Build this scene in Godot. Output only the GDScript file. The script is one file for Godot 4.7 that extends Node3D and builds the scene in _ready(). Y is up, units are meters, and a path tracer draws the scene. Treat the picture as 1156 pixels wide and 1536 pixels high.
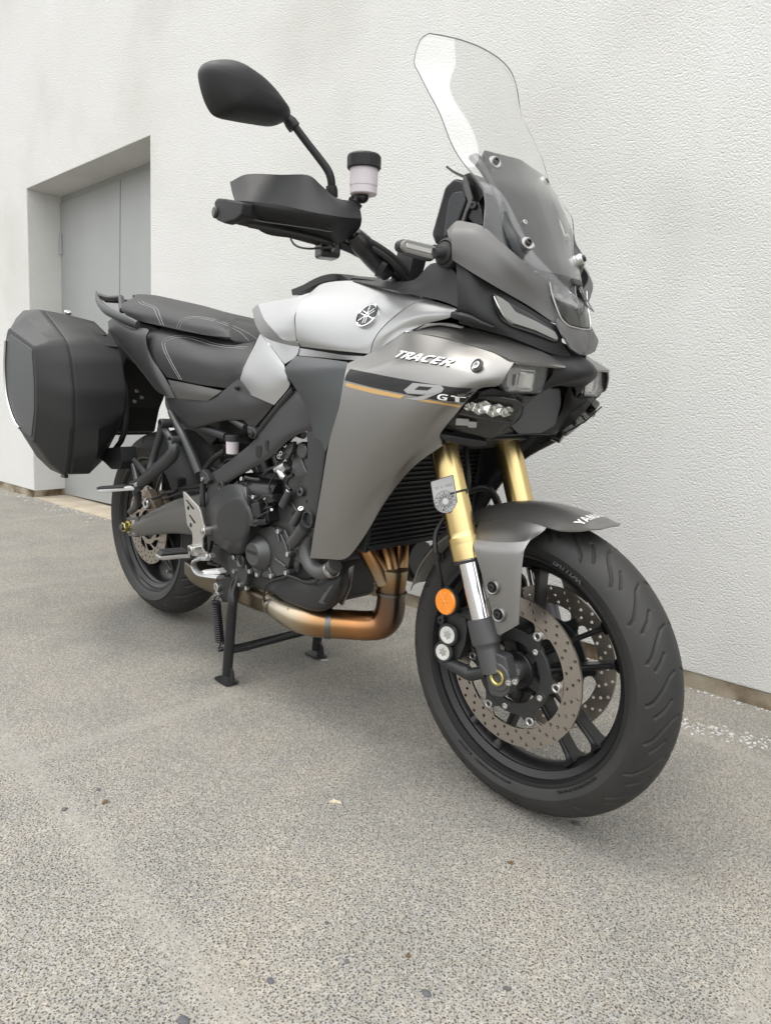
extends Node3D
# A grey and silver touring motorcycle on its centre stand in front of a white rendered wall.
# Axes of the motorcycle: x forward, y up, z to its right. Origin under the rear axle. Metres.

var M := {}
var bike: Node3D
var bolt_mesh: ArrayMesh


func _ready() -> void:
	var cam := Camera3D.new()
	cam.name = "camera"
	cam.position = Vector3(2.2512, 0.8375, 1.1740)
	cam.basis = Basis(Vector3(0.695303, 0.049530, -0.717008), Vector3(-0.161941, 0.982765, -0.089150), Vector3(0.700235, 0.178099, 0.691341)).orthonormalized()
	cam.fov = 71.03
	cam.near = 0.05
	cam.far = 400.0
	add_child(cam)

	var we := WorldEnvironment.new()
	we.name = "overcast_daylight"
	var env := Environment.new()
	env.background_mode = Environment.BG_SKY
	var sm := ProceduralSkyMaterial.new()
	sm.sky_top_color = Color(1.0, 1.0, 1.0)
	sm.sky_horizon_color = Color(0.58, 0.585, 0.59)
	sm.sky_curve = 0.7
	sm.ground_bottom_color = Color(0.36, 0.36, 0.35)
	sm.ground_horizon_color = Color(0.50, 0.51, 0.52)
	sm.sky_energy_multiplier = 1.78
	sm.sun_angle_max = 30.0
	var sky := Sky.new()
	sky.sky_material = sm
	env.sky = sky
	env.ambient_light_source = Environment.AMBIENT_SOURCE_SKY
	env.tonemap_mode = Environment.TONE_MAPPER_LINEAR
	env.tonemap_exposure = 1.0
	env.sdfgi_enabled = true
	env.ssao_enabled = true
	env.ssil_enabled = true
	we.environment = env
	add_child(we)

	var sun := DirectionalLight3D.new()
	sun.name = "veiled_sun"
	sun.light_color = Color(1.0, 0.98, 0.95)
	sun.light_energy = 0.5
	sun.light_angular_distance = 14.0
	sun.shadow_enabled = true
	sun.look_at_from_position(Vector3(-1.6, 6.5, 1.3), Vector3(0, 0, 0))
	add_child(sun)

	make_materials()
	make_setting()
	make_motorcycle()

# ---------------------------------------------------------------- mesh helpers

class MB:   # collects closed shells; commit() makes one mesh of them
	var v := PackedVector3Array()
	var t := PackedInt32Array()
	var c := PackedColorArray()
	var tint := Color.WHITE
	var shaded := false

	func add(nv: PackedVector3Array, nt: PackedInt32Array, orient := true) -> void:
		var flip := false
		if orient:
			var vol := 0.0
			var o := nv[0]
			for k in range(0, nt.size(), 3):
				vol += (nv[nt[k]] - o).dot((nv[nt[k + 1]] - o).cross(nv[nt[k + 2]] - o))
			flip = vol > 0.0
		var b := v.size()
		v.append_array(nv)
		for k in range(0, nt.size(), 3):
			t.append(b + nt[k])
			t.append(b + nt[k + (2 if flip else 1)])
			t.append(b + nt[k + (1 if flip else 2)])
		var cc := PackedColorArray()
		cc.resize(nv.size())
		cc.fill(tint)
		c.append_array(cc)

	func moved(xf: Transform3D) -> MB:
		var m := MB.new()
		m.v = xf * v
		m.t = t.duplicate()
		m.c = c.duplicate()
		m.shaded = shaded
		if xf.basis.determinant() < 0:
			m.turn()
		return m

	func turn() -> void:
		for k in range(0, t.size(), 3):
			var a := t[k + 1]
			t[k + 1] = t[k + 2]
			t[k + 2] = a

	func mirrored() -> MB:
		return moved(Transform3D(Basis.from_scale(Vector3(1, 1, -1)), Vector3.ZERO))

	func join(o: MB) -> void:
		var b := v.size()
		v.append_array(o.v)
		c.append_array(o.c)
		for k in o.t:
			t.append(b + k)


func pv(a: Array) -> PackedVector3Array:
	var r := PackedVector3Array()
	for k in range(0, a.size(), 3):
		r.append(Vector3(a[k], a[k + 1], a[k + 2]))
	return r


func p2(a: Array) -> PackedVector2Array:
	var r := PackedVector2Array()
	for k in range(0, a.size(), 2):
		r.append(Vector2(a[k], a[k + 1]))
	return r


func to_mesh(m: MB, crease := 38.0) -> ArrayMesh:
	var ids := {}
	var nv := m.v.size()
	var weld := PackedInt32Array()
	weld.resize(nv)
	for k in nv:
		var key := Vector3i((m.v[k] * 20000.0).round())
		if not ids.has(key):
			ids[key] = ids.size()
		weld[k] = ids[key]
	var nt := m.t.size() / 3
	var fn := PackedVector3Array()
	var fu := PackedVector3Array()
	fn.resize(nt)
	fu.resize(nt)
	var around: Array[PackedInt32Array] = []
	around.resize(ids.size())
	for k in nt:
		var a := m.v[m.t[k * 3]]
		var n := (m.v[m.t[k * 3 + 2]] - a).cross(m.v[m.t[k * 3 + 1]] - a)
		fn[k] = n
		fu[k] = n.normalized()
		if n.length_squared() > 1e-22:
			for j in 3:
				around[weld[m.t[k * 3 + j]]].append(k)
	var lim := cos(deg_to_rad(crease))
	var V := PackedVector3Array()
	var N := PackedVector3Array()
	var C := PackedColorArray()
	for k in nt:
		if fn[k].length_squared() <= 1e-22:
			continue
		var u := fu[k]
		for j in 3:
			var i := m.t[k * 3 + j]
			var s := Vector3.ZERO
			for f in around[weld[i]]:
				if fu[f].dot(u) > lim:
					s += fn[f]
			V.append(m.v[i])
			N.append(s.normalized() if s.length_squared() > 0.0 else u)
			if m.shaded:
				C.append(m.c[i])
	var arr := []
	arr.resize(Mesh.ARRAY_MAX)
	arr[Mesh.ARRAY_VERTEX] = V
	arr[Mesh.ARRAY_NORMAL] = N
	if m.shaded:
		arr[Mesh.ARRAY_COLOR] = C
	var am := ArrayMesh.new()
	am.add_surface_from_arrays(Mesh.PRIMITIVE_TRIANGLES, arr)
	return am


func put(mesh: Mesh, called: String, mat: Material, parent: Node, xf := Transform3D.IDENTITY) -> MeshInstance3D:
	var o := MeshInstance3D.new()
	o.name = called
	o.mesh = mesh
	o.material_override = mat
	o.transform = xf
	parent.add_child(o, true)
	return o


func made(m: MB, called: String, mat: Material, parent: Node, crease := 38.0) -> MeshInstance3D:
	return put(to_mesh(m, crease), called, mat, parent)


func pair(m: MB, called: String, mat: Material, parent: Node, crease := 38.0) -> Array:   # right one and its mirror image on the left
	return [made(m, called, mat, parent, crease), made(m.mirrored(), called, mat, parent, crease)]


func group(called: String, parent: Node, at := Vector3.ZERO) -> Node3D:
	var o := Node3D.new()
	o.name = called
	o.position = at
	parent.add_child(o, true)
	return o


func tag(o: Node, label: String, category := "", grp := "", kind := "") -> Node:
	if label: o.set_meta("label", label)
	if category: o.set_meta("category", category)
	if grp: o.set_meta("group", grp)
	if kind: o.set_meta("kind", kind)
	return o


func frame(origin: Vector3, z: Vector3, up := Vector3.UP) -> Transform3D:   # local z along the given direction
	z = z.normalized()
	if absf(z.dot(up.normalized())) > 0.99:
		up = Vector3(1, 0, 0)
	var x := up.cross(z).normalized()
	return Transform3D(Basis(x, z.cross(x), z), origin)


func plane_xf(o: Vector3, x: Vector3, y_hint: Vector3) -> Transform3D:   # local x along x, y near y_hint
	x = x.normalized()
	var z := x.cross(y_hint).normalized()
	return Transform3D(Basis(x, z.cross(x), z), o)


func cr(a: Vector3, b: Vector3, c: Vector3, d: Vector3, t: float) -> Vector3:
	return 0.5 * ((2.0 * b) + (c - a) * t + (2.0 * a - 5.0 * b + 4.0 * c - d) * t * t + (3.0 * b - a - 3.0 * c + d) * t * t * t)


func smooth(p: PackedVector3Array, n: int, closed := false) -> PackedVector3Array:
	if n <= 1:
		return p
	var r := PackedVector3Array()
	var k := p.size()
	var last := k if closed else k - 1
	for i in last:
		var a := p[(i - 1 + k) % k] if closed else (p[i - 1] if i > 0 else 2.0 * p[0] - p[1])
		var b := p[i]
		var c := p[(i + 1) % k]
		var d := p[(i + 2) % k] if closed else (p[i + 2] if i + 2 < k else 2.0 * p[k - 1] - p[k - 2])
		for j in n:
			r.append(cr(a, b, c, d, float(j) / n))
	if not closed:
		r.append(p[k - 1])
	return r


func linear(p: PackedVector3Array, n: int) -> PackedVector3Array:
	var r := PackedVector3Array()
	for i in p.size() - 1:
		for j in n:
			r.append(p[i].lerp(p[i + 1], float(j) / n))
	r.append(p[p.size() - 1])
	return r


func fine(rows: Array, su: int, sv: int) -> Array:   # su between rows, sv along rows; negative: straight
	var a := []
	for r in rows:
		a.append(smooth(r, sv) if sv > 0 else linear(r, -sv))
	var cols := []
	for j in a[0].size():
		var col := PackedVector3Array()
		for r in a:
			col.append(r[j])
		cols.append(smooth(col, su) if su > 0 else linear(col, -su))
	var out := []
	for i in cols[0].size():
		var row := PackedVector3Array()
		for c in cols:
			row.append(c[i])
		out.append(row)
	return out


func grid_normals(g: Array) -> Array:
	var out := []
	var nr := g.size()
	var nc: int = g[0].size()
	for i in nr:
		var row := PackedVector3Array()
		for j in nc:
			var du: Vector3 = g[mini(i + 1, nr - 1)][j] - g[maxi(i - 1, 0)][j]
			var dv: Vector3 = g[i][mini(j + 1, nc - 1)] - g[i][maxi(j - 1, 0)]
			var n := du.cross(dv)
			if n.length_squared() < 1e-16:
				var i2 := i + 1 if i + 1 < nr - 1 else i - 1
				n = (g[mini(i2 + 1, nr - 1)][j] - g[maxi(i2 - 1, 0)][j]).cross(g[i2][mini(j + 1, nc - 1)] - g[i2][maxi(j - 1, 0)])
			row.append(n.normalized())
		out.append(row)
	return out


func shell(m: MB, g: Array, thick: float, outward: Vector3) -> void:   # a sheet of the given thickness behind the fine grid g, its edge rounded
	var nr := g.size()
	var nc: int = g[0].size()
	var n := grid_normals(g)
	var s := 0.0
	for i in nr:
		for j in nc:
			s += n[i][j].dot(outward)
	var sg := 1.0 if s >= 0.0 else -1.0
	var v := PackedVector3Array()
	var t := PackedInt32Array()
	for side in 2:
		for i in nr:
			for j in nc:
				v.append(g[i][j] - (n[i][j] * sg * thick if side else Vector3.ZERO))
	var b := nr * nc
	for i in nr - 1:
		for j in nc - 1:
			var a := i * nc + j
			t.append_array([a, a + 1, a + nc, a + 1, a + nc + 1, a + nc])
			t.append_array([b + a, b + a + nc, b + a + 1, b + a + 1, b + a + nc, b + a + nc + 1])
	var rim := PackedInt32Array()
	for j in nc - 1: rim.append(j)
	for i in nr - 1: rim.append(i * nc + nc - 1)
	for j in range(nc - 1, 0, -1): rim.append((nr - 1) * nc + j)
	for i in range(nr - 1, 0, -1): rim.append(i * nc)
	for k in rim.size():
		var a := rim[k]
		var e := rim[(k + 1) % rim.size()]
		t.append_array([a, b + a, e, e, b + a, b + e])
	m.add(v, t)


func patch(m: MB, rows: Array, su: int, sv: int, thick: float, outward: Vector3) -> Array:
	var g := fine(rows, su, sv)
	shell(m, g, thick, outward)
	return g


func loft(m: MB, sections: Array, su := 1, sv := 1, caps := true) -> void:   # closed rings joined one after the other
	var rings := []
	for s in sections:
		rings.append(smooth(s, sv, true) if sv > 0 else s)
	var k: int = rings[0].size()
	if su > 1:
		var cols := []
		for j in k:
			var col := PackedVector3Array()
			for r in rings:
				col.append(r[j])
			cols.append(smooth(col, su))
		var nr: int = cols[0].size()
		rings = []
		for i in nr:
			var row := PackedVector3Array()
			for c in cols:
				row.append(c[i])
			rings.append(row)
	var v := PackedVector3Array()
	var t := PackedInt32Array()
	for r in rings:
		v.append_array(r)
	for i in rings.size() - 1:
		for j in k:
			var a := i * k + j
			var b := i * k + (j + 1) % k
			t.append_array([a, b, a + k, b, b + k, a + k])
	if caps:
		for e in [0, rings.size() - 1]:
			var mid := Vector3.ZERO
			for q in rings[e]:
				mid += q
			v.append(mid / k)
			for j in k:
				var a: int = e * k + j
				var b: int = e * k + (j + 1) % k
				if e == 0: t.append_array([v.size() - 1, b, a])
				else: t.append_array([v.size() - 1, a, b])
	m.add(v, t)


func tube(m: MB, pts: PackedVector3Array, radius, sides := 10, closed := false, sub := 1) -> void:
	var p := smooth(pts, sub, closed)
	var n := p.size()
	var v := PackedVector3Array()
	var t := PackedInt32Array()
	var up := Vector3.ZERO
	for i in n:
		var d := (p[(i + 1) % n] - p[(i - 1 + n) % n]) if closed else (p[mini(i + 1, n - 1)] - p[maxi(i - 1, 0)])
		d = d.normalized()
		if up == Vector3.ZERO:
			up = d.cross(Vector3(0.31, 0.2, 0.93))
			if up.length() < 0.1: up = d.cross(Vector3.UP)
		up = (up - d * up.dot(d)).normalized()
		var w := d.cross(up)
		var r: float
		if radius is Array:
			var f: float = float(i) / maxf(n - 1, 1) * (radius.size() - 1)
			var lo := int(f)
			r = lerpf(radius[lo], radius[mini(lo + 1, radius.size() - 1)], f - lo)
		else:
			r = radius
		for j in sides:
			var a := TAU * j / sides
			v.append(p[i] + r * (up * cos(a) + w * sin(a)))
	var last := n if closed else n - 1
	for i in last:
		var i2 := (i + 1) % n
		for j in sides:
			var j2 := (j + 1) % sides
			t.append_array([i * sides + j, i2 * sides + j, i * sides + j2, i * sides + j2, i2 * sides + j, i2 * sides + j2])
	if not closed:
		v.append(p[0])
		v.append(p[n - 1])
		for j in sides:
			var j2 := (j + 1) % sides
			t.append_array([v.size() - 2, j, j2, v.size() - 1, (n - 1) * sides + j2, (n - 1) * sides + j])
	m.add(v, t)


func lathe(m: MB, prof: PackedVector2Array, xf: Transform3D, n := 24, closed := false) -> void:   # prof: (radius, distance along local z)
	var v := PackedVector3Array()
	var t := PackedInt32Array()
	var k := prof.size()
	for i in n:
		var a := TAU * i / n
		for q in prof:
			v.append(xf * Vector3(q.x * cos(a), q.x * sin(a), q.y))
	var segs := k if closed else k - 1
	for i in n:
		var i2 := (i + 1) % n
		for j in segs:
			var j2 := (j + 1) % k
			t.append_array([i * k + j, i2 * k + j, i * k + j2, i * k + j2, i2 * k + j, i2 * k + j2])
	if not closed:
		for e in [0, k - 1]:
			if prof[e].x > 1e-6:
				v.append(xf * Vector3(0, 0, prof[e].y))
				for i in n:
					var a: int = i * k + e
					var b: int = (i + 1) % n * k + e
					if e == 0: t.append_array([v.size() - 1, b, a])
					else: t.append_array([v.size() - 1, a, b])
	m.add(v, t)


func rod(m: MB, a: Vector3, b: Vector3, r: float, n := 16, bev := 0.0015) -> void:   # a cylinder with softened ends
	var l := a.distance_to(b)
	lathe(m, p2([0, 0, r - bev, 0, r, bev, r, l - bev, r - bev, l, 0, l]), frame(a, b - a), n)


func rounded(o: PackedVector2Array, r: float, n := 4) -> PackedVector2Array:
	var out := PackedVector2Array()
	var k := o.size()
	for i in k:
		var p := o[i]
		var a := (o[(i - 1 + k) % k] - p)
		var b := (o[(i + 1) % k] - p)
		var d := minf(r, 0.45 * minf(a.length(), b.length()))
		if absf(a.normalized().dot(b.normalized())) > 0.985:
			out.append(p)
			continue
		var s := p + a.normalized() * d
		var e := p + b.normalized() * d
		for j in n + 1:
			var f := float(j) / n
			out.append(s.lerp(p, f).lerp(p.lerp(e, f), f))
	return out


func rrect(w: float, h: float, r: float, n := 4) -> PackedVector2Array:
	return rounded(p2([-w / 2, -h / 2, w / 2, -h / 2, w / 2, h / 2, -w / 2, h / 2]), r, n)


func inset(o: PackedVector2Array, d: float) -> PackedVector2Array:   # o counter-clockwise
	var out := PackedVector2Array()
	var k := o.size()
	for i in k:
		var e1 := (o[i] - o[(i - 1 + k) % k]).normalized()
		var e2 := (o[(i + 1) % k] - o[i]).normalized()
		var n1 := Vector2(-e1.y, e1.x)
		var n2 := Vector2(-e2.y, e2.x)
		var b := (n1 + n2)
		var q := b.length_squared()
		out.append(o[i] + (b * (2.0 / maxf(q, 1.2)) * d))
	return out


func prism(m: MB, outline: PackedVector2Array, xf: Transform3D, depth: float, bev := 0.0015) -> void:   # extruded along local z with rounded edges
	var o := outline
	if Geometry2D.is_polygon_clockwise(o) == false:
		pass
	else:
		o = o.duplicate()
		o.reverse()
	var area := 0.0
	for i in o.size():
		area += o[i].cross(o[(i + 1) % o.size()])
	if area < 0.0:
		o = o.duplicate()
		o.reverse()
	var k := o.size()
	var levels := [[bev, 0.0], [bev * 0.3, bev * 0.3], [0.0, bev], [0.0, depth - bev], [bev * 0.3, depth - bev * 0.3], [bev, depth]]
	if bev <= 0.0:
		levels = [[0.0, 0.0], [0.0, depth]]
	var v := PackedVector3Array()
	var t := PackedInt32Array()
	var cap := o
	for lv in levels:
		var q := inset(o, lv[0]) if lv[0] > 0.0 else o
		if lv == levels[0]: cap = q
		for e in q:
			v.append(xf * Vector3(e.x, e.y, lv[1]))
	for i in levels.size() - 1:
		for j in k:
			var a := i * k + j
			var b := i * k + (j + 1) % k
			t.append_array([a, b, a + k, b, b + k, a + k])
	var tri := Geometry2D.triangulate_polygon(cap)
	if tri.is_empty():
		tri = Geometry2D.triangulate_polygon(o)
	var top := (levels.size() - 1) * k
	for i in range(0, tri.size(), 3):
		var a := cap[tri[i]]
		var w := (cap[tri[i + 1]] - a).cross(cap[tri[i + 2]] - a) > 0.0
		var b1 := tri[i + (1 if w else 2)]
		var b2 := tri[i + (2 if w else 1)]
		t.append_array([top + tri[i], top + b1, top + b2, tri[i], b2, b1])
	m.add(v, t)


func slab(m: MB, size: Vector3, xf: Transform3D, r := 0.004, bev := 0.0015) -> void:   # a box with rounded edges, centred on xf
	prism(m, rrect(size.x, size.y, r, 3), xf * Transform3D(Basis(), Vector3(0, 0, -size.z / 2)), size.z, bev)


func plate(m: MB, pts: PackedVector3Array, depth: float, r := 0.004, bev := 0.0012, push := 0.0) -> void:   # a plate whose outline is given by points on (about) one plane; depth goes towards -z of the motorcycle
	var c := Vector3.ZERO
	for q in pts: c += q
	c /= pts.size()
	var n := Vector3.ZERO
	for i in pts.size():
		n += (pts[i] - c).cross(pts[(i + 1) % pts.size()] - c)
	n = n.normalized()
	if n.z < 0.0: n = -n
	var xf := frame(c, n)
	var inv := xf.affine_inverse()
	var o := PackedVector2Array()
	for q in pts:
		var l := inv * q
		o.append(Vector2(l.x, l.y))
	if r > 0.0: o = rounded(o, r)
	prism(m, o, xf * Transform3D(Basis(), Vector3(0, 0, -depth + push)), depth, bev)


func ellipsoid(m: MB, at: Vector3, r: Vector3, n := 16) -> void:
	var prof := PackedVector2Array()
	for i in n + 1:
		var a := PI * i / n
		prof.append(Vector2(sin(a), -cos(a)))
	prof[0].x = 0.0
	prof[n].x = 0.0
	lathe(m, prof, Transform3D(Basis.from_scale(r), at), n * 2)


func bolt(parent: Node, at: Vector3, dir: Vector3, r: float, mat: Material, called := "bolt") -> MeshInstance3D:
	if bolt_mesh == null:
		var m := MB.new()
		var prof := p2([1, -1.0, 1, 0.72, 0.86, 0.9, 0.58, 0.92])
		var v := PackedVector3Array()
		lathe(m, p2([0, -1.0, 0.97, -1.0, 1, -0.9, 1, 0.62, 0.94, 0.78, 0.8, 0.86, 0.55, 0.87, 0.5, 0.84, 0.5, 0.35, 0, 0.3]), Transform3D.IDENTITY, 14)
		bolt_mesh = to_mesh(m)
	return put(bolt_mesh, called, mat, parent, frame(at, dir) * Transform3D(Basis.from_scale(Vector3(r, r, r * 0.8)), Vector3.ZERO))


# -------- laying flat prints, letters and seams on a panel: every point is dropped along a direction on to the panel's own triangles

func drop(panel: MB, p: Vector3, dir: Vector3) -> Vector3:
	var best := INF
	for k in range(0, panel.t.size(), 3):
		var hit = Geometry3D.ray_intersects_triangle(p - dir * 0.4, dir, panel.v[panel.t[k]], panel.v[panel.t[k + 1]], panel.v[panel.t[k + 2]])
		if hit != null:
			best = minf(best, (hit - p).dot(dir))
	return p + dir * best if best < INF else Vector3.INF


func drape(src: MB, panel: MB, dir: Vector3, lift: float) -> MB:   # src: a flat shape in place on or in front of the panel; what misses the panel is left out
	var m := MB.new()
	m.c = src.c.duplicate()
	var memo := {}
	var ok := []
	for q in src.v:
		var key := Vector3i((q * 100000.0).round())
		if not memo.has(key):
			memo[key] = drop(panel, q, dir)
		var r: Vector3 = memo[key]
		ok.append(r != Vector3.INF)
		m.v.append(r - dir * lift if r != Vector3.INF else q)
	for k in range(0, src.t.size(), 3):
		if ok[src.t[k]] and ok[src.t[k + 1]] and ok[src.t[k + 2]]:
			m.t.append_array([src.t[k], src.t[k + 1], src.t[k + 2]])
	return m


func flat(m: MB, outline: PackedVector3Array, steps := 1) -> void:   # a flat polygon given by points, cut fine enough to follow a curved panel
	var c := Vector3.ZERO
	for q in outline: c += q
	c /= outline.size()
	var n := Vector3.ZERO
	for i in outline.size():
		n += (outline[i] - c).cross(outline[(i + 1) % outline.size()] - c)
	var xf := frame(c, n)
	var inv := xf.affine_inverse()
	var o := PackedVector2Array()
	for q in outline:
		var l := inv * q
		o.append(Vector2(l.x, l.y))
	flat2(m, o, xf, steps)


func flat2(m: MB, o: PackedVector2Array, xf: Transform3D, steps := 1) -> void:
	var tri := Geometry2D.triangulate_polygon(o)
	var list := []
	for i in range(0, tri.size(), 3):
		list.append([o[tri[i]], o[tri[i + 1]], o[tri[i + 2]]])
	for s in steps:
		var nx := []
		for f in list:
			var a: Vector2 = (f[0] + f[1]) / 2
			var b: Vector2 = (f[1] + f[2]) / 2
			var d: Vector2 = (f[2] + f[0]) / 2
			nx.append_array([[f[0], a, d], [a, f[1], b], [d, b, f[2]], [a, b, d]])
		list = nx
	for f in list:
		var w: bool = (f[1] - f[0]).cross(f[2] - f[0]) > 0
		var b := m.v.size()
		for q in [f[0], f[2] if w else f[1], f[1] if w else f[2]]:
			m.v.append(xf * Vector3(q.x, q.y, 0))
			m.c.append(m.tint)
		m.t.append_array([b, b + 1, b + 2])


func letters(text: String, height: float, font_name: String, xf: Transform3D, weight := 700, width := 1.0, slant := 0.0) -> MB:   # flat lettering centred on xf, front side only
	var f := SystemFont.new()
	f.font_names = PackedStringArray([font_name])
	f.font_weight = weight
	var tm := TextMesh.new()
	tm.text = text
	tm.font = f
	tm.font_size = 64
	tm.pixel_size = height / 46.0
	tm.depth = 0.0
	tm.curve_step = 1.0
	var m := MB.new()
	var a := tm.get_mesh_arrays()
	var v: PackedVector3Array = a[Mesh.ARRAY_VERTEX]
	var n: PackedVector3Array = a[Mesh.ARRAY_NORMAL]
	var ix: PackedInt32Array = a[Mesh.ARRAY_INDEX] if a[Mesh.ARRAY_INDEX] != null else PackedInt32Array(range(v.size()))
	for k in range(0, ix.size(), 3):
		if n[ix[k]].z < 0.5:
			continue
		var b := m.v.size()
		for j in 3:
			var q := v[ix[k + j]]
			m.v.append(xf * Vector3((q.x + q.y * slant) * width, q.y, 0.0))
			m.c.append(Color.WHITE)
		m.t.append_array([b, b + 1, b + 2])
	return m


func thicken(m: MB, dir: Vector3, depth: float) -> MB:   # gives flat lettering its depth
	var out := MB.new()
	var n := m.v.size()
	out.v = m.v.duplicate()
	out.c = m.c.duplicate()
	out.c.append_array(m.c)
	for q in m.v: out.v.append(q + dir * depth)
	var edges := {}
	var key := func(a: Vector3) -> Vector3i: return Vector3i((a * 50000.0).round())
	for k in range(0, m.t.size(), 3):
		out.t.append_array([m.t[k], m.t[k + 1], m.t[k + 2], n + m.t[k], n + m.t[k + 2], n + m.t[k + 1]])
		for j in 3:
			var a := m.t[k + j]
			var b := m.t[k + (j + 1) % 3]
			var ka: Vector3i = key.call(m.v[a])
			var kb: Vector3i = key.call(m.v[b])
			if edges.has([kb, ka]): edges.erase([kb, ka])
			else: edges[[ka, kb]] = [a, b]
	for e in edges.values():
		out.t.append_array([e[0], n + e[0], e[1], e[1], n + e[0], n + e[1]])
	return out

# ---------------------------------------------------------------- materials

func lin(r: float, g: float, b: float) -> Color:
	return Color(r, g, b).linear_to_srgb()


func mat(called: String, col: Color, rough: float, metal := 0.0, spec := 0.5) -> StandardMaterial3D:   # col: real-world (linear) base colour
	var m := StandardMaterial3D.new()
	m.resource_name = called
	m.albedo_color = col.linear_to_srgb()
	m.roughness = rough
	m.metallic = metal
	m.metallic_specular = spec
	M[called] = m
	return m


func noise(seed_: int, freq: float, octaves := 3, type := FastNoiseLite.TYPE_SIMPLEX_SMOOTH) -> FastNoiseLite:
	var n := FastNoiseLite.new()
	n.seed = seed_
	n.noise_type = type
	n.frequency = freq
	n.fractal_type = FastNoiseLite.FRACTAL_FBM if octaves > 1 else FastNoiseLite.FRACTAL_NONE
	n.fractal_octaves = octaves
	return n


func ntex(n: FastNoiseLite, size: int, ramp = null) -> NoiseTexture2D:
	var t := NoiseTexture2D.new()
	t.width = size
	t.height = size
	t.seamless = true
	t.noise = n
	if ramp:
		var g := Gradient.new()
		g.offsets = ramp[0]
		g.colors = ramp[1]
		t.color_ramp = g
	return t


func grain(m: StandardMaterial3D, height: Texture2D, scale: float, cm: float, rough: Texture2D = null) -> void:   # scale: repeats per metre, cm: relief
	m.uv1_triplanar = true
	m.uv1_scale = Vector3(scale, scale, scale)
	m.heightmap_enabled = true
	m.heightmap_texture = height
	m.heightmap_scale = cm
	if rough:
		m.roughness_texture = rough


func mottle(m: StandardMaterial3D, tex: Texture2D, scale: float) -> void:   # broad soft stains multiplied over the colour
	m.detail_enabled = true
	m.detail_blend_mode = BaseMaterial3D.BLEND_MODE_MUL
	m.detail_albedo = tex
	m.detail_uv_layer = BaseMaterial3D.DETAIL_UV_2
	m.uv2_triplanar = true
	m.uv2_scale = Vector3(scale, scale, scale)


func gray_ramp(lo: float, hi: float) -> Array:
	return [PackedFloat32Array([0.0, 1.0]), PackedColorArray([Color(lo, lo, lo), Color(hi, hi, hi)])]


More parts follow.
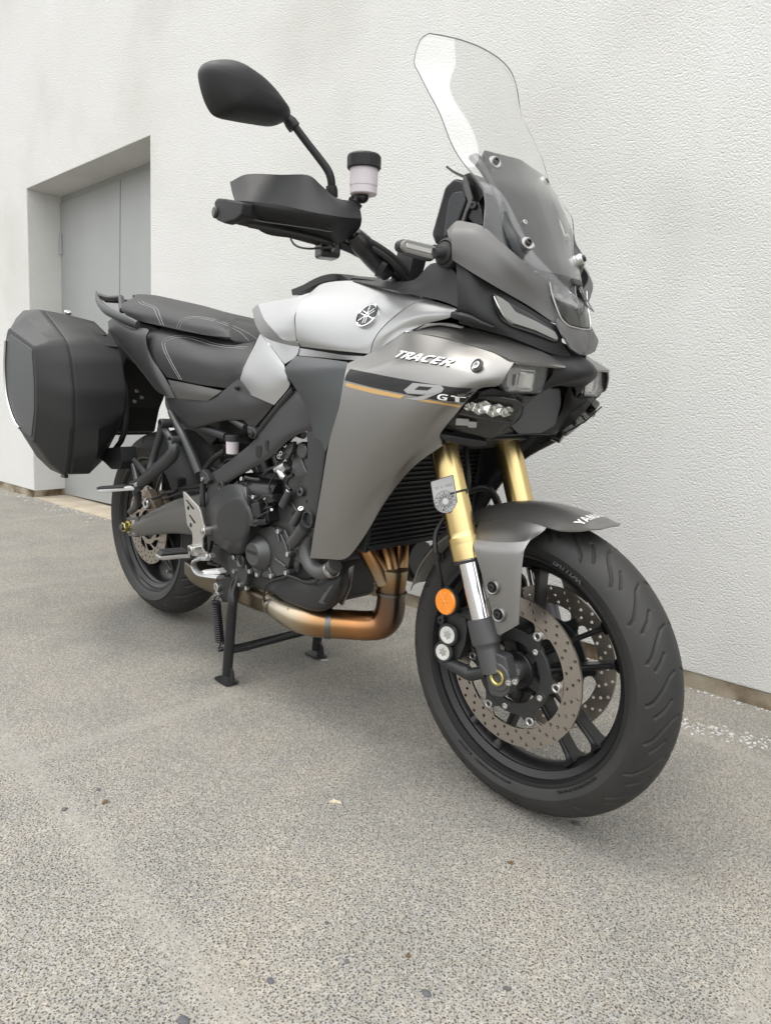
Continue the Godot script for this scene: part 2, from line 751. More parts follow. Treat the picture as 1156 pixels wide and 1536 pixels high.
func make_materials() -> void:
	var wear := ntex(noise(5, 0.02, 4), 256, gray_ramp(0.75, 1.25))
	var fine_grain := ntex(noise(7, 0.12, 2), 256)
	var leather := ntex(noise(9, 0.09, 1, FastNoiseLite.TYPE_CELLULAR), 256)
	# painted and moulded parts
	var p := mat("silver_paint", Color(0.40, 0.404, 0.404), 0.36, 0.6)
	p.clearcoat_enabled = true
	p.clearcoat = 0.25
	p.clearcoat_roughness = 0.35
	p = mat("grey_paint", Color(0.245, 0.240, 0.232), 0.37, 0.85)
	p.clearcoat_enabled = true
	p.clearcoat = 0.2
	p.clearcoat_roughness = 0.45
	mat("plain_grey", Color(0.10, 0.098, 0.094), 0.48, 0.25)
	grain(mat("black_plastic", Color(0.016, 0.0165, 0.0175), 0.50, 0.0, 0.4), fine_grain, 9.0, 0.012)
	grain(mat("case_plastic", Color(0.021, 0.0215, 0.022), 0.48, 0.0, 0.45), fine_grain, 9.0, 0.010)
	mat("case_panel", Color(0.040, 0.045, 0.047), 0.42)
	mat("carrier_grey", Color(0.032, 0.034, 0.036), 0.4)
	mat("plain_grey_dark", Color(0.025, 0.025, 0.026), 0.5)
	mat("screen_edge", Color(0.16, 0.16, 0.165), 0.2)
	mat("chrome_print", Color(0.75, 0.75, 0.76), 0.22, 0.8)
	mat("lamp_glass_grey", Color(0.20, 0.20, 0.19), 0.12)
	mat("lamp_glass_solid", Color(0.30, 0.30, 0.29), 0.06, 0.4)
	mat("tail_red", Color(0.25, 0.01, 0.01), 0.15)
	mat("caliper_bronze", Color(0.20, 0.16, 0.12), 0.45, 0.5)
	mat("radiator_black", Color(0.020, 0.020, 0.021), 0.40, 0.2)
	mat("alloy_satin", Color(0.52, 0.51, 0.49), 0.38, 0.9)
	mat("alloy_bright", Color(0.60, 0.61, 0.61), 0.36, 0.75)
	mat("stand_black", Color(0.020, 0.020, 0.022), 0.28, 0.2)
	grain(mat("braid", Color(0.11, 0.11, 0.11), 0.40, 0.5), leather, 40.0, 0.05)
	mat("lamp_lens", Color(0.55, 0.55, 0.53), 0.12, 0.6)
	grain(mat("pan_black", Color(0.018, 0.018, 0.019), 0.5), fine_grain, 12.0, 0.01)
	mat("cowl_grey", Color(0.115, 0.114, 0.112), 0.5, 0.35)
	mat("smooth_black", Color(0.012, 0.012, 0.013), 0.3)
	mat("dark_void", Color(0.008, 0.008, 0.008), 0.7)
	grain(mat("frame_black", Color(0.046, 0.047, 0.049), 0.42, 0.4), fine_grain, 7.0, 0.006)
	grain(mat("engine_black", Color(0.036, 0.037, 0.038), 0.40, 0.4), fine_grain, 12.0, 0.015)
	grain(mat("engine_grey", Color(0.088, 0.089, 0.091), 0.38, 0.6), fine_grain, 12.0, 0.015)
	mat("swingarm_grey", Color(0.125, 0.122, 0.115), 0.44, 0.5)
	mat("fork_grey", Color(0.085, 0.085, 0.088), 0.40, 0.5)
	mat("wheel_black", Color(0.018, 0.018, 0.019), 0.32, 0.3)
	mat("hose_rubber", Color(0.012, 0.012, 0.012), 0.45)
	mat("cable_black", Color(0.014, 0.014, 0.014), 0.6)
	# bare metals
	var gold := mat("gold", Color(0.70, 0.535, 0.255), 0.27, 1.0)
	gold.anisotropy_enabled = false
	mat("chrome", Color(0.78, 0.78, 0.80), 0.07, 1.0)
	mat("alloy", Color(0.60, 0.60, 0.60), 0.34, 1.0)
	mat("bolt_steel", Color(0.46, 0.46, 0.46), 0.28, 1.0)
	mat("bolt_black", Color(0.045, 0.045, 0.047), 0.35, 0.6)
	mat("copper", Color(0.50, 0.22, 0.09), 0.4, 1.0)
	mat("milky_cap", Color(0.62, 0.62, 0.60), 0.38, 0.35)
	mat("brass_nut", Color(0.66, 0.58, 0.24), 0.30, 1.0)
	var disc := mat("disc_steel", Color(0.40, 0.365, 0.33), 0.36, 1.0)
	grain(disc, wear, 18.0, 0.003)
	mat("dark_steel", Color(0.16, 0.155, 0.15), 0.35, 1.0)
	var ex := mat("exhaust_steel", Color(1, 1, 1), 0.30, 1.0)
	ex.vertex_color_use_as_albedo = true
	# rubber and cloth
	var tyre := mat("tyre_rubber", Color(0.023, 0.023, 0.023), 0.6)
	grain(tyre, fine_grain, 14.0, 0.02)
	mottle(tyre, ntex(noise(61, 0.012, 4), 256, [PackedFloat32Array([0.0, 0.5, 1.0]), PackedColorArray([Color(0.8, 0.8, 0.8), Color(0.98, 0.97, 0.95), Color(1, 0.98, 0.94)])]), 2.5)
	mat("tyre_groove", Color(0.012, 0.012, 0.012), 0.8)
	mat("tyre_print", Color(0.016, 0.017, 0.018), 0.5)
	var seat := mat("seat_cover", Color(0.024, 0.024, 0.025), 0.6)
	grain(seat, leather, 10.0, 0.03)
	seat.rim_enabled = true
	seat.rim = 0.15
	mat("seat_side", Color(0.022, 0.022, 0.024), 0.55)
	mat("thread", Color(0.30, 0.30, 0.30), 0.8)
	mat("rubber", Color(0.022, 0.022, 0.023), 0.65)
	# prints, lenses, glass
	mat("print_black", Color(0.006, 0.006, 0.007), 0.6)
	mat("print_gold", Color(0.52, 0.33, 0.13), 0.42, 0.25)
	mat("print_white", Color(0.80, 0.80, 0.80), 0.4)
	mat("print_grey", Color(0.30, 0.30, 0.295), 0.45, 0.3)
	mat("sticker", Color(0.42, 0.42, 0.42), 0.5)
	mat("sticker_ink", Color(0.03, 0.03, 0.03), 0.6)
	var am := mat("amber", Color(0.80, 0.24, 0.01), 0.14)
	am.clearcoat_enabled = true
	am.clearcoat = 1.0
	am.clearcoat_roughness = 0.05
	var fl := mat("milky_plastic", Color(0.56, 0.52, 0.545), 0.35)
	fl.subsurf_scatter_enabled = true
	fl.subsurf_scatter_strength = 0.3
	mat("reflector_bowl", Color(0.62, 0.62, 0.60), 0.12, 1.0)
	for g in [["clear_screen", Color(0.18, 0.19, 0.19), 0.055], ["smoke_screen", Color(0.03, 0.03, 0.03), 0.62], ["lamp_glass", Color(0.10, 0.10, 0.10), 0.12], ["smoke_lamp_glass", Color(0.03, 0.03, 0.028), 0.45], ["clear_lamp_glass", Color(0.7, 0.7, 0.7), 0.12]]:
		var m := mat(g[0], g[1], 0.03)
		m.transparency = BaseMaterial3D.TRANSPARENCY_ALPHA
		m.albedo_color.a = g[2]
		if g[0] == "clear_screen": m.metallic_specular = 0.5
	# the place
	var w := mat("render_white", Color(0.64, 0.64, 0.632), 0.92, 0.0, 0.2)
	w.uv1_triplanar = true
	w.uv1_world_triplanar = true
	w.uv1_scale = Vector3(1.15, 1.15, 1.15)
	w.heightmap_enabled = true
	var gr := noise(21, 0.17, 2, FastNoiseLite.TYPE_CELLULAR)
	gr.cellular_return_type = FastNoiseLite.RETURN_DISTANCE
	gr.cellular_jitter = 1.0
	gr.domain_warp_enabled = true
	gr.domain_warp_amplitude = 14.0
	gr.domain_warp_frequency = 0.06
	w.heightmap_texture = ntex(gr, 1024, [PackedFloat32Array([0.0, 0.5, 1.0]), PackedColorArray([Color(1, 1, 1), Color(0.55, 0.55, 0.55), Color(0, 0, 0)])])
	w.heightmap_scale = 0.30
	mottle(w, ntex(noise(23, 0.006, 5), 512, [PackedFloat32Array([0.0, 0.45, 1.0]), PackedColorArray([Color(0.93, 0.93, 0.915), Color(0.985, 0.985, 0.975), Color(1, 1, 1)])]), 0.28)
	var c := mat("concrete_base", Color(0.40, 0.36, 0.29), 0.9, 0.0, 0.2)
	grain(c, w.heightmap_texture, 2.0, 0.3)
	mottle(c, ntex(noise(27, 0.02, 5), 256, [PackedFloat32Array([0.2, 0.55, 0.85]), PackedColorArray([Color(0.55, 0.50, 0.45), Color(0.9, 0.88, 0.85), Color(1, 1, 1)])]), 0.9)
	c = mat("threshold_concrete", Color(0.50, 0.44, 0.35), 0.85, 0.0, 0.2)
	grain(c, w.heightmap_texture, 1.6, 0.12)
	mottle(c, ntex(noise(29, 0.02, 5), 256, gray_ramp(0.8, 1.0)), 0.8)
	c = mat("door_grey", Color(0.335, 0.345, 0.34), 0.42)
	mottle(c, ntex(noise(31, 0.01, 4), 256, gray_ramp(0.94, 1.0)), 0.5)
	mat("door_dark", Color(0.10, 0.10, 0.10), 0.6)
	mat("lime", Color(0.48, 0.475, 0.455), 0.9)
	mat("pebble_dark", Color(0.075, 0.077, 0.085), 0.7)
	mat("pebble_light", Color(0.50, 0.44, 0.33), 0.8)
	mat("rust", Color(0.11, 0.07, 0.035), 0.9)
	make_asphalt()


func make_asphalt() -> void:
	var size := 1536   # covers 1.3 m
	var cn := noise(41, 0.17, 1, FastNoiseLite.TYPE_CELLULAR)
	cn.cellular_return_type = FastNoiseLite.RETURN_CELL_VALUE
	cn.cellular_jitter = 1.0
	cn.domain_warp_enabled = true
	cn.domain_warp_amplitude = 9.0
	cn.domain_warp_frequency = 0.11
	var cell := cn.get_seamless_image(size, size).get_data()
	var pits := noise(42, 0.18, 3).get_seamless_image(size, size).get_data()
	var coarse := noise(43, 0.045, 3).get_seamless_image(size, size).get_data()
	var speck := noise(47, 0.30, 1).get_seamless_image(size, size).get_data()
	var rgb := PackedByteArray()
	rgb.resize(size * size * 3)
	var hgt := PackedByteArray()
	hgt.resize(size * size)
	var ramp_p := PackedFloat32Array()
	var ramp_s := PackedFloat32Array()
	for k in 256:
		ramp_p.append(smoothstep(0.60, 0.84, k / 255.0))
		ramp_s.append(smoothstep(0.86, 0.97, k / 255.0))
	for k in size * size:
		var co := (coarse[k] - 128) / 128.0
		var p := ramp_p[mini(255, pits[k] + int(co * 16.0) + 10)]
		var c := cell[k] / 255.0
		var l := (1.0 - 0.48 * p) * (0.90 + 0.16 * c) * (1.0 + 0.05 * co) * (0.96 + speck[k] / 255.0 * 0.08) + ramp_s[speck[k]] * ramp_s[cell[k]] * 0.35
		hgt[k] = int(clampf(0.72 - 0.62 * p + 0.24 * (c - 0.5), 0.0, 1.0) * 255.0)
		var warm := (cell[k] & 15) / 15.0
		rgb[k * 3] = int(clampf(l * (0.572 + 0.016 * warm), 0.0, 1.0) * 255.0)
		rgb[k * 3 + 1] = int(clampf(l * 0.570, 0.0, 1.0) * 255.0)
		rgb[k * 3 + 2] = int(clampf(l * (0.556 - 0.020 * warm), 0.0, 1.0) * 255.0)
	var m := mat("asphalt", Color.WHITE, 0.9, 0.0, 0.25)
	m.albedo_texture = ImageTexture.create_from_image(Image.create_from_data(size, size, false, Image.FORMAT_RGB8, rgb))
	m.uv1_triplanar = true
	m.uv1_world_triplanar = true
	m.uv1_scale = Vector3.ONE / 1.3
	m.heightmap_enabled = true
	m.heightmap_texture = ImageTexture.create_from_image(Image.create_from_data(size, size, false, Image.FORMAT_L8, hgt))
	m.heightmap_scale = 0.36
	mottle(m, ntex(noise(51, 0.013, 5), 512, [PackedFloat32Array([0.1, 0.42, 0.6, 0.9]), PackedColorArray([Color(0.95, 0.95, 0.947), Color(0.975, 0.973, 0.97), Color(1, 0.995, 0.985), Color(1, 0.99, 0.975)])]), 0.55)


# ---------------------------------------------------------------- the place

func make_setting() -> void:
	var g := MB.new()
	var rows := []
	for i in 25:
		var row := PackedVector3Array()
		for j in 25:
			row.append(Vector3((i - 12) * 2.5, -0.0005, (j - 12) * 2.5))
		rows.append(row)
	shell(g, rows, 0.3, Vector3.UP)
	tag(made(g, "asphalt_ground", M.asphalt, self), "", "", "", "structure")

	# the wall: local x runs along it, z out of it
	var n := Vector3(0.12, 0, 0.993).normalized()
	var wall := tag(group("rendered_wall", self, n * -0.6914), "long white rough-rendered house wall behind the motorcycle, with a recessed grey door", "wall") as Node3D
	wall.basis = Basis(Vector3(n.z, 0, -n.x), Vector3.UP, n)
	var back := Transform3D(Basis(), Vector3(0, 0, -0.36))
	var m := MB.new()
	prism(m, p2([-12, 0.047, -2.449, 0.047, -2.405, 1.849, -1.146, 1.939, -1.162, 0.047, 9, 0.047, 9, 4.6, -12, 4.6]), back, 0.36, 0.006)
	made(m, "facade", M.render_white, wall)
	for s in [[-12.0, -2.449], [-1.162, 9.0]]:
		m = MB.new()
		prism(m, p2([s[0], -0.1, s[1] - (0.003 if s[1] < 0 else 0.0), -0.1, s[1] - (0.003 if s[1] < 0 else 0.0), 0.0475, s[0] + (0.003 if s[0] > -5 else 0.0), 0.0475]), back, 0.356, 0.003)
		made(m, "plinth", M.concrete_base, wall)
	var door := group("door", wall)
	m = MB.new()
	prism(m, p2([-2.47, 0.008, -1.812, 0.022, -1.7395, 1.862, -2.43, 1.808]), Transform3D(Basis(), Vector3(0, 0, -0.26)), 0.06, 0.003)
	made(m, "door_leaf", M.door_grey, door)
	m = MB.new()
	prism(m, p2([-1.806, 0.022, -1.05, 0.035, -1.05, 1.915, -1.7335, 1.862]), Transform3D(Basis(), Vector3(0, 0, -0.26)), 0.06, 0.003)
	made(m, "door_leaf", M.door_grey, door)
	m = MB.new()
	prism(m, p2([-2.432, 1.812, -1.0, 1.920, -1.0, 2.02, -2.432, 2.02]), Transform3D(Basis(), Vector3(0, 0, -0.27)), 0.062, 0.002)
	made(m, "door_frame", M.door_grey, door)
	m = MB.new()
	prism(m, p2([-2.52, -0.1, -1.0, -0.1, -1.0, 2.1, -2.52, 2.1]), Transform3D(Basis(), Vector3(0, 0, -0.34)), 0.06, 0.0)
	made(m, "door_backing", M.door_dark, door)
	for y in [[1.51, 1.63], [0.35, 0.47]]:
		m = MB.new()
		var x: float = -2.449 + 0.044 * y[0] / 1.85
		rod(m, Vector3(x + 0.014, y[0], -0.196), Vector3(x + 0.016, y[1], -0.196), 0.009, 10, 0.002)
		made(m, "hinge", M.door_grey, door)
	for s in [[-2.46, -2.002], [-1.998, -1.565], [-1.561, -1.155]]:
		m = MB.new()
		prism(m, p2([s[0], 0.0, s[1], 0.0, s[1] + 0.03, 0.28, s[0] + 0.03, 0.28]), Transform3D(Basis(Vector3.RIGHT, Vector3.FORWARD, Vector3.UP), Vector3(0, -0.05, 0.002)), 0.056, 0.002)
		made(m, "threshold_slab", M.threshold_concrete, wall)
	# lime splashes along the foot of the wall
	var rng := RandomNumberGenerator.new()
	rng.seed = 77
	m = MB.new()
	var along := Vector3(n.z, 0, -n.x)
	for k in 420:
		var s: float
		var q: float
		if k < 250:
			s = rng.randf_range(1.62, 2.2)
			q = 0.235 + 0.03 * sin(s * 9.0) + rng.randfn(0.0, 0.020)
		elif k < 330:
			s = rng.randf_range(-2.75, -1.55)
			q = rng.randf_range(0.004, 0.035) + maxf(0.0, rng.randfn(0.0, 0.05))
		else:
			s = rng.randf_range(0.9, 2.4)
			q = 0.004 + absf(rng.randfn(0.0, 0.006))
		var c := n * (-0.6914 + q) + along * s
		var r := rng.randf_range(0.0015, 0.0055) * (1.5 if k >= 250 and k < 330 else 1.0)
		var o := PackedVector2Array()
		for j in 7:
			var a := TAU * j / 7.0
			o.append(Vector2(cos(a), sin(a)) * r * rng.randf_range(0.5, 1.25) * Vector2(1.4, 0.8))
		prism(m, o, Transform3D(Basis(Vector3.RIGHT, Vector3.FORWARD, Vector3.UP).rotated(Vector3.UP, rng.randf() * TAU), Vector3(c.x, -0.001, c.z)), 0.0026, 0.0)
	tag(made(m, "lime_splashes", M.lime, self), "white lime splashes on the asphalt along the foot of the wall", "splashes", "", "stuff")
	# loose bits lying on the asphalt
	for b in [
		["pebble", 0.950, 0.714, 0.0075, "pebble_dark", "dark pebble left of the brown speck, in the left foreground"], ["pebble", 0.926, 0.638, 0.0065, "pebble_dark", "dark chip just above the brown speck in the left foreground"],
		["pebble", 1.698, 0.499, 0.0085, "pebble_dark", "largest black pebble, at the bottom edge below the engine"], ["pebble", 1.7675, 0.407, 0.0055, "pebble_dark", "small black pebble at the bottom edge, right of the largest one"],
		["pebble", 1.582, 0.546, 0.0050, "pebble_dark", "round black pebble in the middle of the foreground"], ["pebble", 1.504, 0.520, 0.0048, "pebble_dark", "dark grey pebble farther back in the middle of the foreground"],
		["pebble", 1.538, 0.650, 0.0075, "pebble_dark", "dark flat pebble in the left middle foreground"], ["pebble", 1.857, 0.2065, 0.0030, "pebble_dark", "tiny black pebble alone in the right foreground"],
		["pebble", 1.516, 0.773, 0.0120, "pebble_dark", "dark stone cut by the lower edge in the left foreground"], ["pebble", 1.620, -0.019, 0.0110, "pebble_dark", "dark chip lying under the front edge of the front tyre"],
		["straw", 1.264, 0.296, 0.010, "pebble_light", "pale straw chip on the asphalt left of the front tyre"], ["straw", 0.672, -0.157, 0.008, "lime", "white paper chip beside the far foot of the centre stand"],
		["speck", 0.975, 0.645, 0.0085, "rust", "rusty brown speck in the left foreground"], ["speck", 1.6075, 0.180, 0.0070, "rust", "rusty brown speck in front of the front tyre"],
		["speck", 1.635, 0.472, 0.0055, "rust", "small rusty speck in the middle of the foreground"],
	]:
		m = MB.new()
		var r: float = b[3] * 0.82
		if b[0] == "pebble":
			var secs := []
			for lv in [[0.75, -0.3], [1.0, 0.0], [0.85, 0.28], [0.4, 0.42]]:
				var ring := PackedVector3Array()
				for j in 9:
					var a := TAU * j / 9.0
					ring.append(Vector3(cos(a) * r * lv[0] * rng.randf_range(0.85, 1.2), r * lv[1], sin(a) * r * lv[0] * rng.randf_range(0.65, 0.95)))
				secs.append(ring)
			loft(m, secs)
		else:
			var long := 2.2 if b[0] == "straw" else 1.2
			for k in 3:
				var o := PackedVector2Array()
				for j in 8:
					var a := TAU * j / 8.0
					o.append(Vector2(cos(a) * long, sin(a) * 0.7) * r * (0.9 - 0.25 * k) * rng.randf_range(0.55, 1.1))
				prism(m, o, Transform3D(Basis(Vector3.RIGHT, Vector3.FORWARD, Vector3.UP).rotated(Vector3.UP, k * 0.7 + 0.3), Vector3(rng.randf_range(-r, r) * k * 0.6, -0.001, rng.randf_range(-r, r) * k * 0.6)), 0.002 + k * 0.0006, 0.0)
		var o := made(m, b[0], M[b[4]], self)
		o.position = Vector3(b[1], 0.0, b[2])
		tag(o, b[5], "pebble" if b[0] == "pebble" else "chip" if b[0] == "straw" else "speck", "pebbles scattered on the asphalt" if b[0] == "pebble" else "bits lying on the asphalt")

# ---------------------------------------------------------------- the motorcycle

func make_motorcycle() -> void:
	bike = group("motorcycle", self)
	tag(bike, "grey and silver touring motorcycle with gold forks, parked on its centre stand", "motorcycle")
	make_front_wheel()
	make_fork()
	make_fender()
	make_fairing()
	make_tank()
	make_seats()
	make_tail()
	make_rear_wheel()
	make_swingarm()
	make_frame()
	make_engine()
	make_foot_controls()
	make_stand()
	make_cockpit()

# ---------------------------------------------------------------- wheels

func grid_mesh(g: Array, wrap: bool) -> ArrayMesh:   # one smooth sheet, rows wrapped into a ring
	var nr := g.size()
	var nc: int = g[0].size()
	var V := PackedVector3Array()
	var N := PackedVector3Array()
	var T := PackedInt32Array()
	for i in nr:
		var up: PackedVector3Array = g[(i + 1) % nr]
		var dn: PackedVector3Array = g[(i - 1 + nr) % nr]
		for j in nc:
			V.append(g[i][j])
			N.append(((up[j] - dn[j]).cross(g[i][mini(j + 1, nc - 1)] - g[i][maxi(j - 1, 0)])).normalized())
	for i in (nr if wrap else nr - 1):
		var i2 := (i + 1) % nr
		for j in nc - 1:
			var a := i * nc + j
			var b := i2 * nc + j
			T.append_array([a, a + 1, b, b, a + 1, b + 1])
	# orient the triangles with their normals
	var n0 := (V[T[2]] - V[T[0]]).cross(V[T[1]] - V[T[0]])
	if n0.dot(N[T[0]]) < 0.0:
		for k in N.size(): N[k] = -N[k]
	var arr := []
	arr.resize(Mesh.ARRAY_MAX)
	arr[Mesh.ARRAY_VERTEX] = V
	arr[Mesh.ARRAY_NORMAL] = N
	arr[Mesh.ARRAY_INDEX] = T
	var am := ArrayMesh.new()
	am.add_surface_from_arrays(Mesh.PRIMITIVE_TRIANGLES, arr)
	return am


func tyre_mesh(wall: Array, rc: float, rt: float, wide: float, spread: float, periods: int, steps: int, cols: int, depth: float, half_w: float, grooves: Array) -> ArrayMesh:
	# wall: sidewall profile (radius, z) from the bead outwards; the tread is an arc of radius rt (z scaled by wide) about the radius rc, cut by grooves
	var prof := PackedVector2Array()
	var arc := PackedFloat32Array()
	for k in range(0, wall.size(), 2):
		prof.append(Vector2(wall[k], wall[k + 1]))
		arc.append(9.0)
	for j in cols + 1:
		var s := 1.0 - 2.0 * j / cols
		var f := deg_to_rad(spread) * s
		prof.append(Vector2(rc + rt * cos(f), rt * wide * sin(f)))
		arc.append(s)
	for k in range(wall.size() - 2, -1, -2):
		prof.append(Vector2(wall[k], -wall[k + 1]))
		arc.append(9.0)
	var period := 360.0 / periods
	var arc_len := rt * deg_to_rad(spread)
	var deg_len := deg_to_rad(1.0) * (rc + rt * 0.9)
	var cut := []
	for i in steps:
		var th := period * i / steps
		var row := PackedFloat32Array()
		for j in prof.size():
			var d := 0.0
			if arc[j] < 2.0:
				var q := Vector2(arc[j] * arc_len, th * deg_len)
				for gline in grooves:
					for k in range(0, gline.size() - 2, 2):
						for w in [-1, 0, 1]:
							var a := Vector2(gline[k] * arc_len, (gline[k + 1] + w * period) * deg_len)
							var b := Vector2(gline[k + 2] * arc_len, (gline[k + 3] + w * period) * deg_len)
							var c := Geometry2D.get_closest_point_to_segment(q, a, b)
							var t := 1.0 - smoothstep(half_w * 0.75, half_w * 1.35, q.distance_to(c))
							d = maxf(d, t)
			row.append(d * depth)
		cut.append(row)
	var g := []
	for i in steps * periods:
		var a := TAU * i / (steps * periods)
		var row := PackedVector3Array()
		for j in prof.size():
			var r: float = prof[j].x
			var z: float = prof[j].y
			var d: float = cut[i % steps][j]
			if d > 0.0:
				var f: float = deg_to_rad(spread) * arc[j]
				r -= d * cos(f)
				z -= d * sin(f)
			row.append(Vector3(r * cos(a), r * sin(a), z))
		g.append(row)
	return grid_mesh(g, true)


func perforated(m: MB, r0: float, r1: float, rows: int, cols: int, hole: float, z0: float, z1: float, every: int) -> void:   # a ring with drilled holes, one cell in «every» holds a hole
	for i in cols:
		var a0 := TAU * i / cols
		var a1 := TAU * (i + 1) / cols
		for j in rows:
			var ra := lerpf(r0, r1, float(j) / rows)
			var rb := lerpf(r0, r1, float(j + 1) / rows)
			var v := PackedVector3Array()
			var t := PackedInt32Array()
			if i % every == j % every:
				var rm := (ra + rb) / 2
				var am := (a0 + a1) / 2
				for z in [z0, z1]:
					for k in 16:
						var q := k / 4
						var f := (k % 4) / 4.0
						var u: float = [-1.0 + 2.0 * f, 1.0, 1.0 - 2.0 * f, -1.0][q]
						var w: float = [-1.0, -1.0 + 2.0 * f, 1.0, 1.0 - 2.0 * f][q]
						var r := rm + w * (rb - ra) / 2
						var a := am + u * (a1 - a0) / 2
						v.append(Vector3(r * cos(a), r * sin(a), z))
						var d := Vector2(u * rm * (a1 - a0) / 2, w * (rb - ra) / 2).normalized() * hole
						r = rm + d.y
						a = am + d.x / rm
						v.append(Vector3(r * cos(a), r * sin(a), z))
				for k in 16:
					var e := (k + 1) % 16
					t.append_array([2 * k, 2 * e, 2 * k + 1, 2 * k + 1, 2 * e, 2 * e + 1])
					t.append_array([32 + 2 * k, 32 + 2 * k + 1, 32 + 2 * e, 32 + 2 * e, 32 + 2 * k + 1, 32 + 2 * e + 1])
					t.append_array([2 * k + 1, 2 * e + 1, 33 + 2 * k, 33 + 2 * k, 2 * e + 1, 33 + 2 * e])
			else:
				for z in [z0, z1]:
					for p in [[ra, a0], [ra, a1], [rb, a1], [rb, a0]]:
						v.append(Vector3(p[0] * cos(p[1]), p[0] * sin(p[1]), z))
				t.append_array([0, 1, 3, 3, 1, 2, 4, 7, 5, 5, 7, 6])
			m.add(v, t, false)
		for e in [r0, r1]:
			var v := PackedVector3Array()
			for p in [[a0, z0], [a1, z0], [a1, z1], [a0, z1]]:
				v.append(Vector3(e * cos(p[0]), e * sin(p[0]), p[1]))
			m.add(v, PackedInt32Array([0, 3, 1, 1, 3, 2] if e == r0 else [0, 1, 3, 3, 1, 2]), false)
	# outward check for the whole ring
	var vol := 0.0
	for k in range(0, m.t.size(), 3):
		vol += m.v[m.t[k]].dot(m.v[m.t[k + 1]].cross(m.v[m.t[k + 2]]))
	if vol > 0.0: m.turn()


func polar(r: float, deg: float, z := 0.0) -> Vector3:
	return Vector3(r * cos(deg_to_rad(deg)), r * sin(deg_to_rad(deg)), z)


func ring_text(m: MB, text: String, r: float, z: float, start: float, h: float, lean: float) -> void:   # letters round a sidewall, reading clockwise, tops outwards
	var a := start
	for ch in text:
		var dir := polar(1, a)
		var right := Vector3(dir.y, -dir.x, 0)
		var up := (dir + Vector3(0, 0, -lean)).normalized()
		var xf := Transform3D(Basis(right, up, right.cross(up)), polar(r, a, z))
		if ch != " ":
			var l := letters(ch, h, "Droid Sans", xf, 700, 1.15)
			m.join(thicken(l, -xf.basis.z, 0.002))
		a -= rad_to_deg(h * (0.45 if ch in "/I1" else 0.78) / r) * 1.05


func spoke_shape(m: MB, deg: float, side: float, r_in: float, r_out: float, off_in: float, off_out: float) -> void:
	var secs := []
	for s in [[0.0, 0.010, 0.028], [0.12, 0.0072, 0.023], [0.5, 0.0054, 0.018], [0.82, 0.0056, 0.018], [0.93, 0.0072, 0.021], [1.0, 0.0130, 0.030]]:
		var r: float = lerpf(r_in, r_out, s[0])
		var o: float = lerpf(off_in, off_out, s[0]) * side
		var ring := PackedVector3Array()
		for q in rounded(p2([-s[1], -s[2], s[1], -s[2], s[1], s[2] * 0.8, s[1] * 0.45, s[2], -s[1] * 0.45, s[2], -s[1], s[2] * 0.8]), 0.003, 2):
			ring.append(Vector3(r, o + q.x, q.y))
		secs.append(ring)
	var b := MB.new()
	loft(b, secs, 3, 1)
	m.join(b.moved(Transform3D(Basis(Vector3(0, 0, 1), deg_to_rad(deg)), Vector3.ZERO)))


func rim_shape(half: float) -> MB:
	var m := MB.new()
	var p := PackedVector2Array()
	var w := half
	var right := [0.2325, w + 0.002, 0.2315, w + 0.0045, 0.2285, w + 0.005, 0.2235, w + 0.0035, 0.2205, w - 0.002, 0.2175, w - 0.006, 0.2165, w - 0.013, 0.2085, w - 0.018, 0.2000, w - 0.026, 0.1955, w - 0.034, 0.1935, 0.004]
	for k in range(0, right.size(), 2): p.append(Vector2(right[k], right[k + 1]))
	for k in range(right.size() - 2, -1, -2): p.append(Vector2(right[k], -right[k + 1]))
	for q in [[0.2285, -w + 0.001], [0.205, -w + 0.016], [0.205, w - 0.016], [0.2285, w - 0.001]]: p.append(Vector2(q[0], q[1]))
	lathe(m, p, Transform3D.IDENTITY, 120, true)
	return m


